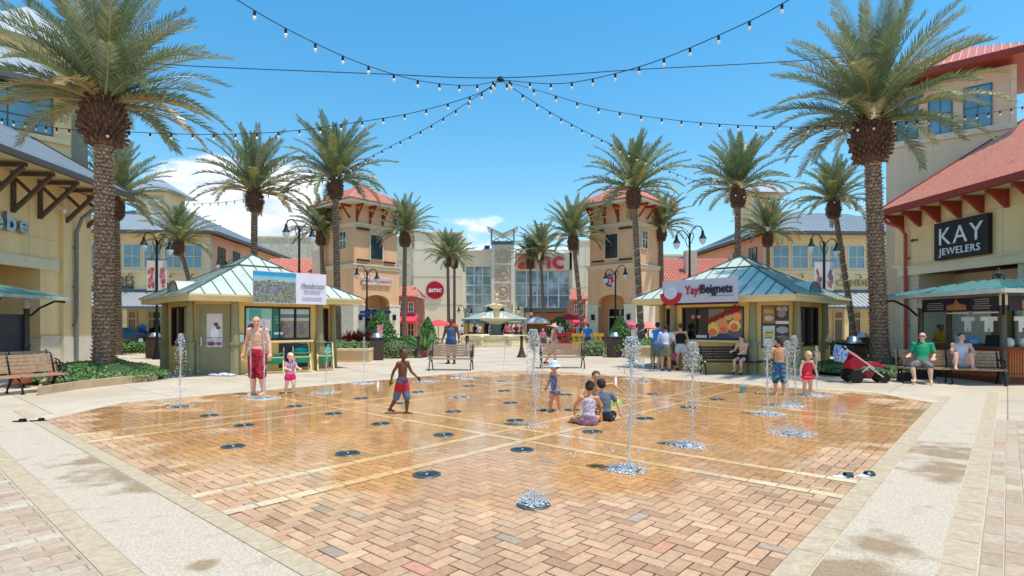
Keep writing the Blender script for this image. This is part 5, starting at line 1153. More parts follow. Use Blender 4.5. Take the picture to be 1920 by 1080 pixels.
# near palms with their own crowns
palm(-12.0,16.7,7.75,3.45,'very tall date palm at the left edge, standing in the left kerbed bed',11,r=.262,detail=1,spec=(78,60,.045,.58),z0=.35,rz=.4)
palm(12.0,18.5,7.85,3.6,'very tall date palm by the jewellery shop, standing in the right kerbed bed',23,r=.262,detail=1,spec=(76,60,.045,.58),z0=.3,rz=1.2,lean=(-.3,0))
palm(9.6,1.9,6.6,3.6,'date palm standing to the right of the camera, its shadow on the border',29,r=.30,detail=.7,spec=(40,40,.07,.6),rz=.3)
CR=[crown('crown_src',s,54,40,.075,.58,3.2) for s in (31,47,59,73)]
def P2(px,Y): return (px-CX)/F*Y
data=[ # base px, Y, heart y, crown radius, lean(m), seed label
 (222,31,388,3.5,(-.15,0),'tall date palm just right of the big left palm, behind it',0,False,.33),
 (474,30,372,3.5,(.1,0),'tall date palm rising behind the left kiosk roof',1,False,.30),
 (634,31,350,3.6,(-.15,0),'tall date palm in the raised bed right of the left kiosk',2,False,.31),
 (388,44,462,3.4,(-2.2,0),'leaning date palm in front of the far left shops',3,True,.30),
 (610,46,444,3.3,(-.35,0),'date palm left of the orange left tower',0,False,.30),
 (757,42,445,3.0,(.1,0),'date palm in front of the red restaurant, right of the left tower',1,False,.28),
 (842,62,488,3.3,(-.15,0),'date palm before the cinema wall, left one of the pair there',2,False,.30),
 (852,67,492,3.2,(0,0),'date palm before the cinema wall, right one of the pair there',3,False,.28),
 (996,63,492,3.0,(-.1,0),'shorter palm of the two before the cinema glass wall',1,False,.28),
 (1022,62,478,3.6,(-.5,0),'taller palm of the two before the cinema glass wall',0,False,.30),
 (1096,44,452,3.3,(-.9,0),'leaning date palm left of the orange right tower',2,True,.30),
 (1204,33,368,3.6,(-.5,0),'tall leaning date palm left of the right kiosk',3,True,.31),
 (1242,46,436,3.2,(-.1,0),'date palm over the red-tiled roof behind the right kiosk',0,False,.29),
 (1382,33,366,3.5,(.05,0),'tall date palm rising behind the right kiosk roof',1,False,.30),
 (1442,46,446,3.2,(-.1,0),'date palm in front of the far right shops, left one of two',2,False,.29),
 (1606,36,388,3.2,(-1.45,0),'leaning date palm left of the big right palm, with light wraps',3,True,.30)]
for (px,Y,hy,cr,ln,lab,ci,wr,r) in data:
    h=H+(HY-hy)/F*Y+.28
    palm(P2(px,Y),Y,h,cr*.88,lab,int(px),r=r*.62,detail=.8 if Y<40 else .7,lean=ln,rz=px*.7,crown_src=CR[ci],wrap=wr)
for c in CR: bpy.data.objects.remove(c)
# ---------------------------------------------------------------- BENCHES
def bench(label,loc,rz,L=1.8,woodm='wood',arms=3):
    t=thing('park_bench',label,'bench',loc,rz,'slatted benches with black iron ends')
    mb=MB()
    for k in range(5): y=-.22+k*.1; mb.box(-L/2,y-.04,.42-.012*abs(k-2),L/2,y+.04,.455-.012*abs(k-2))
    for x in (-L*.3,L*.3): mb.box(x-.02,-.24,.40,x+.02,.2,.428)
    part(mb,'seat',woodm,t)
    mb=MB()
    for x in (-L*.3,L*.3): mb.bar((x,.272,.49),(x,.38,.92),.04,.02)
    for k in range(5): z=.52+k*.09; y=.25+k*.028; mb.cbox((0,y,z),(L,.03,.078),Matrix.Translation((0,0,0)))
    part(mb,'backrest',woodm,t)
    xs=[-L/2+.06,L/2-.06]+([0] if arms==3 else [])
    for x in xs:
        mb=MB(); r=.022
        mb.tube([(x,.36,0),(x,.30,.12),(x,.22,.28),(x,.20,.42),(x,.25,.58),(x,.36,.9),(x,.40,.95)],r,6)
        mb.tube([(x,-.30,0),(x,-.32,.05),(x,-.29,.18),(x,-.20,.32),(x,-.05,.40),(x,.10,.36),(x,.20,.26),(x,.26,.16)],r,6)
        if x!=0: mb.tube([(x,.27,.66),(x,.12,.69),(x,-.1,.70),(x,-.24,.66),(x,-.29,.57),(x,-.24,.49),(x,-.15,.47)],r*.9,6)
        if x!=0: mb.tube([(x,.1,.66),(x,.02,.60),(x,-.04,.52),(x,.03,.46)],r*.7,6)
        mb.box(x-.03,-.36,0,x+.03,-.27,.02); mb.box(x-.03,.32,0,x+.03,.4,.02); mb.box(x-.02,-.26,.395,x+.02,.22,.42)
        part(mb,'iron_end','iron',t)
    return t
b0=gp(846,694); bench('empty wooden bench in mid plaza, in front of the man in a blue tank top',b0,R(-4),1.62,arms=2)
b1=gp(1054,690); bench('wooden bench in the middle of the plaza behind the child in a sun hat',b1,R(3),1.72,arms=2)
bench('bench at the left edge nearest the camera, in front of the left palm bed',(-11.9,13.6,0),R(67),2.0)
bench('second bench at the left edge, farther back beside the closed cart',(-13.35,15.3,0),R(67),1.9)
bench('dark bench against the right kiosk with a shirtless child sitting on it',(7.55,19.05,0),R(-3),2.35,'dark_wood')
# right bench runs from near px 1850 to px 1690
bench('bench by the market cart seating a man in green and a woman in white',(12.35,16.05,0),R(-24),2.45,'wood')
# ---------------------------------------------------------------- BEACH CHAIRS
def beach_chair(label,loc,rz):
    t=thing('beach_chair',label,'sling chair',loc,rz,'teal sling chairs along the left kiosk')
    for s in (-1,1):
        x=s*.27; mb=MB(); mb.bar((x,-.42,.02),(x,.38,1.02),.045,.03); part(mb,'back_rail','light_wood',t)
        mb=MB(); mb.bar((x*.9,.42,.02),(x*.9,-.30,.56),.04,.03); part(mb,'seat_rail','light_wood',t)
    mb=MB(); mb.bar((-.27,-.38,.06),(.27,-.38,.06),.035); mb.bar((-.24,.40,.05),(.24,.40,.05),.035); mb.bar((-.27,.37,1.0),(.27,.37,1.0),.04); mb.bar((-.24,-.29,.54),(.24,-.29,.54),.04); mb.bar((-.27,.1,.66),(.27,.1,.66),.03); part(mb,'crossbar','light_wood',t)
    mb=MB(); pr=[(.36,.98),(.25,.78),(.12,.56),(0,.40),(-.08,.33),(-.18,.36),(-.28,.52)]; n=len(pr)
    vs=[(-.22,y,z) for y,z in pr]+[(.22,y,z) for y,z in pr]+[(-.22,y,z-.012) for y,z in pr]+[(.22,y,z-.012) for y,z in pr]
    mb.add(vs,[(k,k+1,n+k+1,n+k) for k in range(n-1)]+[(2*n+k,3*n+k,3*n+k+1,2*n+k+1) for k in range(n-1)]+[(k,2*n+k,2*n+k+1,k+1) for k in range(n-1)]+[(n+k,n+k+1,3*n+k+1,3*n+k) for k in range(n-1)],True)
    part(mb,'sling',S('teal_canvas',(34,164,136),rough=.8,var=.08),t)
    mb=MB(); mb.extr([(-.222,.365,.985),(.222,.365,.985),(.222,.275,.82),(-.222,.275,.82)],(0,-.012,.01)); part(mb,'head_band',S('dark_teal_canvas',(20,84,84),rough=.8),t)
    return t
BCc=[((459,698),'teal sling beach chair behind the man in red shorts, nearest the kiosk door'),((516,699),'teal sling beach chair, second from the kiosk door, below the window'),((566,697),'teal sling beach chair behind the blonde toddler'),((610,694),'teal sling beach chair at the right end of the row by the kiosk corner')]
c0=None
for i,((x,y),l) in enumerate(BCc):
    p=gp(x,y); a=R(22+random.uniform(-8,8))
    if c0 is None: c0=beach_chair(l,p,a)
    else: dup(c0,l,p,a)
# ---------------------------------------------------------------- BINS
def bin_(label,loc,rz=0,s=1):
    t=thing('litter_bin',label,'trash bin',loc,rz,'brown litter bins with domed steel lids',s)
    mb=MB()
    for k in range(4):
        T=Matrix.Rotation(PI/2*k,4,'Z')
        for j in range(5): x=-.24+j*.12; mb.box(x-.052,-.31,.06,x+.052,-.28,.98,T)
    mb.box(-.28,-.28,.02,.28,.28,.96); part(mb,'body','bin',t)
    mb=MB(); mb.box(-.33,-.33,.98,.33,.33,1.03); part(mb,'rim','iron',t)
    mb=MB(); mb.lathe([(.27,0),(.27,.04),(.22,.10),(.20,.11),(.18,.2),(.06,.24),(.01,.245)],20,(0,0,1.03)); part(mb,'lid','steel',t)
    return t
B0=bin_('brown litter bin with steel lid at the left, beside the banner lamp post',gp(291,671),.1)
for (x,y,l,rz) in ((707,675,'brown litter bin with a red poster behind it, right of the raised planting bed',.2),(1153,670,'brown litter bin beside the round bush and the conical shrub',.3),(1599,700,'litter bin behind the red stroller',.2),(1618,672,'litter bin left of the big right palm, farther back than the stroller',.1)): dup(B0,l,gp(x,y),rz)
mb=MB(); mb.box(-.13,-.02,0,.13,.02,.62); mb.bar((0,0,-1.0),(0,0,.0),.04)
o=one(mb,'poster_board',S('pink_poster',(232,110,124),var=.25,scale=8,col2=srgb((240,190,190))),'narrow pink and red poster board standing behind the litter bin','sign',pt(708,634,26.4)+Vector((0,.45,0)))
# ---------------------------------------------------------------- LAMP POSTS
def lamp(label,loc,h,rz=0,banner=None):
    t=thing('street_lamp',label,'street lamp',loc,rz,'black double-headed lamp posts')
    mb=MB(); mb.lathe([(.2,0),(.2,.12),(.13,.3),(.10,.55),(.085,.6),(.065,1.0),(.05,h*.8),(.05,h)],12); mb.lathe([(.05,0),(.085,.05),(.05,.1)],12,(0,0,h*.66)); mb.ball((0,0,h+.03),.05); part(mb,'post','iron',t)
    for s,dz in ((-1,.0),(1,-.22)):
        mb=MB(); mb.tube([(0,0,h-.15+dz*.5),(s*.12,0,h+.22+dz),(s*.32,0,h+.42+dz),(s*.52,0,h+.38+dz),(s*.62,0,h+.2+dz)],.028,8); mb.tube([(0,0,h-.5+dz*.5),(s*.12,0,h-.3+dz),(s*.2,0,h-.05+dz),(s*.14,0,h+.1+dz)],.018,6)
        a=part(mb,'arm','iron',t); c=(s*.62,0,h+.2+dz)
        mb=MB(); mb.lathe([(.03,.02),(.06,-.02),(.07,-.16),(.09,-.22),(.17,-.36),(.18,-.39)],14,c); part(mb,'lamp_shade','iron',a)
        mb=MB(); mb.lathe([(.15,-.385),(.165,-.43),(.13,-.56),(.05,-.66),(.01,-.68)],14,c); part(mb,'lamp_globe','lamp_glass',a)
    if banner:
        z0,hh,w,bl=banner
        for s in (-1,1):
            mb=MB(); x0,x1=sorted((s*.07,s*(w+.07))); mb.box(x0,-.012,z0,x1,.012,z0+hh); b=part(mb,'banner',S('white_banner',(236,228,226),var=.04),t)
            rr_=random.Random(int(z0*10)+s)
            for k in range(14):
                q=MB(); cx_=s*(.07+w*rr_.uniform(.25,.8)); cz=z0+hh*rr_.uniform(.08,.72); r=rr_.uniform(.05,.12)
                q.extr([(cx_+r*.8*math.cos(t_),-.013-.0004*k,cz+r*math.sin(t_)*1.4) for t_ in [2*PI*i/9 for i in range(9)]],(0,-.003,0)); part(q,'printed_flower',S(*rr_.choice(bl)),b)
            mb=MB(); mb.box(x0,-.016,z0+hh,x1,.016,z0+hh+.03); mb.box(x0,-.016,z0-.03,x1,.016,z0); part(mb,'banner_bar','iron',t)
    return t
PK=[('print_coral',(222,120,110)),('print_pink',(226,150,170)),('print_magenta',(196,84,120))]; PO=[('print_orange',(214,120,72)),('print_blue',(92,120,170)),('print_rust',(190,96,70))]
def lampZ(py,Y): return H+(HY-py)/F*Y
lamp('double lamp post with pink flowered banners behind the left kiosk',(P2(294,27),27,0),lampZ(452,27),0,(lampZ(545,27),1.45,.40,PK))
lamp('double lamp post with orange flowered banners behind the right kiosk',(P2(1545,28),28,0),lampZ(455,28),0,(lampZ(545,28),1.45,.40,PO))
lamp('double lamp post rising behind the left kiosk roof, against the red tiles',(P2(561,27),27,0),lampZ(428,27),0)
lamp('double lamp post rising behind the right kiosk roof, against the sky',(P2(1293,27),27,0),lampZ(440,27),PI)
lamp('double lamp post before the arch of the left orange tower, with blue direction boards',(P2(688,36),36,0),lampZ(510,36),R(20))
lamp('double lamp post before the arch of the right orange tower',(P2(1154,36),36,0),lampZ(510,36),R(160))
lamp('small double lamp post left of the left kiosk roof, before the orange side wall',(P2(424,44),44,0),lampZ(492,44))
lamp('small lamp post behind the right kiosk roof, before the orange side wall',(P2(1406,44),44,0),lampZ(492,44))
lamp('slender lamp post left of the green-roofed pavilion',(P2(872,56),56,0),lampZ(580,56)); lamp('slender lamp post right of the fountain',(P2(984,56),56,0),lampZ(578,56))
t=thing('direction_sign','blue finger boards on the lamp post before the left tower arch','direction sign',(P2(690,36),35.9,0))
for k,(x,z,w) in enumerate(((.0,2.35,.95),(1.1,2.35,.75),(-.2,2.12,.7))): mb=MB(); mb.box(x-w/2,-.02,z,x+w/2,.02,z+.17); part(mb,'finger_board','blue_sign',t)
mb=MB(); mb.bar((-.1,.06,2.0),(-.1,.06,2.6),.05); part(mb,'bracket','iron',t)
t=thing('phone_sign','tall white sign board on a post left of the left kiosk','sign',(P2(318,29),29,0)); mb=MB(); mb.bar((0,0,0),(0,0,2.7),.08); part(mb,'post','white',t); mb=MB(); mb.lathe([(.30,0),(.30,.05)],20); mb.v=[(v[0],-.06-v[2],2.2+v[1]) for v in mb.v]; part(mb,'round_board',S('grey_sign_back',(206,208,206)),t)
t=thing('blue_notice_sign','small rounded blue notice board before the far left shops','sign',(P2(267,48),48,0)); mb=MB(); mb.bar((0,0,0),(0,0,.5),.08); part(mb,'post','iron',t); mb=MB(); mb.box(-.32,-.05,.45,.32,.05,1.55); mb.ball((0,0,1.5),(.31,.05,.2)); part(mb,'board',S('sky_blue_board',(58,140,206)),t)
# ---------------------------------------------------------------- BOLLARDS
def bollard(label,loc,s=1):
    t=thing('bollard',label,'bollard',loc,0,'ornate dark bollards',s)
    mb=MB(); mb.lathe([(.25,0),(.25,.04),(.20,.10),(.15,.24),(.10,.40),(.085,.44),(.10,.47),(.075,.52),(.07,.8),(.10,.84),(.10,.88),(.075,.92)],12); part(mb,'body',S('bollard_iron',(78,62,52),rough=.5,metal=.3),t)
    mb=MB(); mb.ball((0,0,1.0),(.09,.09,.1)); part(mb,'cap','iron',t); return t
q=bollard('dark bollard left of the left middle bench',gp(785,671))
for x,y,l in ((978,670,'dark bollard right of the fountain, left of the woman in a straw hat'),(876,668,'dark bollard at the right end of the left middle bench'),(1008,646,'dark bollard beside the small grey-roofed cart, farther back'),(322,690,'dark bollard by the left corner of the left kiosk')): dup(q,l,gp(x,y))
# ---------------------------------------------------------------- RAISED BEDS, SHRUBS
def bed(label,poly,h,seed,cols=GC):
    t=thing('raised_planting_bed',label,'planter',(0,0,0)); pts=[Vector(p) for p in poly]; cen=sum(pts,Vector((0,0,0)))/len(pts); inn=[p+(cen-p).normalized()*.4 for p in pts]; n_=len(pts); mb=MB(); m2=MB()
    for i in range(n_):
        a,b,c,d=pts[i],pts[(i+1)%n_],inn[(i+1)%n_],inn[i]; mb.prism([(v.x,v.y) for v in (a,b,c,d)],-.02,h)
        o1,o2=a+(a-cen).normalized()*.06,b+(b-cen).normalized()*.06; m2.prism([(v.x,v.y) for v in (o1,o2,c,d)],h,h+.09)
    part(mb,'wall',S('planter_render',(212,182,138),var=.08),t); part(m2,'coping',S('planter_coping',(228,206,168)),t)
    mb=MB(); mb.prism([(p.x,p.y) for p in inn],-.02,h-.02); part(mb,'soil','soil',t)
    rnd=random.Random(seed); mb=MB(); lo=Vector((min(p.x for p in inn),min(p.y for p in inn),0)); hi=Vector((max(p.x for p in inn),max(p.y for p in inn),0))
    def inside(x,y):
        c_=False; j=n_-1
        for i in range(n_):
            a,b=inn[i],inn[j]
            if (a.y>y)!=(b.y>y) and x<(b.x-a.x)*(y-a.y)/(b.y-a.y)+a.x: c_=not c_
            j=i
        return c_
    def fn():
        while 1:
            x=rnd.uniform(lo.x,hi.x); y=rnd.uniform(lo.y,hi.y)
            if inside(x,y): break
        return (x,y,h+rnd.random()**.6*(.30+.25*noise.noise(Vector((x*1.5,y*1.5,0))))),(0,-.3,.8)
    leafcloud(mb,fn,3800,.055,cols,rnd); mb.build('low_foliage',M['leaf2'],t,fix=False)
bed('raised bed with low plants between the left kiosk and the litter bin',[gp(618,679)+Vector((0,0,0)),gp(692,679),gp(740,660),gp(690,652),gp(622,658)],.50,5)
bed('raised bed with low plants left of the right kiosk, behind the queue',[gp(1172,671),gp(1262,671),gp(1262,655),gp(1180,655)],.50,6)
def bush(label,loc,rx,ry,h,n,size,cols,seed,name='round_shrub',cat='shrub',shape='dome',group=None):
    t=thing(name,label,cat,loc,0,group); rnd=random.Random(seed); mb=MB()
    def fn():
        a=rnd.uniform(0,2*PI); f=rnd.random(); 
        if shape=='cone': 
            z=f**.8*h; prof=math.sin(PI*min(1,(.16+.84*(1-z/h))*.62))**1.0; r=(1-(z/h)**1.7)**.8*rnd.uniform(.72,1.04)
        else: 
            z=math.sin(f*PI/2)*h; r=math.sqrt(max(0,1-(z/h)**2.4))*rnd.uniform(.72,1.05)
        r*=1+.12*noise.noise(Vector((math.cos(a)*2,math.sin(a)*2,z*2.5+seed))); x,y=rx*r*math.cos(a),ry*r*math.sin(a); return (x,y,z+.03),(math.cos(a),math.sin(a),.4)
    leafcloud(mb,fn,n,size,cols,rnd); mb.build('foliage',M['leaf2'],t,fix=False)
    mb=MB(); mb.tube([(0,0,0),(0,0,h*.6)],.04,6); mb.lathe([(rx*.55,0),(rx*.62,h*.3),(rx*.45,h*.6),(.05,h*.86)],10); part(mb,'woody_core',S('shrub_core',(36,52,22),var=.4,scale=8),t); return t
CG=[(.05,.16,.03),(.08,.22,.04),(.035,.11,.02),(.12,.28,.06)]
VG=[(.16,.24,.07),(.24,.32,.12),(.11,.18,.05),(.34,.38,.20)]
CO='conical clipped shrubs'
bush('conical clipped shrub before the left tower arch, behind the litter bin',(P2(713,30),30,.45),.95,.9,2.0,3200,.08,CG,1,'conical_shrub','shrub','cone',CO)
bush('conical clipped shrub before the right tower arch, behind the right litter bin',(P2(1163,29),29,.3),.72,.7,1.75,2600,.075,CG,2,'conical_shrub','shrub','cone',CO)
bush('small conical shrub before the cinema wall, left of the man in the tank top',(P2(802,34),34,.4),.62,.6,1.65,1800,.08,CG,3,'conical_shrub','shrub','cone',CO)
bush('broad round light green bush left of the left middle bench',gp(742,671),.95,.7,.82,3000,.05,VG,4)
bush('round variegated bush right of the right middle bench',gp(1112,667),.9,.7,.80,3000,.05,VG,5)
bush('low green hedge bush behind the round bush, right of the raised bed',(P2(770,31),31,0),1.7,.8,.95,2600,.07,CG,6)
bush('low green bush behind the right middle bench end',(P2(1075,40),40,0),1.3,.7,.8,1200,.08,CG,7)
bush('dark green bush beside the pink umbrella',(P2(1048,46),46,0),1.1,.8,2.2,1300,.1,CG,8)
def hedge(label,px0,px1,Y,h,seed):
    x0,x1=P2(px0,Y),P2(px1,Y); t=thing('hedge',label,'hedge',((x0+x1)/2,Y,0)); rnd=random.Random(seed); w=(x1-x0)/2; mb=MB()
    def fn():
        x=rnd.uniform(-w,w); a=rnd.uniform(-.1,PI+.1); k=rnd.uniform(.8,1.05); return (x,-.6*math.cos(a)*k,max(.02,h*math.sin(a)**.6*k*(1+.15*noise.noise(Vector((x*1.2,0,seed)))))if math.sin(a)>0 else .05),(0,-math.cos(a),math.sin(a))
    leafcloud(mb,fn,int(1500*w),.07,[(.09,.20,.03),(.16,.30,.06),(.06,.14,.03),(.22,.36,.10)],rnd); mb.build('foliage',M['leaf2'],t,fix=False)
    mb=MB(); mb.box(-w,-.4,0,w,.4,h*.75); part(mb,'woody_core',S('shrub_core',(36,52,22)),t)
hedge('clipped low hedge before the parked car at the left',200,322,33,.62,1); hedge('clipped low hedge right of the right kiosk before the far shops',1518,1600,31,.78,2); hedge('clipped low hedge behind the big right palm',1598,1640,33,.7,3)
def spiky(label,loc,h,n,seed,cols,name='agave_plant'):
    t=thing(name,label,'plant',loc); rnd=random.Random(seed); mb=MB()
    for k in range(n):
        a=k*2.4; e=rnd.uniform(.5,1.45); l=h*rnd.uniform(.7,1.1); d=Vector((math.cos(a)*math.cos(e),math.sin(a)*math.cos(e),math.sin(e))); s_=Vector((-math.sin(a),math.cos(a),0))*h*.055; f=rnd.uniform(.7,1.3); c=rnd.choice(cols); mb.col=tuple(q*f for q in c)
        m=d*l*.5+Vector((0,0,.03)); tp=d*l-Vector((0,0,.12*l*math.cos(e))); mb.add([-s_*.5,s_*.5,m+s_,tp,m-s_],[(0,1,2,3,4)])
    mb.build('leaves',M['leaf2'],t,fix=False); mb=MB(); mb.lathe([(.22,0),(.28,.3),(.25,.32)],12,(0,0,-.32)); part(mb,'pot',S('terracotta_pot',(168,84,60)),t)
spiky('large spiky light green plant in a pot left of the man in the tank top',(P2(796,29),29,.35),1.35,40,1,[(.14,.28,.06),(.24,.38,.12),(.08,.18,.04)])
spiky('bare spiky plant in a pot on the left palm bed, behind the bench',(-12.9,14.9,.45),.55,18,2,[(.14,.16,.05)])
for k,(px,Y) in enumerate(((655,28.5),(672,28.6),(687,28.4))): spiky('red-leaved shrub in the raised bed, '+('leftmost of three','middle of three','rightmost of three by the conical shrub')[k],(P2(px,Y),Y,.75),.75,60,9+k,[(.28,.03,.025),(.16,.02,.02),(.10,.06,.03)],'red_leaf_shrub')
# ---------------------------------------------------------------- FOUNTAIN, PAVILION, SMALL CART, FENCES
def fountain():
    Y=44; t=thing('tiered_fountain','tall tiered sandstone fountain in the centre of the plaza','fountain',(P2(931,Y),Y,0)); s=1.0
    oct_=lambda r:[(r*math.cos(PI/8+PI/4*k),r*math.sin(PI/8+PI/4*k)) for k in range(8)]
    mb=MB(); mb.prism(oct_(3.1),0,.16); mb.prism(oct_(2.85),.16,.30); part(mb,'step','sandstone',t)
    mb=MB(); mb.lathe([(2.45,.30),(2.5,.36),(2.42,.42),(2.40,.72),(2.52,.78),(2.52,.86),(2.25,.86),(2.2,.60),(.1,.60)],32); part(mb,'basin','sandstone',t)
    mb=MB(); mb.lathe([(2.2,0),(.01,.003)],32,(0,0,.74)); part(mb,'basin_water',S('fountain_water',(120,140,130),rough=.05,var=.1),t)
    mb=MB(); mb.lathe([(.55,.6),(.62,.8),(.42,1.0),(.34,1.35),(.42,1.55),(.30,1.7)],20); part(mb,'pedestal',S('grey_green_stone',(110,122,108),var=.2),t)
    mb=MB(); mb.lathe([(.28,1.62),(.55,1.78),(1.15,1.98),(1.28,2.08),(1.26,2.16),(1.1,2.14),(.3,2.0)],28); part(mb,'lower_bowl','sandstone',t)
    mb=MB(); mb.lathe([(.26,2.0),(.20,2.2),(.24,2.45),(.32,2.7),(.20,2.85)],16); part(mb,'shaft','sandstone',t)
    mb=MB(); mb.lathe([(.18,2.8),(.45,2.95),(.66,3.08),(.68,3.16),(.55,3.16),(.15,3.05)],24); part(mb,'upper_bowl','sandstone',t)
    mb=MB(); mb.lathe([(.14,3.1),(.10,3.3),(.18,3.45),(.30,3.55),(.10,3.62),(.06,3.75),(.13,3.86),(.12,3.98),(.03,4.1)],14); part(mb,'finial','sandstone',t)
    for k in range(8):
        a=PI/8+PI/4*k; mb=MB(); c=(2.75*math.cos(a),2.75*math.sin(a),.3); mb.lathe([(.16,0),(.2,.1),(.12,.22),(.24,.42),(.26,.5),(.05,.52)],10,c); part(mb,'urn','sandstone',t)
fountain()
def pavilion():
    Y=54; t=thing('pavilion_bar','open green-roofed pavilion bar behind the fountain','pavilion',(P2(929,Y),Y,0))
    oct_=lambda r,a0=PI/8:[(r*math.cos(a0+PI/4*k),r*math.sin(a0+PI/4*k)) for k in range(8)]
    mb=MB(); sb=MB(); c=[(x,y,2.15) for x,y in oct_(3.35)]; rt=[(x,y,2.95) for x,y in oct_(.9)]
    for i in range(8): roof_face(mb,[c[i],c[(i+1)%8],rt[(i+1)%8],rt[i]],.4,.03,.03,mbs=sb)
    mb.poly(c); rf=part(mb,'roof','teal_roof',t); part(sb,'roof_seam','teal_seam',rf); mb=MB(); mb.prism(oct_(1.0),2.9,3.0); mb.prism(oct_(.85),3.0,3.35); part(mb,'roof_lantern',S('dark_green_trim',(40,84,84)),rf)
    mb=MB(); c=[(x,y,3.35) for x,y in oct_(1.25)]
    for i in range(8): mb.poly([c[i],c[(i+1)%8],(0,0,3.75)])
    part(mb,'lantern_roof','teal_roof',rf)
    mb=MB(); mb.prism(oct_(3.4),1.98,2.14); mb.prism(oct_(3.2),1.72,1.84); part(mb,'eave_beam',S('teal_beam',(96,152,146)),t)
    for x,y in oct_(2.9): mb=MB(); mb.box(x-.13,y-.13,0,x+.13,y+.13,1.98); part(mb,'post','kiosk_y',t)
    mb=MB(); mb.prism(oct_(2.75),0,.85); part(mb,'counter',S('tan_counter',(186,152,104),var=.1),t); mb=MB(); mb.prism(oct_(2.9),.85,.92); part(mb,'counter_top','dark_wood',t)
    mb=MB(); mb.prism(oct_(1.0),.92,2.0); part(mb,'bar_core',S('dark_bar',(46,40,44),var=.4,scale=5),t)
pavilion()
t=thing('small_cart','small brown cart with a grey domed roof right of the fountain','market cart',(P2(1006,44),44,0)); mb=MB(); mb.box(-.75,-.6,.0,.75,.6,1.0); mb.box(-.75,.4,1,.75,.6,1.75)
part(mb,'body',S('brown_cart_body',(150,112,72),var=.2),t); mb=MB(); mb.lathe([(1.05,1.72),(1.08,1.78),(.8,2.05),(.3,2.22),(.05,2.26)],16); part(mb,'domed_roof',S('pale_grey_canopy',(196,188,184)),t)
mb=MB()
for x in (-.7,.7):
    for y in (-.55,.55): mb.bar((x,y,1),(x,y,1.75),.08)
part(mb,'post','dark_wood',t)
mb=MB(); mb.box(-.5,-.62,.2,.5,-.6,.9); part(mb,'front_panel',S('tan_panel',(206,168,104)),t)
def railing(label,px0,px1,Y,h,m,name,cat):
    x0,x1=P2(px0,Y),P2(px1,Y); w=x1-x0; t=thing(name,label,cat,(x0,Y,0)); mb=MB(); mb.box(0,-.1,h-.2,w,.1,h); mb.box(0,-.1,.3,w,.1,.5); part(mb,'rail',m,t); mb=MB(); mb.box(0,-.05,0,w,.05,.3); part(mb,'lower_panel',m,t)
    k=.15; mb=MB()
    while k<w: mb.lathe([(.07,.48),(.13,.6),(.07,.75),(.12,h-.18)],8,(k,0,0)); k+=.36
    part(mb,'baluster',m,t)
railing('red balustrade right of the woman in a straw hat',1040,1072,38,1.1,'red','red_balustrade','railing'); railing('yellow carousel-style fence behind the round bush',1072,1132,39,1.05,'yellow','yellow_fence','fence')
def umbrella(label,px,Y,r,h,rgb):
    t=thing('patio_umbrella',label,'umbrella',(P2(px,Y),Y,0),0,'pink and red patio umbrellas'); mb=MB(); mb.lathe([(.25,0),(.25,.05),(.03,.08),(.03,h)],8); part(mb,'pole','iron',t); mb=MB(); mb.lathe([(r,h-.55),(r,h-.48),(.03,h)],8,smooth=False); part(mb,'canopy',S('umbrella%d'%rgb[1],rgb,rough=.8,trans=.3),t)
umbrella('wide pink-red umbrella left of the man in the tank top',822,50,1.7,2.1,(238,92,98)); umbrella('small red umbrella above the red balustrade',1065,48,1.0,2.6,(226,48,60)); umbrella('pink umbrella beside the right tower, behind the leaning palm',1182,36,.75,1.9,(240,110,140)); umbrella('pale pink umbrella left of the right kiosk queue',1216,38,.8,1.9,(240,160,150)); umbrella('pink umbrella left of the right tower base',1040,52,.8,2.0,(240,96,120))
# ---------------------------------------------------------------- PARKED CAR
def car():
    Y=47; t=thing('parked_car','dark blue saloon parked behind the hedge at the left','car',(P2(243,Y),Y,0),R(4))
    pr=[(-2.2,.35),(-2.25,.62),(-2.1,.85),(-1.35,.98),(-.7,1.38),(.35,1.42),(1.1,.98),(1.95,.86),(2.2,.68),(2.22,.35)]
    mb=MB(); n=len(pr)
    sec=[(-.85,.94),(-.78,1.0),(0,1.0),(.78,1.0),(.85,.94)]
    vs=[]; 
    for k,(y,sc) in enumerate([(-.86,.9),(-.80,1),(.80,1),(.86,.9)]):
        for x,z in pr: yy=y*(.82 if z>1.2 else 1); vs.append((x*(.98 if abs(y)>.82 else 1),yy,.35+(z-.35)*sc))
    mb.add(vs,[(k*n+i,k*n+i+1,(k+1)*n+i+1,(k+1)*n+i) for k in range(3) for i in range(n-1)]+[tuple(range(n)),tuple(range(3*n,4*n))],True); part(mb,'body',S('dark_blue_car_paint',(28,38,56),rough=.2,coat=.8,var=.03),t)
    mb=MB(); mb.extr([(-1.2,-.835,1.0),(-.68,-.72,1.33),(.32,-.72,1.36),(.92,-.835,1.0)],(0,.02,0)); mb.extr([(1.02,-.72,1.03),(1.02,.72,1.03),(.42,.62,1.4),(.42,-.62,1.4)],(.03,0,.02)); part(mb,'window','dark_glass',t)
    for x in (-1.4,1.4):
        for y in (-.8,.8):
            q=MB(); q.lathe([(.33,-.1),(.34,-.06),(.34,.06),(.33,.1)],18); q.v=[(x+v[0],y+v[2],.34+v[1]) for v in q.v]; w=part(q,'wheel','iron',t)
            q=MB(); q.lathe([(.2,-.11),(.2,.11)],12); q.v=[(x+v[0],y+v[2],.34+v[1]) for v in q.v]; part(q,'rim','steel',w)
    for y in (-.6,.6): mb=MB(); mb.ball((2.14,y,.72),(.08,.16,.07)); part(mb,'headlight','lamp_glass',t)
car()
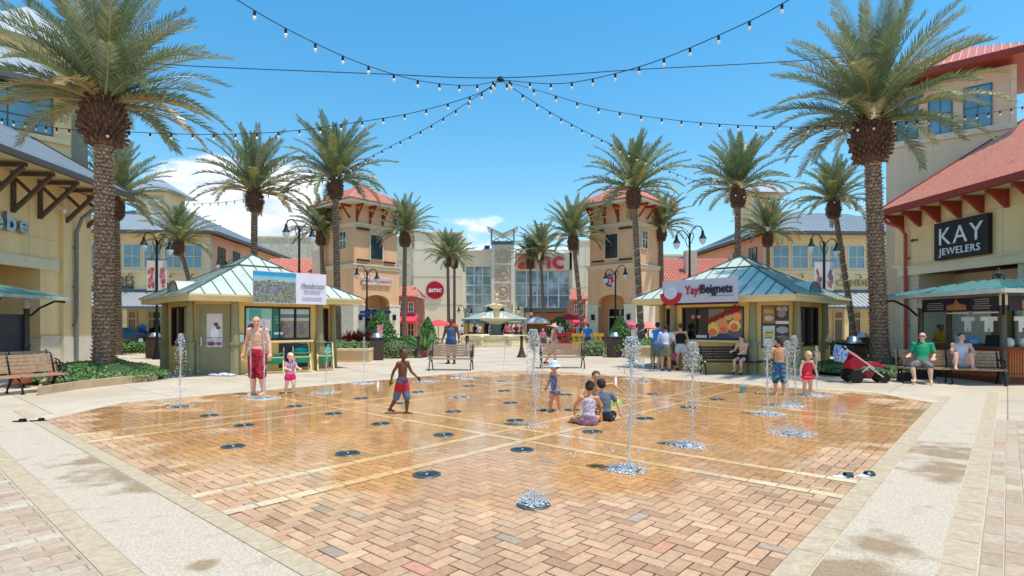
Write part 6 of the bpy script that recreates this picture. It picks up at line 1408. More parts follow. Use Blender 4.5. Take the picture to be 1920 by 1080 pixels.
# ---------------------------------------------------------------- STROLLER
def stroller():
    c=gp(1620,717); t=thing('stroller','red stroller with blue towel on its handle in front of the right palm bed','stroller',(c.x,c.y,0),R(-6),s=.98)
    AL=S('stroller_alloy',(206,202,200),rough=.35,metal=.6)
    mb=MB()
    for s in (-1,1): y=s*.22; mb.bar((-.62,y,1.0),(.18,y,.42),.035); mb.bar((-.32,y,.16),(.05,y,.5),.03); mb.bar((.0,y,.5),(.42,y,.18),.035)
    mb.bar((-.62,-.24,1.0),(-.62,.24,1.0),.04); mb.bar((-.32,-.24,.16),(-.32,.24,.16),.03); part(mb,'frame',AL,t)
    mb=MB(); mb.bar((-.70,-.26,1.06),(-.70,.26,1.06),.05); mb.bar((-.7,-.24,1.06),(-.6,-.24,.98),.04); mb.bar((-.7,.24,1.06),(-.6,.24,.98),.04); part(mb,'handle','iron',t)
    mb=MB(); pr=[(-.44,.82),(-.34,.88),(-.04,.60),(.30,.60),(.46,.50),(.42,.44),(.26,.50),(.0,.48),(-.14,.52)]; mb.extr([(x,-.2,z) for x,z in pr],(0,.4,0)); part(mb,'seat',S('red_stroller_fabric',(190,26,44),rough=.8),t)
    mb=MB(); mb.extr([(-.36,-.21,.78),(-.5,-.21,.66),(-.46,-.21,.42),(-.30,-.21,.36),(-.1,-.21,.5),(-.05,-.21,.62)],(0,.42,0)); part(mb,'canopy',S('red_stroller_fabric',(190,26,44)),t)
    mb=MB(); mb.extr([(-.10,-.18,.34),(.22,-.18,.32),(.14,-.18,.18),(.0,-.18,.17)],(0,.36,0)); part(mb,'basket',S('dark_red_fabric',(160,20,40)),t)
    mb=MB(); mb.extr([(.40,-.16,.52),(.66,-.16,.40),(.65,-.16,.36),(.40,-.16,.46)],(0,.32,0)); part(mb,'footrest','iron',t)
    for x,r,ys in ((-.34,.2,(-.27,.27)),(.46,.15,(-.2,.2))):
        for y in ys:
            q=MB(); q.lathe([(r*.72,-.03),(r*.97,-.035),(r,0),(r*.97,.035),(r*.72,.03)],20); q.v=[(x+v[0],y+v[2],r+v[1]) for v in q.v]; w=part(q,'wheel','iron',t)
            q=MB(); q.lathe([(r*.2,-.025),(r*.2,.025)],10)
            for k in range(5): a=2*PI*k/5; q.bar((0,0,0),(math.cos(a)*r*.8,math.sin(a)*r*.8,0),.02)
            q.v=[(x+v[0],y+v[2],r+v[1]) for v in q.v]; part(q,'rim',AL,w)
    mb=MB(); mb.bar((.44,-.2,.13),(.36,-.2,.35),.04); mb.bar((.44,.2,.13),(.36,.2,.35),.04); part(mb,'fork','iron',t)
    tw=MB(); mp_=[(-.72,1.08),(-.58,1.05),(-.52,.9),(-.55,.72),(-.66,.58),(-.76,.62),(-.78,.84)]; tw.extr([(x,-.2,z) for x,z in mp_],(0,.36,0))
    one(tw,'towel',S('blue_striped_towel',(70,120,196),rough=.9,var=.5,scale=10,col2=srgb((214,222,236))),'blue and white striped towel draped over the stroller handle','towel',(c.x,c.y,0),R(-6))
stroller()
# ---------------------------------------------------------------- SMALL THINGS ON THE GROUND
def sandals(label,p,rz,m,s=1):
    for k,sd_ in enumerate(('left','right')):
        t=thing('sandal',label+(', left one' if k==0 else ', right one'),'sandal',p+Matrix.Rotation(rz,3,'Z')@Vector((-.13+.27*k,.02*k,0)),rz+(.2 if k else -.1),None,s)
        mb=MB(); mb.prism([(.13*math.cos(a),.05*math.sin(a)*(1.1 if math.cos(a)>0 else .8)) for a in [2*PI*i/16 for i in range(16)]],0,.022); part(mb,'sole',m[0],t)
        mb=MB(); pr=[(.01,.05*math.cos(a)*1.05,.02+.045*math.sin(a)) for a in [PI*i/8 for i in range(9)]]; vs=pr+[(x+.07,y*.95,z) for x,y,z in pr]; mb.add(vs,[(i,i+1,i+10,i+9) for i in range(8)]); part(mb,'strap',m[1],t)
sandals('black sandal on the concrete walk at the left edge',gp(53,791),R(8),('iron','iron'),.95)
sandals('pale sandal with dark strap on the right border of the pad',gp(1604,896),R(5),('white',S('dark_teal_strap',(30,60,60))),1.0)
mb=MB(); mb.lathe([(.06,0),(.085,.16),(.09,.17),(.075,.16),(.05,.02)],14); mb.tube([(-.085,0,.16),(0,0,.27),(.085,0,.16)],.006,5,False)
one(mb,'toy_bucket',S('teal_plastic',(96,170,160),rough=.35),'small teal toy bucket on the right rear of the splash pad','bucket',gp(1393,737,0))
mb=MB(); rnd=random.Random(4)
for k in range(9): mb.ball((rnd.uniform(-.7,.7),rnd.uniform(-.12,.12),.03),(rnd.uniform(.1,.22),rnd.uniform(.06,.12),rnd.uniform(.04,.08)),8,5)
one(mb,'towel',S('white_cloth',(224,226,232),rough=.9,var=.2,scale=8,col2=srgb((150,160,190))),'crumpled white towels on the ground at the left kiosk door','towel',gp(433,705))
def bag(label,p,s,m,name='beach_bag'):
    t=thing(name,label,'bag',p,random.uniform(-.4,.4)); mb=MB(); mb.prism([(-.2*s,-.1*s),(.2*s,-.1*s),(.2*s,.1*s),(-.2*s,.1*s)],0,.28*s,top=[(-.24*s,-.06*s),(.24*s,-.06*s),(.24*s,.06*s),(-.24*s,.06*s)]); part(mb,'body',m,t); mb=MB(); mb.tube([(-.12*s,0,.26*s),(-.08*s,0,.42*s),(.08*s,0,.42*s),(.12*s,0,.26*s)],.012,6); part(mb,'handle',m,t)
bag('red patterned bag under the feet of the child on the kiosk bench',gp(1376,693),.85,S('red_print_bag',(196,40,70),var=.5,scale=14,col2=srgb((236,190,200))))
bag('dark blue bag at the right end of the kiosk bench',gp(1415,691)+Vector((.0,.0,.45)),.8,S('navy_bag',(36,50,80),var=.3))
bag('black backpack between the feet of the man in green',gp(1700,716)+Vector((.1,.25,0)),.9,S('black_bag',(24,26,34),var=.3))
bag('dark shopping bag under the bench by the cart',gp(1742,712)+Vector((.1,.3,0)),1.15,S('dark_shop_bag',(30,26,34),var=.4))
mb=MB()
for k in range(7): mb.ball((rnd.uniform(-.4,.4),rnd.uniform(-.15,.15),.1),(.13,.1,.12),8,5)
one(mb,'bag_pile',S('navy_mixed_bags',(44,54,84),rough=.8,var=.5,scale=10,col2=srgb((20,22,30))),'pile of dark blue bags on the ground at the right end of the kiosk bench','bags',gp(1432,693))
mb=MB(); mb.lathe([(.04,0),(.055,.17),(.058,.18),(.02,.19)],12); mb.tube([(0,0,.18),(.02,0,.28)],.006,5); one(mb,'drink_cup','white','white drink cup with straw on the ground under the kiosk bench','cup',gp(1338,693))
mb=MB(); mb.lathe([(.11,0),(.12,.1),(.1,.2),(.03,.3)],10); mb.bar((0,0,.25),(0,0,.5),.12); one(mb,'clay_bottle',S('terracotta_pot',(168,84,60)),'brown clay jug on the left palm bed behind the bench','jug',(-12.2,15.1,.22))
one((lambda m:(m.box(-.5,-.2,0,.5,.2,.25),m)[1])(MB()),'blue_crate',S('blue_grey_crate',(120,150,170),var=.15),'blue-grey crate in the bed behind the stroller','crate',(P2(1632,20.6),20.6,.3))
# ---------------------------------------------------------------- PEOPLE
def cap(mb,p,q,r0,r1,n=12,m=5):
    """tapered capsule"""
    p=Vector(p);q=Vector(q);d=q-p; L_=d.length
    if L_<1e-5: mb.ball(p,r0,n,8); return
    d/=L_; a=d.orthogonal().normalized(); b=d.cross(a); vs=[]; rings=[]
    for i in range(1,m+1): t=PI/2*i/m; rings.append((p-d*r0*math.cos(t),r0*math.sin(t)))
    for i in range(m): t=PI/2*i/m; rings.append((q+d*r1*math.sin(t),r1*math.cos(t)))
    for c,r in rings:
        for k in range(n): t=2*PI*k/n; vs.append(c+(a*math.cos(t)+b*math.sin(t))*r)
    vs.append(p-d*r0); vs.append(q+d*r1); R_=len(rings); N=len(vs)
    mb.add(vs,[(i*n+k,i*n+(k+1)%n,(i+1)*n+(k+1)%n,(i+1)*n+k) for i in range(R_-1) for k in range(n)]+[(N-2,(k+1)%n,k) for k in range(n)]+[(N-1,(R_-1)*n+k,(R_-1)*n+(k+1)%n) for k in range(n)],True)
def remesh(mb,name,m,par,vox,sm=2,colfn=None):
    me=bpy.data.meshes.new('tmp'); me.from_pydata(mb.v,[],mb.f); bm=bmesh.new(); bm.from_mesh(me); bmesh.ops.recalc_face_normals(bm,faces=bm.faces); bm.to_mesh(me); bm.free()
    o=bpy.data.objects.new('tmp',me); SC.collection.objects.link(o)
    r=o.modifiers.new('r','REMESH'); r.mode='VOXEL'; r.voxel_size=vox; r.use_smooth_shade=True
    if sm: s=o.modifiers.new('s','SMOOTH'); s.iterations=sm; s.factor=.5
    dg=bpy.context.evaluated_depsgraph_get(); m2=bpy.data.meshes.new_from_object(o.evaluated_get(dg)); bpy.data.objects.remove(o); bpy.data.meshes.remove(me)
    m2.name=name; m2.materials.clear(); m2.materials.append(m); 
    for p in m2.polygons: p.use_smooth=True
    if colfn:
        at=m2.color_attributes.new('Col','FLOAT_COLOR','POINT'); buf=[]
        for v in m2.vertices: buf.extend((*colfn(v.co),1))
        at.data.foreach_set('color',buf)
    ob=bpy.data.objects.new(name,m2); SC.collection.objects.link(ob); ob.parent=par; return ob
SKIN={'fair':srgb((232,178,150)),'pale':srgb((240,196,172)),'tan':srgb((214,150,108)),'brown':srgb((156,98,68)),'dark':srgb((112,66,44))}
SKM=mat('skin',(0,0,0),attr=True,rough=.45,var=.04,scale=6,spec=.4)
def nv(v): return Vector(v).normalized()
def person(label,loc,rz,h,sk='fair',kind='adult',T=(0,0,1),uaL=(.3,0,-1),faL=(.2,-.2,-1),uaR=(-.3,0,-1),faR=(-.2,-.2,-1),thL=(.08,0,-1),shL=(0,.02,-1),thR=(-.08,0,-1),shR=(0,.02,-1),hd=(0,-.05,1),look=0,
           cl=(),hair=None,hat=None,seat=None,build=1.0,det=1,feetrot=(0,0),grip=None,group=None,extra=None):
    """faces local -Y; +X is the person's left"""
    t=thing('person',label,'person',loc,rz,group)
    hf,hz,lw={'adult':(.132,.50,1.0),'kid':(.162,.475,.95),'tod':(.20,.42,1.15)}[kind]
    HD=hf*h; hipz=hz*h; shz=h*(1-hf)-.05*h; TL=shz-hipz; sw=.112*h*(1 if kind=='adult' else .95)*build**.5; hw=.052*h; k=h*build*lw
    P=Vector((0,0,0)); T=nv(T); side=Vector((1,0,0)); chest=P+T*TL; hd=nv(hd)
    thl=hipz*.50; shl=hipz*.44
    J={}
    for s,th,sh,key in ((1,thL,shL,'L'),(-1,thR,shR,'R')):
        hip=P+side*s*hw; kn=hip+nv(th)*thl; an=kn+nv(sh)*shl; J['hip'+key]=hip;J['kn'+key]=kn;J['an'+key]=an
    for s,ua,fa,key in ((1,uaL,faL,'L'),(-1,uaR,faR,'R')):
        shd=chest+side*s*sw; el=shd+nv(ua)*.165*h*(1 if kind=='adult' else .92); wr=el+nv(fa)*.14*h*(1 if kind=='adult' else .92); J['sh'+key]=shd;J['el'+key]=el;J['wr'+key]=wr
    foot=.045*h
    low=min(J['anL'].z,J['anR'].z)-foot*.82
    if seat is None: off=-low
    else: off=seat+.062*k
    O=Vector((0,0,off))
    for q in J: J[q]=J[q]+O
    P=P+O; chest=chest+O
    neck=chest+hd*.035*h; hc=neck+hd*(.03*h+HD*.50); Rk=Matrix.Rotation(look,3,'Z')
    zq=Vector((0,0,1)).rotation_difference(hd); HM=zq.to_matrix()@Rk     # head frame, face toward -Y
    def hp(x,y,z): return hc+HM@Vector((x*HD,y*HD,z*HD))
    b=MB(); 
    # torso
    fz=.72
    def ell(m_,c,rx,ry,rz_,Tq=None): m_.ball(c,(rx,ry,rz_),14,9,Tq)
    TQ=Vector((0,0,1)).rotation_difference(T).to_matrix()
    def torso(m_,inf=0,lo=0.0,hi=1.0):
        secs=[(0.0,.086,.068),(.16,.092,.072),(.38,.078,.060),(.62,.090,.066),(.82,.098,.064),(.95,.080,.050)]
        for (f,rx,ry) in secs:
            if lo-.01<=f<=hi+.01: ell(m_,P+T*TL*f,rx*k+inf,ry*k+inf,.062*h+inf*.6,TQ)
        for (f0,a0,c0),(f1,a1,c1) in zip(secs,secs[1:]):
            if lo-.01<=f0 and f1<=hi+.01: ell(m_,P+T*TL*(f0+f1)/2,(a0+a1)/2*k+inf,(c0+c1)/2*k+inf,.06*h+inf*.5,TQ)
    torso(b)
    for s in 'LR': cap(b,P+T*TL*.93,J['sh'+s],.042*k,.040*k)
    cap(b,chest-T*.01*h,neck+hd*.05*h,.034*k,.031*k*1.0)
    for s in 'LR':
        cap(b,J['hip'+s],J['kn'+s],.060*k,.036*k); cap(b,J['kn'+s],J['kn'+s].lerp(J['an'+s],.35),.034*k,.037*k); cap(b,J['kn'+s].lerp(J['an'+s],.35),J['an'+s],.036*k,.020*k)
        cap(b,J['sh'+s],J['el'+s],.032*k,.024*k); cap(b,J['el'+s],J['el'+s].lerp(J['wr'+s],.3),.023*k,.0245*k); cap(b,J['el'+s].lerp(J['wr'+s],.3),J['wr'+s],.0235*k,.0155*k)
        # foot
        an=J['an'+s]; fr=Matrix.Rotation((feetrot[0] if s=='L' else feetrot[1])+(.14 if s=='L' else -.14),3,'Z'); sh=(an-J['kn'+s]).normalized(); tip_=an.z-off-low>.12*h and seat is None
        fd=fr@Vector((0,-1,0)); 
        if tip_: fd=(fd+Vector((0,0,-1.2))).normalized()
        heel=an+Vector((0,0,-foot*.55))-fd*.022*h; toe=an+fd*.085*h+Vector((0,0,-foot*.62)); 
        if tip_: toe=an+fd*.09*h; heel=an-fd*.02*h+Vector((0,0,.0))
        cap(b,heel,toe,.021*k,.015*k); cap(b,an,an.lerp(toe,.5),.022*k,.018*k)
        sx=fr@Vector((1,0,0))
        for j in range(-1,2): cap(b,toe+sx*j*.012*h-fd*.01*h,toe+sx*j*.015*h+fd*.012*h,.0105*k,.0085*k,8,3)
        # hand: palm, four fingers, thumb
        wr=J['wr'+s]; fdv=(wr-J['el'+s]).normalized(); xs=side-fdv*side.dot(fdv)
        if xs.length<.2: xs=Vector((0,1,0))-fdv*fdv.y
        xs.normalize(); pn=fdv.cross(xs).normalized(); across=pn if abs(fdv.z)>.6 else xs; nrm_=fdv.cross(across).normalized(); sg=1 if s=='L' else -1
        inward=(-xs*sg if abs(fdv.z)>.6 else Vector((0,0,-1))); inward=(inward-fdv*inward.dot(fdv)); inward=inward.normalized() if inward.length>.1 else nrm_
        pc=wr+fdv*.026*h; hs=h*(1 if kind=='adult' else .95)
        cap(b,wr,pc+fdv*.012*h,.0155*k,.019*k); cap(b,pc-across*.012*hs,pc+across*.012*hs,.016*k,.016*k)
        curl=.55
        for j,(o_,ln) in enumerate(((-.021,.040),(-.007,.046),(.007,.043),(.021,.034))):
            root=pc+fdv*.022*hs+across*o_*hs; m1_=root+(fdv+inward*curl*.5).normalized()*ln*.5*hs; e1=m1_+(fdv*.7+inward*curl).normalized()*ln*.5*hs
            cap(b,root,m1_,.0078*hs,.0072*hs,8,3); cap(b,m1_,e1,.0072*hs,.006*hs,8,3)
        fsd=across*(-1 if (across.y>0) else 1); cap(b,wr+fdv*.01*hs+fsd*.012*hs,wr+fdv*.034*hs+fsd*.034*hs+inward*.008*hs,.010*hs,.0085*hs,8,3); cap(b,wr+fdv*.034*hs+fsd*.034*hs+inward*.008*hs,wr+fdv*.052*hs+fsd*.038*hs+inward*.014*hs,.0082*hs,.0068*hs,8,3)
    # head
    HT=HM
    def hb(m_,x,y,z,rx,ry,rz_): m_.ball(hp(x,y,z),(rx*HD,ry*HD,rz_*HD),14,10,HT)
    hb(b,0,.04,.10,.375,.43,.40); hb(b,0,-.06,-.17,.29,.31,.31); hb(b,0,-.20,-.36,.15,.13,.12); cap(b,hp(0,-.40,.02),hp(0,-.475,-.10),.035*HD,.060*HD,8,3); hb(b,0,-.33,.14,.26,.09,.05)
    for s in (-1,1): hb(b,s*.37,.03,-.04,.045,.09,.13); hb(b,s*.19,-.28,-.13,.11,.10,.10)
    hb(b,0,-.36,-.235,.11,.055,.045)
    skc=SKIN[sk]; Hi=HM.inverted(); dk=tuple(c*.10 for c in skc)
    wet=None
    def colf(co):
        q=Hi@(co-hc)/HD; c=skc
        if q.length<.62 and q.y<-.15:
            for s in (-1,1):
                if (q.x-s*.16)**2/.0075+(q.z-.035)**2/.0022<1: return (.05,.03,.025) if abs(q.x-s*.16)<.04 else tuple(v*.8+.25 for v in skc)
                if (q.x-s*.17)**2/.012+(q.z-.15)**2/.0011<1: return tuple(v*.30 for v in skc)
            if q.x**2/.013+(q.z+.245)**2/.0016<1: return (skc[0]*.72,skc[1]*.42,skc[2]*.42)
        n=noise.noise(co*6); return (c[0]*(1+.05*n),c[1]*(1+.08*n),c[2]*(1+.08*n))
    vox=(.0062 if det==1 else (.0085 if det==.7 else .013))*h
    if det>=1 and kind=='adult': vox=.0052*h
    remesh(b,'body',SKM,t,vox,2,colf)
    # clothes
    def cmat(rgb,pat=None): 
        if pat: return S('cloth%d_%d_%d_p'%rgb,rgb,rough=.85,var=.15,scale=pat[1],col2=srgb(pat[0]))
        return S('cloth%d_%d_%d'%rgb,rgb,rough=.85,var=.10,scale=9,bump=.3,bscale=25)
    inf=.011*h if kind!='adult' else .010*h
    for c in cl:
        nm,rgb=c[0],c[1]; o_=c[2] if len(c)>2 else {}; m=MB(); pat=o_.get('pat')
        if nm in('swim_trunks','shorts','briefs','jeans'):
            torso(m,inf*1.15,0,.16); f=o_.get('f',.62)
            for s in 'LR':
                q=J['hip'+s].lerp(J['kn'+s],min(f,1)); r1=.060*k+(.036-.060)*k*min(f,1)
                cap(m,J['hip'+s],q,.060*k+inf*1.2,r1+inf*o_.get('flare',1.7))
                if f>1: cap(m,J['kn'+s],J['kn'+s].lerp(J['an'+s],f-1),.037*k+inf,.032*k+inf)
            if o_.get('skirt'):
                for s in 'LR': ell(m,P+Vector(((.07 if s=='L' else -.07)*k,0,-.03*h)),.10*k,.115*k,.035*h)
        elif nm in('tshirt','tank_top','swimsuit','dress','rash_top'):
            torso(m,inf,o_.get('lo',0 if nm!='tshirt' else 0),.82 if nm in('tank_top','swimsuit') else .95)
            if nm in('tshirt','rash_top'):
                for s in 'LR': cap(m,P+T*TL*.90,J['sh'+s],.040*k+inf*.6,.034*k+inf*.8); cap(m,J['sh'+s],J['sh'+s].lerp(J['el'+s],o_.get('sl',.55)),.030*k+inf,.027*k+inf*1.2)
            else:
                for s in (1,-1): cap(m,P+T*TL*.8+side*s*.05*k*1.1-Vector((0,.045*k,0)),chest+side*s*.055*k+T*.01*h,.016*k,.016*k,8,3); cap(m,P+T*TL*.75+side*s*.05*k*1.1+Vector((0,.045*k,0)),chest+side*s*.055*k+T*.01*h,.016*k,.016*k,8,3)
            if nm=='swimsuit':
                for s in 'LR': cap(m,J['hip'+s],J['hip'+s].lerp(J['kn'+s],.12),.060*k+inf,.056*k+inf)
            if nm=='dress':
                cap(m,P,P+Vector((0,0,-.03*h)),.10*k,.11*k)
                for s in 'LR': cap(m,J['hip'+s],J['hip'+s].lerp(J['kn'+s],o_.get('f',.6)),.068*k+inf,.062*k+inf*1.4)
            if o_.get('frill'):
                for a in range(10): an_=2*PI*a/10; ell(m,P+Vector((math.cos(an_)*.10*k,math.sin(an_)*.09*k,-.015*h)),.045*k,.045*k,.028*h)
        elif nm=='shoes':
            for s,i_ in (('L',0),('R',1)):
                an=J['an'+s]; fr=Matrix.Rotation(feetrot[i_]+(.14 if s=='L' else -.14),3,'Z'); fd=fr@Vector((0,-1,0)); cap(m,an+Vector((0,0,-foot*.5))-fd*.024*h,an+fd*.09*h+Vector((0,0,-foot*.55)),.028*k,.022*k); cap(m,an,an+Vector((0,0,-foot*.4)),.027*k,.027*k)
        ob=remesh(m,nm,cmat(rgb,pat),t,vox*1.15,3)
        if o_.get('rope'): pass
    if hair:
        rgb,style=hair; m=MB(); hb(m,0,.10,.17,.41,.43,.385)
        if style=='short': hb(m,0,.20,-.02,.37,.34,.34)
        if style=='buzz': m=MB(); hb(m,0,.09,.15,.385,.40,.375); hb(m,0,.18,-.02,.36,.32,.32)
        if style in('long','bob'): hb(m,0,.22,-.10,.40,.30,.42); hb(m,0,.26,-.45 if style=='long' else -.25,.30,.18,.34); 
        if style=='long': hb(m,0,.30,-.8,.22,.12,.3)
        if style=='bun': hb(m,0,.22,-.02,.37,.32,.32); hb(m,0,.42,.38,.18,.17,.17)
        if style=='curly':
            for a in range(14): an_=a*2.4; hb(m,.33*math.cos(an_),.14+.28*math.sin(an_)*.9,.15+.3*((a%5)/5-.2),.2,.2,.2)
        remesh(m,'hair',S('hair%d_%d_%d'%rgb,rgb,rough=.6,var=.35,scale=22,bump=.6,bscale=45),t,vox*1.1,1)
    if hat:
        rgb,style=hat; m=MB()
        if style=='sunhat': prof=[(.62,-.02),(.56,.10),(.42,.18),(.41,.34),(.34,.5),(.16,.58),(.01,.6)]
        elif style=='straw': prof=[(.88,.03),(.66,.13),(.42,.16),(.40,.40),(.34,.52),(.01,.56)]
        m.lathe([(r*HD,z*HD) for r,z in prof],24); m.v=[tuple(hc+HM@(Vector(v)+Vector((0,.06*HD,.02*HD)))) for v in m.v]; o=m.build('hat',S('hat%d_%d_%d'%rgb,rgb,rough=.9,var=.15,scale=14,col2=srgb((232,238,244)) if style=='sunhat' else None),t)
        if style=='straw':
            m=MB(); m.lathe([(.425*HD,.16*HD),(.41*HD,.25*HD)],24); m.v=[tuple(hc+HM@(Vector(v)+Vector((0,.06*HD,.02*HD)))) for v in m.v]; m.build('hat_band',S('dark_hat_band',(40,34,36)),t)
    if extra: extra(t,J,hp,P,chest,HM,HD,h,k)
    return t
def shades(t,J,hp,P,chest,HM,HD,h,k):
    m=MB(); 
    for s in (-1,1): m.ball(hp(s*.16,-.385,.04),(.125*HD,.05*HD,.085*HD),10,6,HM); m.bar(hp(s*.27,-.36,.06),hp(s*.38,.02,.06),.03*HD)
    m.bar(hp(-.1,-.42,.06),hp(.1,-.42,.06),.03*HD); m.build('sunglasses',M['iron'],t)
def G(x,y): return gp(x,y)
person('shirtless man in long red swim shorts looking down at the blonde toddler',G(483,741),R(-14),1.84,'fair','adult',T=(0,.0,1),uaL=(.30,.05,-1),faL=(.30,-.25,-1),uaR=(-.34,.02,-1),faR=(-.10,-.28,-1),thL=(.10,-.10,-1),shL=(.02,.16,-1),thR=(-.05,-.02,-1),shR=(-.01,.06,-1),hd=(.10,-.32,1),look=R(38),cl=[('swim_trunks',(206,30,56),{'f':.98,'flare':2.2,'pat':((120,20,40),7)})],hair=((110,76,56),'buzz'),build=1.10)
person('blonde toddler in grey and pink swimsuit right of the man in red shorts',G(544,738),R(42),.98,'pale','tod',T=(.0,-.03,1),uaL=(.15,-.5,-.6),faL=(.05,-1,-.05),uaR=(-.25,-.45,-.7),faR=(.35,-1,-.1),thL=(.1,-.25,-1),shL=(.0,.35,-1),thR=(-.12,.12,-1),shR=(0,.55,-1),hd=(0,-.12,1),cl=[('rash_top',(150,140,160),{'sl':.5,'pat':((200,120,150),9)}),('briefs',(226,40,110),{'f':.12})],hair=((222,196,140),'buzz'))
person('dark-skinned boy in red and blue swim shorts walking to the right',G(754,777),R(62),1.20,'dark','kid',T=(0,-.05,1),uaL=(.22,-.35,-.9),faL=(.15,-.9,-.75),uaR=(-.2,.50,-.85),faR=(-.15,.22,-1),thL=(.03,-.22,-1),shL=(0,.05,-1),thR=(-.03,.30,-1),shR=(0,.75,-1),hd=(0,-.12,1),cl=[('swim_trunks',(190,28,34),{'f':.45}),('shorts',(92,108,134),{'f':.92,'flare':1.9})],hair=((40,26,20),'buzz'))
person('small child in blue swimsuit and pale blue sun hat walking past the heavy jet',G(1041,773),R(-58),.95,'tan','tod',T=(0,-.03,1),uaL=(.2,-.15,-1),faL=(.1,-.2,-1),uaR=(-.3,-.2,-1),faR=(-.15,-.45,-1),thL=(.05,.18,-1),shL=(0,.18,-1),thR=(-.08,-.30,-1),shR=(0,-.1,-1),hd=(0,-.10,1),cl=[('swimsuit',(70,84,128),{'pat':((120,150,190),12)})],hair=((90,62,44),'short'),hat=((176,204,226),'sunhat'))
# three sitting children
person('girl in white patterned swimsuit sitting back to camera, dark hair in a bun',G(1104,798),R(168),1.22,'tan','kid',T=(0,-.12,1),uaL=(.55,-.25,-.7),faL=(.1,-.6,-.7),uaR=(-.35,-.5,-.7),faR=(.1,-.8,-.4),thL=(.80,-.8,-.05),shL=(.7,.15,-.25),thR=(-.4,-1,.35),shR=(-.05,-.6,-.9),hd=(-.06,-.25,1),cl=[('swimsuit',(214,206,212),{'pat':((170,140,170),16)}),('briefs',(150,110,130),{'f':.08})],hair=((38,26,22),'bun'),seat=0)
person('boy in grey rash shirt and black shorts sitting with his back to the camera',G(1135,790),R(184),1.22,'fair','kid',T=(.05,-.10,1),uaL=(.1,-.45,-.8),faL=(-.2,-.6,-.4),uaR=(-.6,-.10,-.8),faR=(-.35,.05,-1),thL=(.6,-1,.1),shL=(.1,-.6,-.6),thR=(-.6,-1,.1),shR=(-.1,-.6,-.6),hd=(.18,-.3,1),cl=[('tshirt',(96,110,122),{'sl':.6}),('shorts',(30,32,42),{'f':.7})],hair=((28,24,24),'short'),seat=0)
person('bare-chested child facing the camera, crouched behind the two sitting children, arm stretched right',G(1116,780),R(4),1.18,'tan','kid',T=(0,-.1,1),uaL=(.9,-.1,.15),faL=(.9,-.3,-.75),uaR=(-.5,-.1,-.8),faR=(-.1,-.3,-1),thL=(.55,-1,.05),shL=(.0,.5,-.8),thR=(-.55,-1,.05),shR=(0,.5,-.8),hd=(.0,-.25,1),cl=[('shorts',(150,200,60),{'f':.6})],hair=((70,56,52),'short'),seat=.12)
mb=MB(); mb.ball((0,0,.07),(.17,.11,.07),12,6); mb.box(-.16,-.1,0,.16,.1,.06)
one(mb,'toy_boat',S('lime_plastic',(170,214,90),rough=.35),'lime green toy held out right of the sitting children','toy',gp(1151,760))
person('boy in teal and navy swim shorts standing with his back to the camera',G(1461,741),R(176),1.36,'tan','kid',T=(0,-.02,1),uaL=(.25,-.25,-.9),faL=(-.1,-.9,-.2),uaR=(-.25,-.3,-.9),faR=(.1,-.9,-.1),thL=(.04,-.02,-1),shL=(0,.06,-1),thR=(-.07,.04,-1),shR=(0,.08,-1),hd=(.05,-.22,1),look=R(30),cl=[('swim_trunks',(64,90,140),{'f':.35}),('shorts',(28,148,170),{'f':.98,'flare':1.9,'pat':((34,52,92),4)})],hair=((46,36,32),'short'))
person('blonde toddler in a red frilled swimsuit standing at the right rear of the pad',G(1514,741),R(6),1.02,'fair','tod',T=(0,0,1),uaL=(.45,-.1,-.9),faL=(.2,-.2,-1),uaR=(-.45,-.1,-.9),faR=(-.2,-.2,-1),thL=(.08,-.06,-1),shL=(-.02,.05,-1),thR=(-.08,.03,-1),shR=(.02,.06,-1),hd=(0,-.25,1),cl=[('swimsuit',(226,44,70),{'frill':1})],hair=((206,160,108),'buzz'),feetrot=(0,0))
# bench sitters
person('shirtless child with dark wet hair sitting sideways on the kiosk bench, looking left',Vector((7.72,18.95,0)),R(-52),1.46,'fair','adult',T=(0,-.16,1),uaL=(.1,-.5,-.8),faL=(-.2,-.9,-.3),uaR=(-.15,-.45,-.85),faR=(.1,-.9,-.1),thL=(.1,-1,-.25),shL=(0,.02,-1),thR=(-.15,-1,-.22),shR=(.1,-.05,-1),hd=(0,-.2,1),look=R(-20),cl=[('briefs',(34,34,44),{'f':.2})],hair=((34,28,28),'short'),seat=.46)
person('man in a green T-shirt and sunglasses reclining on the bench by the cart',Vector((11.65,16.15,0)),R(-36),1.78,'fair','adult',T=(.03,.30,1),uaL=(.26,-.15,-.95),faL=(-.1,-.85,-.25),uaR=(-.28,-.10,-.95),faR=(-.15,-.9,-.1),thL=(.22,-1,-.10),shL=(.05,-.12,-1),thR=(-.30,-1,-.08),shR=(.18,-.25,-1),hd=(0,.05,1),look=R(-12),cl=[('tshirt',(34,150,104),{'sl':.7}),('shorts',(74,76,84),{'f':.95,'pat':((140,136,130),10)})],hair=((92,64,50),'buzz'),seat=.43,build=1.0,extra=shades)
def phone(t,J,hp,P,chest,HM,HD,h,k):
    m=MB(); w=J['wrR']+Vector((0,-.03,.08)); m.box(w.x-.03,w.y-.01,w.z-.04,w.x+.03,w.y+.005,w.z+.09); m.build('phone',S('silver_phone',(170,174,182),rough=.3,metal=.4),t)
person('woman in a white tank top on the cart bench, knees drawn up, holding a phone',Vector((12.65,16.0,0)),R(-22),1.66,'fair','adult',T=(.05,.16,1),uaL=(.35,-.25,-.8),faL=(-.4,-.9,.0),uaR=(-.2,-.45,-.75),faR=(-.25,-.8,.35),thL=(.14,-.75,.72),shL=(.02,-.30,-1),thR=(-.30,-.75,.70),shR=(-.12,-.32,-1),hd=(.02,-.08,1),look=R(10),cl=[('tank_top',(206,212,228),{}),('shorts',(176,180,200),{'f':.25})],hair=((70,48,40),'bun'),seat=.46,extra=phone)
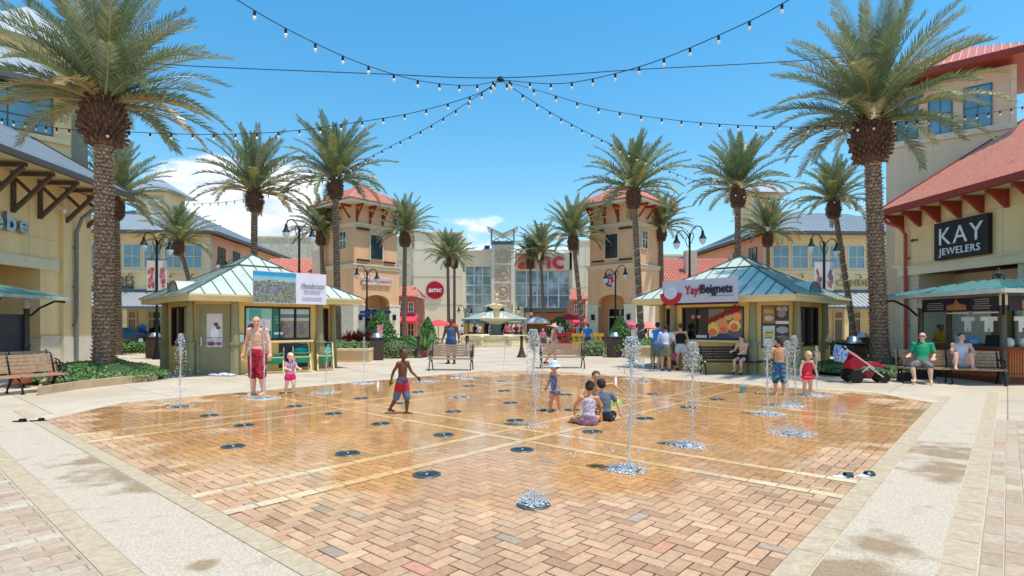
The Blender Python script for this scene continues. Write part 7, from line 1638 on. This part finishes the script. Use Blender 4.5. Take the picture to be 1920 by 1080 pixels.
# queue at the right kiosk
person('man in a bright blue shirt leaning at the kiosk counter, behind the white shirt',G(1236,694)+Vector((0,.5,0)),R(130),1.72,'fair','adult',T=(0,-.25,1),uaL=(.2,-.7,-.6),faL=(0,-1,-.1),uaR=(-.2,-.7,-.6),faR=(0,-1,-.1),cl=[('tshirt',(30,140,220),{}),('shorts',(120,120,96),{'f':.8})],hair=((40,32,30),'short'),det=.7)
person('person in loose white shirt and khaki shorts in the kiosk queue, back to camera',G(1248,696),R(158),1.62,'tan','adult',T=(0,-.18,1),uaL=(.3,-.4,-.9),faL=(.1,-.9,-.4),uaR=(-.3,-.4,-.9),faR=(-.1,-.9,-.4),thR=(-.12,.12,-1),cl=[('tshirt',(206,210,226),{'sl':.8}),('shorts',(132,124,96),{'f':.6}),('shoes',(40,90,140))],hair=((44,34,30),'short'),det=.7,build=1.12)
person('woman in black tank top and white shorts with tied red hair at the kiosk window',G(1276,694),R(176),1.66,'fair','adult',uaL=(.35,-.2,-1),faL=(.2,-.6,-.8),uaR=(-.35,-.3,-.9),faR=(-.3,-.7,-.6),cl=[('tank_top',(24,26,40),{}),('shorts',(220,214,222),{'f':.3}),('shoes',(60,50,50))],hair=((110,58,36),'bun'),det=.7)
person('child in a pale blue shirt at the kiosk counter behind the jet',G(1297,693),R(200),1.30,'fair','kid',uaL=(.5,-.5,-.5),faL=(.3,-1,.1),uaR=(-.5,-.5,-.5),faR=(-.3,-1,.1),cl=[('tshirt',(166,186,214),{}),('shorts',(90,100,120),{'f':.8})],hair=((60,44,36),'short'),det=.7)
person('small child in dark clothes and pink top crouching beside the queue',G(1256,695)+Vector((.15,.35,0)),R(80),1.0,'tan','tod',T=(0,-.5,1),thL=(.2,-.8,-.4),shL=(0,.5,-.9),thR=(-.2,-.8,-.4),shR=(0,.5,-.9),cl=[('tshirt',(220,80,120),{}),('shorts',(50,40,50),{'f':.8})],hair=((60,40,30),'short'),det=.7)
person('child in red top and dark trousers at the left end of the queue',G(1224,688),R(100),1.05,'tan','kid',cl=[('tshirt',(206,50,76),{}),('jeans',(30,34,54),{'f':1.7}),('shoes',(40,40,50))],hair=((50,36,30),'short'),det=.7)
person('kiosk worker in a lime green shirt inside the serving window',Vector((7.0,21.45,0)),R(-30),1.62,'tan','adult',T=(0,-.2,1),uaL=(.2,-.6,-.7),faL=(0,-1,-.1),uaR=(-.2,-.6,-.7),faR=(0,-1,-.1),cl=[('tshirt',(150,196,40),{}),('jeans',(40,40,60),{'f':1.8})],hair=((60,40,34),'bun'),det=.7)
mb=MB(); mb.ball((0,0,.16),(.2,.12,.2),10,7); o=one(mb,'shoulder_bag',S('slate_blue_bag',(74,102,132),var=.25),'slate blue bag carried at the hip by the person in the loose white shirt','bag',G(1232,696)+Vector((0,-.1,.75)))
# others
person('vendor with curly dark hair and yellow top behind the cart counter, seen through the posts',Vector((14.75,19.6,0)),R(-15),1.62,'brown','adult',T=(0,-.15,1),uaL=(.3,-.4,-.8),faL=(-.2,-.9,.1),uaR=(-.3,-.4,-.8),faR=(.2,-.9,.1),cl=[('tshirt',(196,156,40),{}),('jeans',(40,40,60),{'f':1.8})],hair=((36,24,20),'curly'),det=.7)
def strawbag(t,J,hp,P,chest,HM,HD,h,k):
    m=MB(); w=J['wrR']+Vector((0,0,-.3)); m.prism([(w.x-.12,w.y-.06),(w.x+.12,w.y-.06),(w.x+.12,w.y+.06),(w.x-.12,w.y+.06)],w.z-.05,w.z+.22); m.build('bag',S('cream_bag',(224,196,160)),t)
person('woman in a straw sun hat and flowered romper walking right behind the middle bench',G(1037,685),R(72),1.66,'tan','adult',T=(0,-.04,1),uaL=(.2,-.1,-1),faL=(.1,-.4,-1),uaR=(-.25,.1,-1),faR=(-.15,-.1,-1),thL=(.03,-.16,-1),shL=(0,.06,-1),thR=(-.03,.26,-1),shR=(0,.7,-1),hd=(0,-.15,1),cl=[('tank_top',(196,150,140),{'pat':((60,40,70),10)}),('shorts',(60,44,80),{'f':.35,'pat':((210,160,170),14)}),('shoes',(120,60,50))],hair=((80,50,36),'short'),hat=((226,206,160),'straw'),det=.7)
person('big dark-skinned man in a blue tank top walking behind the left middle bench',G(846,682),R(-16),1.86,'dark','adult',uaL=(.35,.1,-1),faL=(.15,-.3,-1),uaR=(-.3,0,-1),faR=(-.2,-.4,-1),cl=[('tank_top',(70,92,130),{}),('shorts',(44,84,124),{'f':.95}),('shoes',(40,40,44))],hair=((30,22,20),'buzz'),det=.7,build=1.18)
person('person in white T-shirt and blue shorts bending at the left kiosk corner',G(338,696)+Vector((0,.6,0)),R(165),1.72,'brown','adult',T=(0,-.22,1),uaL=(.6,-.2,-.7),faL=(.2,-.4,-.9),uaR=(-.5,-.3,-.7),faR=(-.1,-.5,-.8),cl=[('tshirt',(222,226,236),{'sl':.7}),('shorts',(40,80,160),{'f':.9}),('shoes',(200,200,204))],hair=((60,44,36),'buzz'),det=.7,build=1.1)
person('person in a bright blue shirt walking behind the round bush toward the yellow fence',(P2(1102,33),33,0),R(190),1.66,'fair','adult',thL=(.03,-.2,-1),thR=(-.03,.2,-1),cl=[('tshirt',(20,140,214),{}),('shorts',(60,70,110),{'f':.8}),('shoes',(60,60,70))],hair=((90,70,50),'short'),det=.5)
person('child with pink shirt by the small grey-roofed cart',(P2(1018,40),40,0),R(10),1.35,'fair','kid',cl=[('tshirt',(240,110,150),{}),('shorts',(90,90,120),{'f':.8})],hair=((120,80,50),'short'),det=.5)
FC=[((150,60,60),(40,40,60)),((230,230,236),(60,60,80)),((40,44,60),(90,90,100)),((60,110,170),(40,40,44)),((220,90,120),(60,60,80)),((236,232,220),(120,110,90)),((120,40,50),(50,60,90)),((90,70,120),(30,30,40)),((200,204,216),(50,60,90)),((40,60,90),(120,110,90))]
fx=[(890,52.5),(899,50.8),(908,51.4),(918,50.6),(951,50.8),(960,51.6),(968,50.7),(978,50.2),(1050,44),(1058,46),(1074,42),(1083,47),(1090,44),(806,47),(797,48),(1195,34),(1206,35.2),(1000,50),(866,50)]
nm=['red','white','dark','blue','pink','cream','maroon','purple','pale grey','navy']
for i,(px,Y) in enumerate(fx):
    a,b_=FC[i%10]; pos='left part of the pavilion bar' if px<925 and px>880 else ('right part of the pavilion bar' if px>925 and px<990 else ('cinema side, behind the red balustrade' if 1040<px<1100 else ('left of the man in the tank top' if px<820 else ('by the right tower base' if px>1150 else 'open plaza before the cinema'))))
    person(f'distant visitor in a {nm[i%10]} top at the {pos}',(P2(px,Y),Y,0),random.uniform(-3,3),random.uniform(1.6,1.82),random.choice(['fair','tan','brown']),'adult',uaL=(.35,-.2,-1),faL=(.2,-.6,-.8),cl=[('tshirt',a,{}),('shorts',b_,{'f':random.choice([.8,1.0])})],hair=(random.choice([(50,36,30),(110,80,50),(30,26,26)]),'short'),det=.5)
# ---------------------------------------------------------------- WATER JETS
def jet_mat():
    m=bpy.data.materials.new('white_water'); m.use_nodes=True; t=m.node_tree; b=t.nodes['Principled BSDF']; b.inputs['Base Color'].default_value=(.9,.93,.95,1); b.inputs['Roughness'].default_value=.12
    b.inputs['Transmission Weight'].default_value=.6; b.inputs['IOR'].default_value=1.33; return m
WM=jet_mat()
def drop(mb,p,r,rnd):
    a=Vector((rnd.gauss(0,1),rnd.gauss(0,1),rnd.gauss(0,1))).normalized(); b=a.orthogonal().normalized(); c=a.cross(b); k=rnd.uniform(1,2.0)
    vs=[p+a*r*k,p-a*r*k,p+b*r,p-b*r,p+c*r,p-c*r]; mb.add(vs,[(0,2,4),(0,4,3),(0,3,5),(0,5,2),(1,4,2),(1,3,4),(1,5,3),(1,2,5)],True)
def jet(px,py,topy,label,spread=.16,n=170,seed=0,thick=1.0,head=1.0):
    p=gp(px,py); Y=p.y; h=max(.12,H+(HY-topy)/F*Y); rnd=random.Random(seed+px); t=thing('water_jet',label,'water jet',p,0,'water jets of the splash pad')
    mb=MB(); pts=[];rs=[]; N=34; ox=0;oy=0
    for i in range(N+1):
        f=i/N; ox+=rnd.gauss(0,.004); oy+=rnd.gauss(0,.004); pts.append(Vector((ox,oy,.015+f*h*.97))); rs.append(thick*(.006+.004*f+.008*rnd.random()*(.4+f)))
    rs[-1]=.006; mb.tube(pts,rs,7); mb.build('column',WM,t)
    mb=MB(); top=pts[-1]; W_=.085*head**.75
    for k in range(int(n*1.5)):                       # plume: drops rise with the jet, open out and fall back
        f=1-rnd.random()**1.9*.7; f=min(f,1.02); w=W_*(math.sin(PI*min(1,max(0,(1.03-f)/.75)))**.5)*(1.0 if f>.55 else .9); a=rnd.uniform(0,2*PI); r_=w*rnd.random()**.45
        i=min(N,int(max(0,min(1,f))*N)); c=pts[i]; drop(mb,Vector((c.x+math.cos(a)*r_,c.y+math.sin(a)*r_,f*h)),rnd.uniform(.003,.0085)*thick,rnd)
    for k in range(int(85*head)):                    # dense crest
        a=rnd.uniform(0,2*PI); z=rnd.uniform(-.30,.03)*min(1,h); w=(.018+.05*head**.6*min(1,-z/.12 if z<0 else .1)); r_=abs(rnd.gauss(0,w*.5)); drop(mb,top+Vector((math.cos(a)*r_,math.sin(a)*r_,z)),rnd.uniform(.005,.014)*thick,rnd)
    for k in range(int(n*.35)):                       # stray drops low down
        a=rnd.uniform(0,2*PI); r_=abs(rnd.gauss(0,spread*.9)); drop(mb,Vector((math.cos(a)*r_,math.sin(a)*r_,rnd.uniform(.02,h*.5))),rnd.uniform(.004,.010)*thick,rnd)
    for k in range(90):
        a=rnd.uniform(0,2*PI); r_=rnd.random()**.6*.26; drop(mb,Vector((math.cos(a)*r_,math.sin(a)*r_,.02+rnd.expovariate(1/.04))),rnd.uniform(.003,.010),rnd)
    o=mb.build('spray',WM,t,fix=False); o['kind']='stuff'
    mb=MB(); rr=.2
    for k in range(70):
        a=rnd.uniform(0,2*PI); r_=rnd.random()**.8*rr*1.3; mb.ball((math.cos(a)*r_,math.sin(a)*r_,.017),(rnd.uniform(.006,.02),rnd.uniform(.006,.014),.004),6,4)
    o=mb.build('foam',S('white_foam',(232,236,238),rough=.3,var=.04),t,fix=False); o['kind']='stuff'
J=[(338,763,626,'tall jet at the far left, before the white-shirted man',.3,260,1.15,1.6),(495,750,600,'jet soaking the man in red shorts',.14,180,1.2,.8),(610,737,646,'thin jet left of centre, by the last beach chair',.1,90,.8,.8),(682,720,632,'thin jet before the raised bed',.1,90,.8,.8),(860,747,700,'low jet right of the running boy',.12,60,.8,.5),(878,710,642,'faint thin jet before the left middle bench',.08,80,.7,.6),(943,717,640,'faint jet before the fountain',.06,60,.6,.7),
 (1003,800,618,'heavy frothing jet left of the child in the sun hat',.22,420,1.4,2.4),(1178,884,632,'tallest front jet right of the three sitting children',.20,420,1.25,2.4),(1296,838,642,'tall jet before the kiosk queue',.22,360,1.2,2.2),(1441,779,637,'tall jet left of the boy in teal shorts',.16,260,1.2,1.5),(1476,762,640,'jet right of the boy in teal shorts, left of a close pair',.16,240,1.3,1.6),(1492,760,630,'jet beside the toddler in red, right of a close pair',.14,220,1.2,1.5),(1532,742,650,'jet behind the toddler in red',.09,110,1.0,1.0),(1206,718,672,'small distant jet at the rear right',.06,40,.6,.4),(470,748,640,'short side jet behind the man in red shorts',.12,90,.8,.5)]
for i,(x,y,ty,l,sp,n,th,hd) in enumerate(J): jet(x,y,ty,l,sp,n,i*7,th,hd)
def splash(px,py,label,seed,r=.3,h=.16,n=300):
    p=gp(px,py); rnd=random.Random(seed); t=thing('water_splash',label,'splash',p,0,'low splashes over the grates'); mb=MB()
    for k in range(n):
        a=rnd.uniform(0,2*PI); r_=rnd.random()**.7*r; z=.02+abs(rnd.gauss(0,h*(1-r_/r*.7))); drop(mb,Vector((math.cos(a)*r_,math.sin(a)*r_,z)),rnd.uniform(.003,.010),rnd)
    o=mb.build('spray',WM,t,fix=False); o['kind']='stuff'; mb=MB()
    for k in range(150 if h<.3 else 14):
        a=rnd.uniform(0,2*PI); r_=rnd.random()**.9*r; mb.ball((math.cos(a)*r_,math.sin(a)*r_,.02),(rnd.uniform(.006,.022),rnd.uniform(.006,.012),.006),6,4)
    o=mb.build('foam',S('white_foam',(232,236,238),rough=.3),t,fix=False); o['kind']='stuff'
splash(1000,946,'splash just bursting from the nearest grate',1,.15,.10,420); splash(1176,882,'low splash at the foot of the front right jet',2,.24,.04,170); splash(1285,836,'foam ring at the foot of the jet before the queue',3,.26,.04,170); splash(1485,815,'wide white splash at the right of the pad, no jet over it',4,.36,.08,600); splash(1440,777,'low foam at the foot of the jet left of the boy in teal shorts',5,.32,.045,160); splash(1480,762,'low foam at the foot of the close pair of jets',6,.32,.045,160)
splash(495,749,'foam before the feet of the man in red shorts',7,.36,.04,180); splash(610,737,'foam at the foot of the thin jet left of centre',8,.36,.04,160); splash(682,720,'foam patch before the raised bed',9,.36,.04,160); splash(866,710,'foam patch before the left middle bench',10,.36,.04,160); splash(800,717,'foam patch right of the running boy',11,.4,.05,260); splash(1530,743,'foam at the feet of the toddler in red',12,.35,.05,260); splash(1095,850,'stray falling drops between the heavy jet and the sitting children',13,.6,.6,60)
# ---------------------------------------------------------------- STRING LIGHTS
hub=pt(938,150,15)
def cat_pts(ctrl,n=60):
    """smooth curve through 3-D control points (Catmull-Rom)"""
    P=[Vector(c) for c in ctrl]; P=[P[0]*2-P[1]]+P+[P[-1]*2-P[-2]]; out=[]
    for i in range(1,len(P)-2):
        for k in range(n): 
            t=k/n; a,b,c,d=P[i-1],P[i],P[i+1],P[i+2]; out.append(.5*((2*b)+(-a+c)*t+(2*a-5*b+4*c-d)*t*t+(-a+3*b-3*c+d)*t**3))
    out.append(P[-2]); return out
def string_(label,ctrl,sp=.62,start=.3,r=.010):
    t=thing('string_light',label,'string lights',(0,0,0),0,'festoon strings over the pad'); pts=cat_pts(ctrl,14); mb=MB(); mb.tube(pts,r,5,False,False); part(mb,'cable','cable',t)
    acc=-start; mb=MB(); ms=MB()
    for a,b in zip(pts,pts[1:]):
        l=(b-a).length
        while acc+l>=sp if acc>=0 else acc+l>=0:
            need=(sp-acc) if acc>=0 else -acc; u=need/l; 
            if u>1: break
            p=a.lerp(b,u); m_=MB(); m_.lathe([(.022,0),(.028,-.03),(.026,-.09)],8,p); part(m_,'socket','iron',t)
            m_=MB(); m_.ball(p+Vector((0,0,-.135)),(.035,.035,.042),10,7); part(m_,'bulb','bulb',t)
            a=p; l=(b-a).length; acc=0
        acc+=l
string_('festoon string running from the hub to the top left corner',[hub,pt(880,160,14.2),pt(790,152,13.2),pt(700,127,12.4),pt(625,97,11.7),pt(530,50,10.9),pt(445,0,10.2),pt(330,-75,9.3)])
string_('festoon string running from the hub to the top right corner',[hub,pt(1040,157,14.2),pt(1120,146,13.4),pt(1215,120,12.5),pt(1300,87,11.7),pt(1400,42,10.9),pt(1465,8,10.4),pt(1560,-50,9.7)])
string_('festoon string running from the hub left to the big left palm',[hub,pt(890,178,15.1),pt(780,210,15.4),pt(670,229,15.7),pt(530,247,16),pt(380,252,16.1),pt(232,247,16.2),pt(190,246,16.2)])
string_('festoon string from the big left palm on to the shop wall',[pt(176,246,16.4),pt(110,240,17),pt(50,231,17.8),pt(-30,216,18.6)],start=.5)
string_('festoon string running from the hub right to the big right palm',[hub,pt(1010,170,15.1),pt(1120,202,15.5),pt(1225,220,15.8),pt(1340,232,16.3),pt(1480,238,17),pt(1600,236,17.6),pt(1640,233,17.8)])
string_('festoon string from the big right palm on to the peach building',[pt(1662,232,18),pt(1740,224,19),pt(1850,212,20),pt(1960,192,21)],start=.5)
string_('festoon string running from the hub to the far palms on the left',[hub,pt(880,190,16.5),pt(800,240,18.6),pt(725,278,21),pt(650,318,24),pt(590,345,26.5),pt(500,366,29.5),pt(420,379,31.5),pt(360,382,33)],sp=.75)
string_('festoon string running from the hub to the far palms on the right',[hub,pt(1020,203,16.8),pt(1085,240,18.8),pt(1145,270,20.8),pt(1215,303,23.4),pt(1300,338,26.5),pt(1400,366,29.5),pt(1500,376,32),pt(1620,374,35)],sp=.75)
t=thing('support_cable','straight steel cable running from palm to palm through the festoon hub','cable',(0,0,0)); mb=MB(); mb.tube(cat_pts([pt(230,115,16.6),pt(385,125,16.2),pt(700,138,15.4),hub+Vector((0,0,.06)),pt(1200,130,15.8),pt(1480,115,16.9),pt(1640,100,17.8)],8),.014,6,False,False); part(mb,'wire',S('blue_grey_cable',(50,84,120)),t)
mb=MB(); mb.ball(hub,(.1,.1,.05),10,6); mb.lathe([(.05,-.02),(.05,.08)],10,hub); part(mb,'hub_ring','iron',t)
# ---------------------------------------------------------------- separate repeated pieces of a part into parts of their own
def clusters(me,eps=.012):
    par=list(range(len(me.vertices)))
    def f(x):
        while par[x]!=x: par[x]=par[par[x]]; x=par[x]
        return x
    for p in me.polygons:
        vs=p.vertices; a=f(vs[0])
        for v in vs[1:]: par[f(v)]=a
    isl={}
    for i in range(len(par)): isl.setdefault(f(i),[]).append(i)
    bb=[]
    for r,vs in isl.items():
        cs=[me.vertices[i].co for i in vs]; bb.append([min(c[k] for c in cs) for k in range(3)]+[max(c[k] for c in cs) for k in range(3)]+[{r}])
    ch=True
    while ch and len(bb)>1:
        ch=False; bb.sort(key=lambda b:b[0]); out=[]
        while bb:
            b=bb.pop(0); i=0
            while i<len(bb):
                c=bb[i]
                if c[0]>b[3]+eps: break
                if all(c[k]<=b[k+3]+eps and b[k]<=c[k+3]+eps for k in range(3)):
                    b=[min(b[k],c[k]) for k in range(3)]+[max(b[k+3],c[k+3]) for k in range(3)]+[b[6]|c[6]]; bb.pop(i); ch=True; i=0
                else: i+=1
            out.append(b)
        bb=out
    return bb,f
def split_part(o,mx=100):
    me=o.data; bb,f=clusters(me)
    if len(bb)<2 or len(bb)>mx: return
    who={}
    for k,b in enumerate(bb):
        for r in b[6]: who[r]=k
    col=me.color_attributes.get('Col'); polys=[[] for _ in bb]
    for p in me.polygons: polys[who[f(p.vertices[0])]].append(p)
    base=o.name.split('.')[0]
    for k,ps in enumerate(polys):
        mp={};vs=[];fs=[]
        for p in ps:
            q=[]
            for v in p.vertices:
                if v not in mp: mp[v]=len(vs); vs.append(tuple(me.vertices[v].co))
                q.append(mp[v])
            fs.append(q)
        m2=bpy.data.meshes.new(base); m2.from_pydata(vs,[],fs)
        for m in me.materials: m2.materials.append(m)
        m2.polygons.foreach_set('use_smooth',[p.use_smooth for p in ps]); m2.update()
        n=bpy.data.objects.new(base,m2); SC.collection.objects.link(n); n.parent=o.parent; n.matrix_local=o.matrix_local.copy()
    bpy.data.objects.remove(o)
SPLIT={'column','stone_base','cream_base','arcade_post','post','wall_lantern','light_bar','baluster','finger_board','light_strip','sling_bar','kerb_piece','coping_piece','stay','crossbar','pier_trim','printed_flower','rail','cup_row','handle','brace'}
for o in list(SC.objects):
    if o.type=='MESH' and o.parent is not None and o.name.split('.')[0] in SPLIT and not o.children: split_part(o)

MERGE={'standing_seam','roof_seam','barrel_tile','cut_leaf_bases','louvre','rolling_shutter','carved_spindles'}
def merge_up(o):
    p=o.parent; me,pm=o.data,p.data; n=len(pm.vertices); off=len(pm.materials); vs=[tuple(v.co) for v in pm.vertices]+[tuple(o.matrix_local@v.co) for v in me.vertices]
    fs=[list(q.vertices) for q in pm.polygons]+[[i+n for i in q.vertices] for q in me.polygons]; mi=[q.material_index for q in pm.polygons]+[off+q.material_index for q in me.polygons]
    sm=[q.use_smooth for q in pm.polygons]+[q.use_smooth for q in me.polygons]; m2=bpy.data.meshes.new(p.name.split('.')[0]); m2.from_pydata(vs,[],fs)
    for m in list(pm.materials)+list(me.materials): m2.materials.append(m)
    m2.polygons.foreach_set('material_index',mi); m2.polygons.foreach_set('use_smooth',sm); m2.update(); p.data=m2; bpy.data.objects.remove(o)
for o in list(SC.objects):
    b=o.name.split('.')[0]
    if o.type=='MESH' and b in MERGE and o.parent is not None and o.parent.type=='MESH' and not o.children: merge_up(o)
for o in SC.objects:
    b=o.name.split('.')[0]
    if b in ('ground_cover','low_foliage'): o['kind']='stuff'
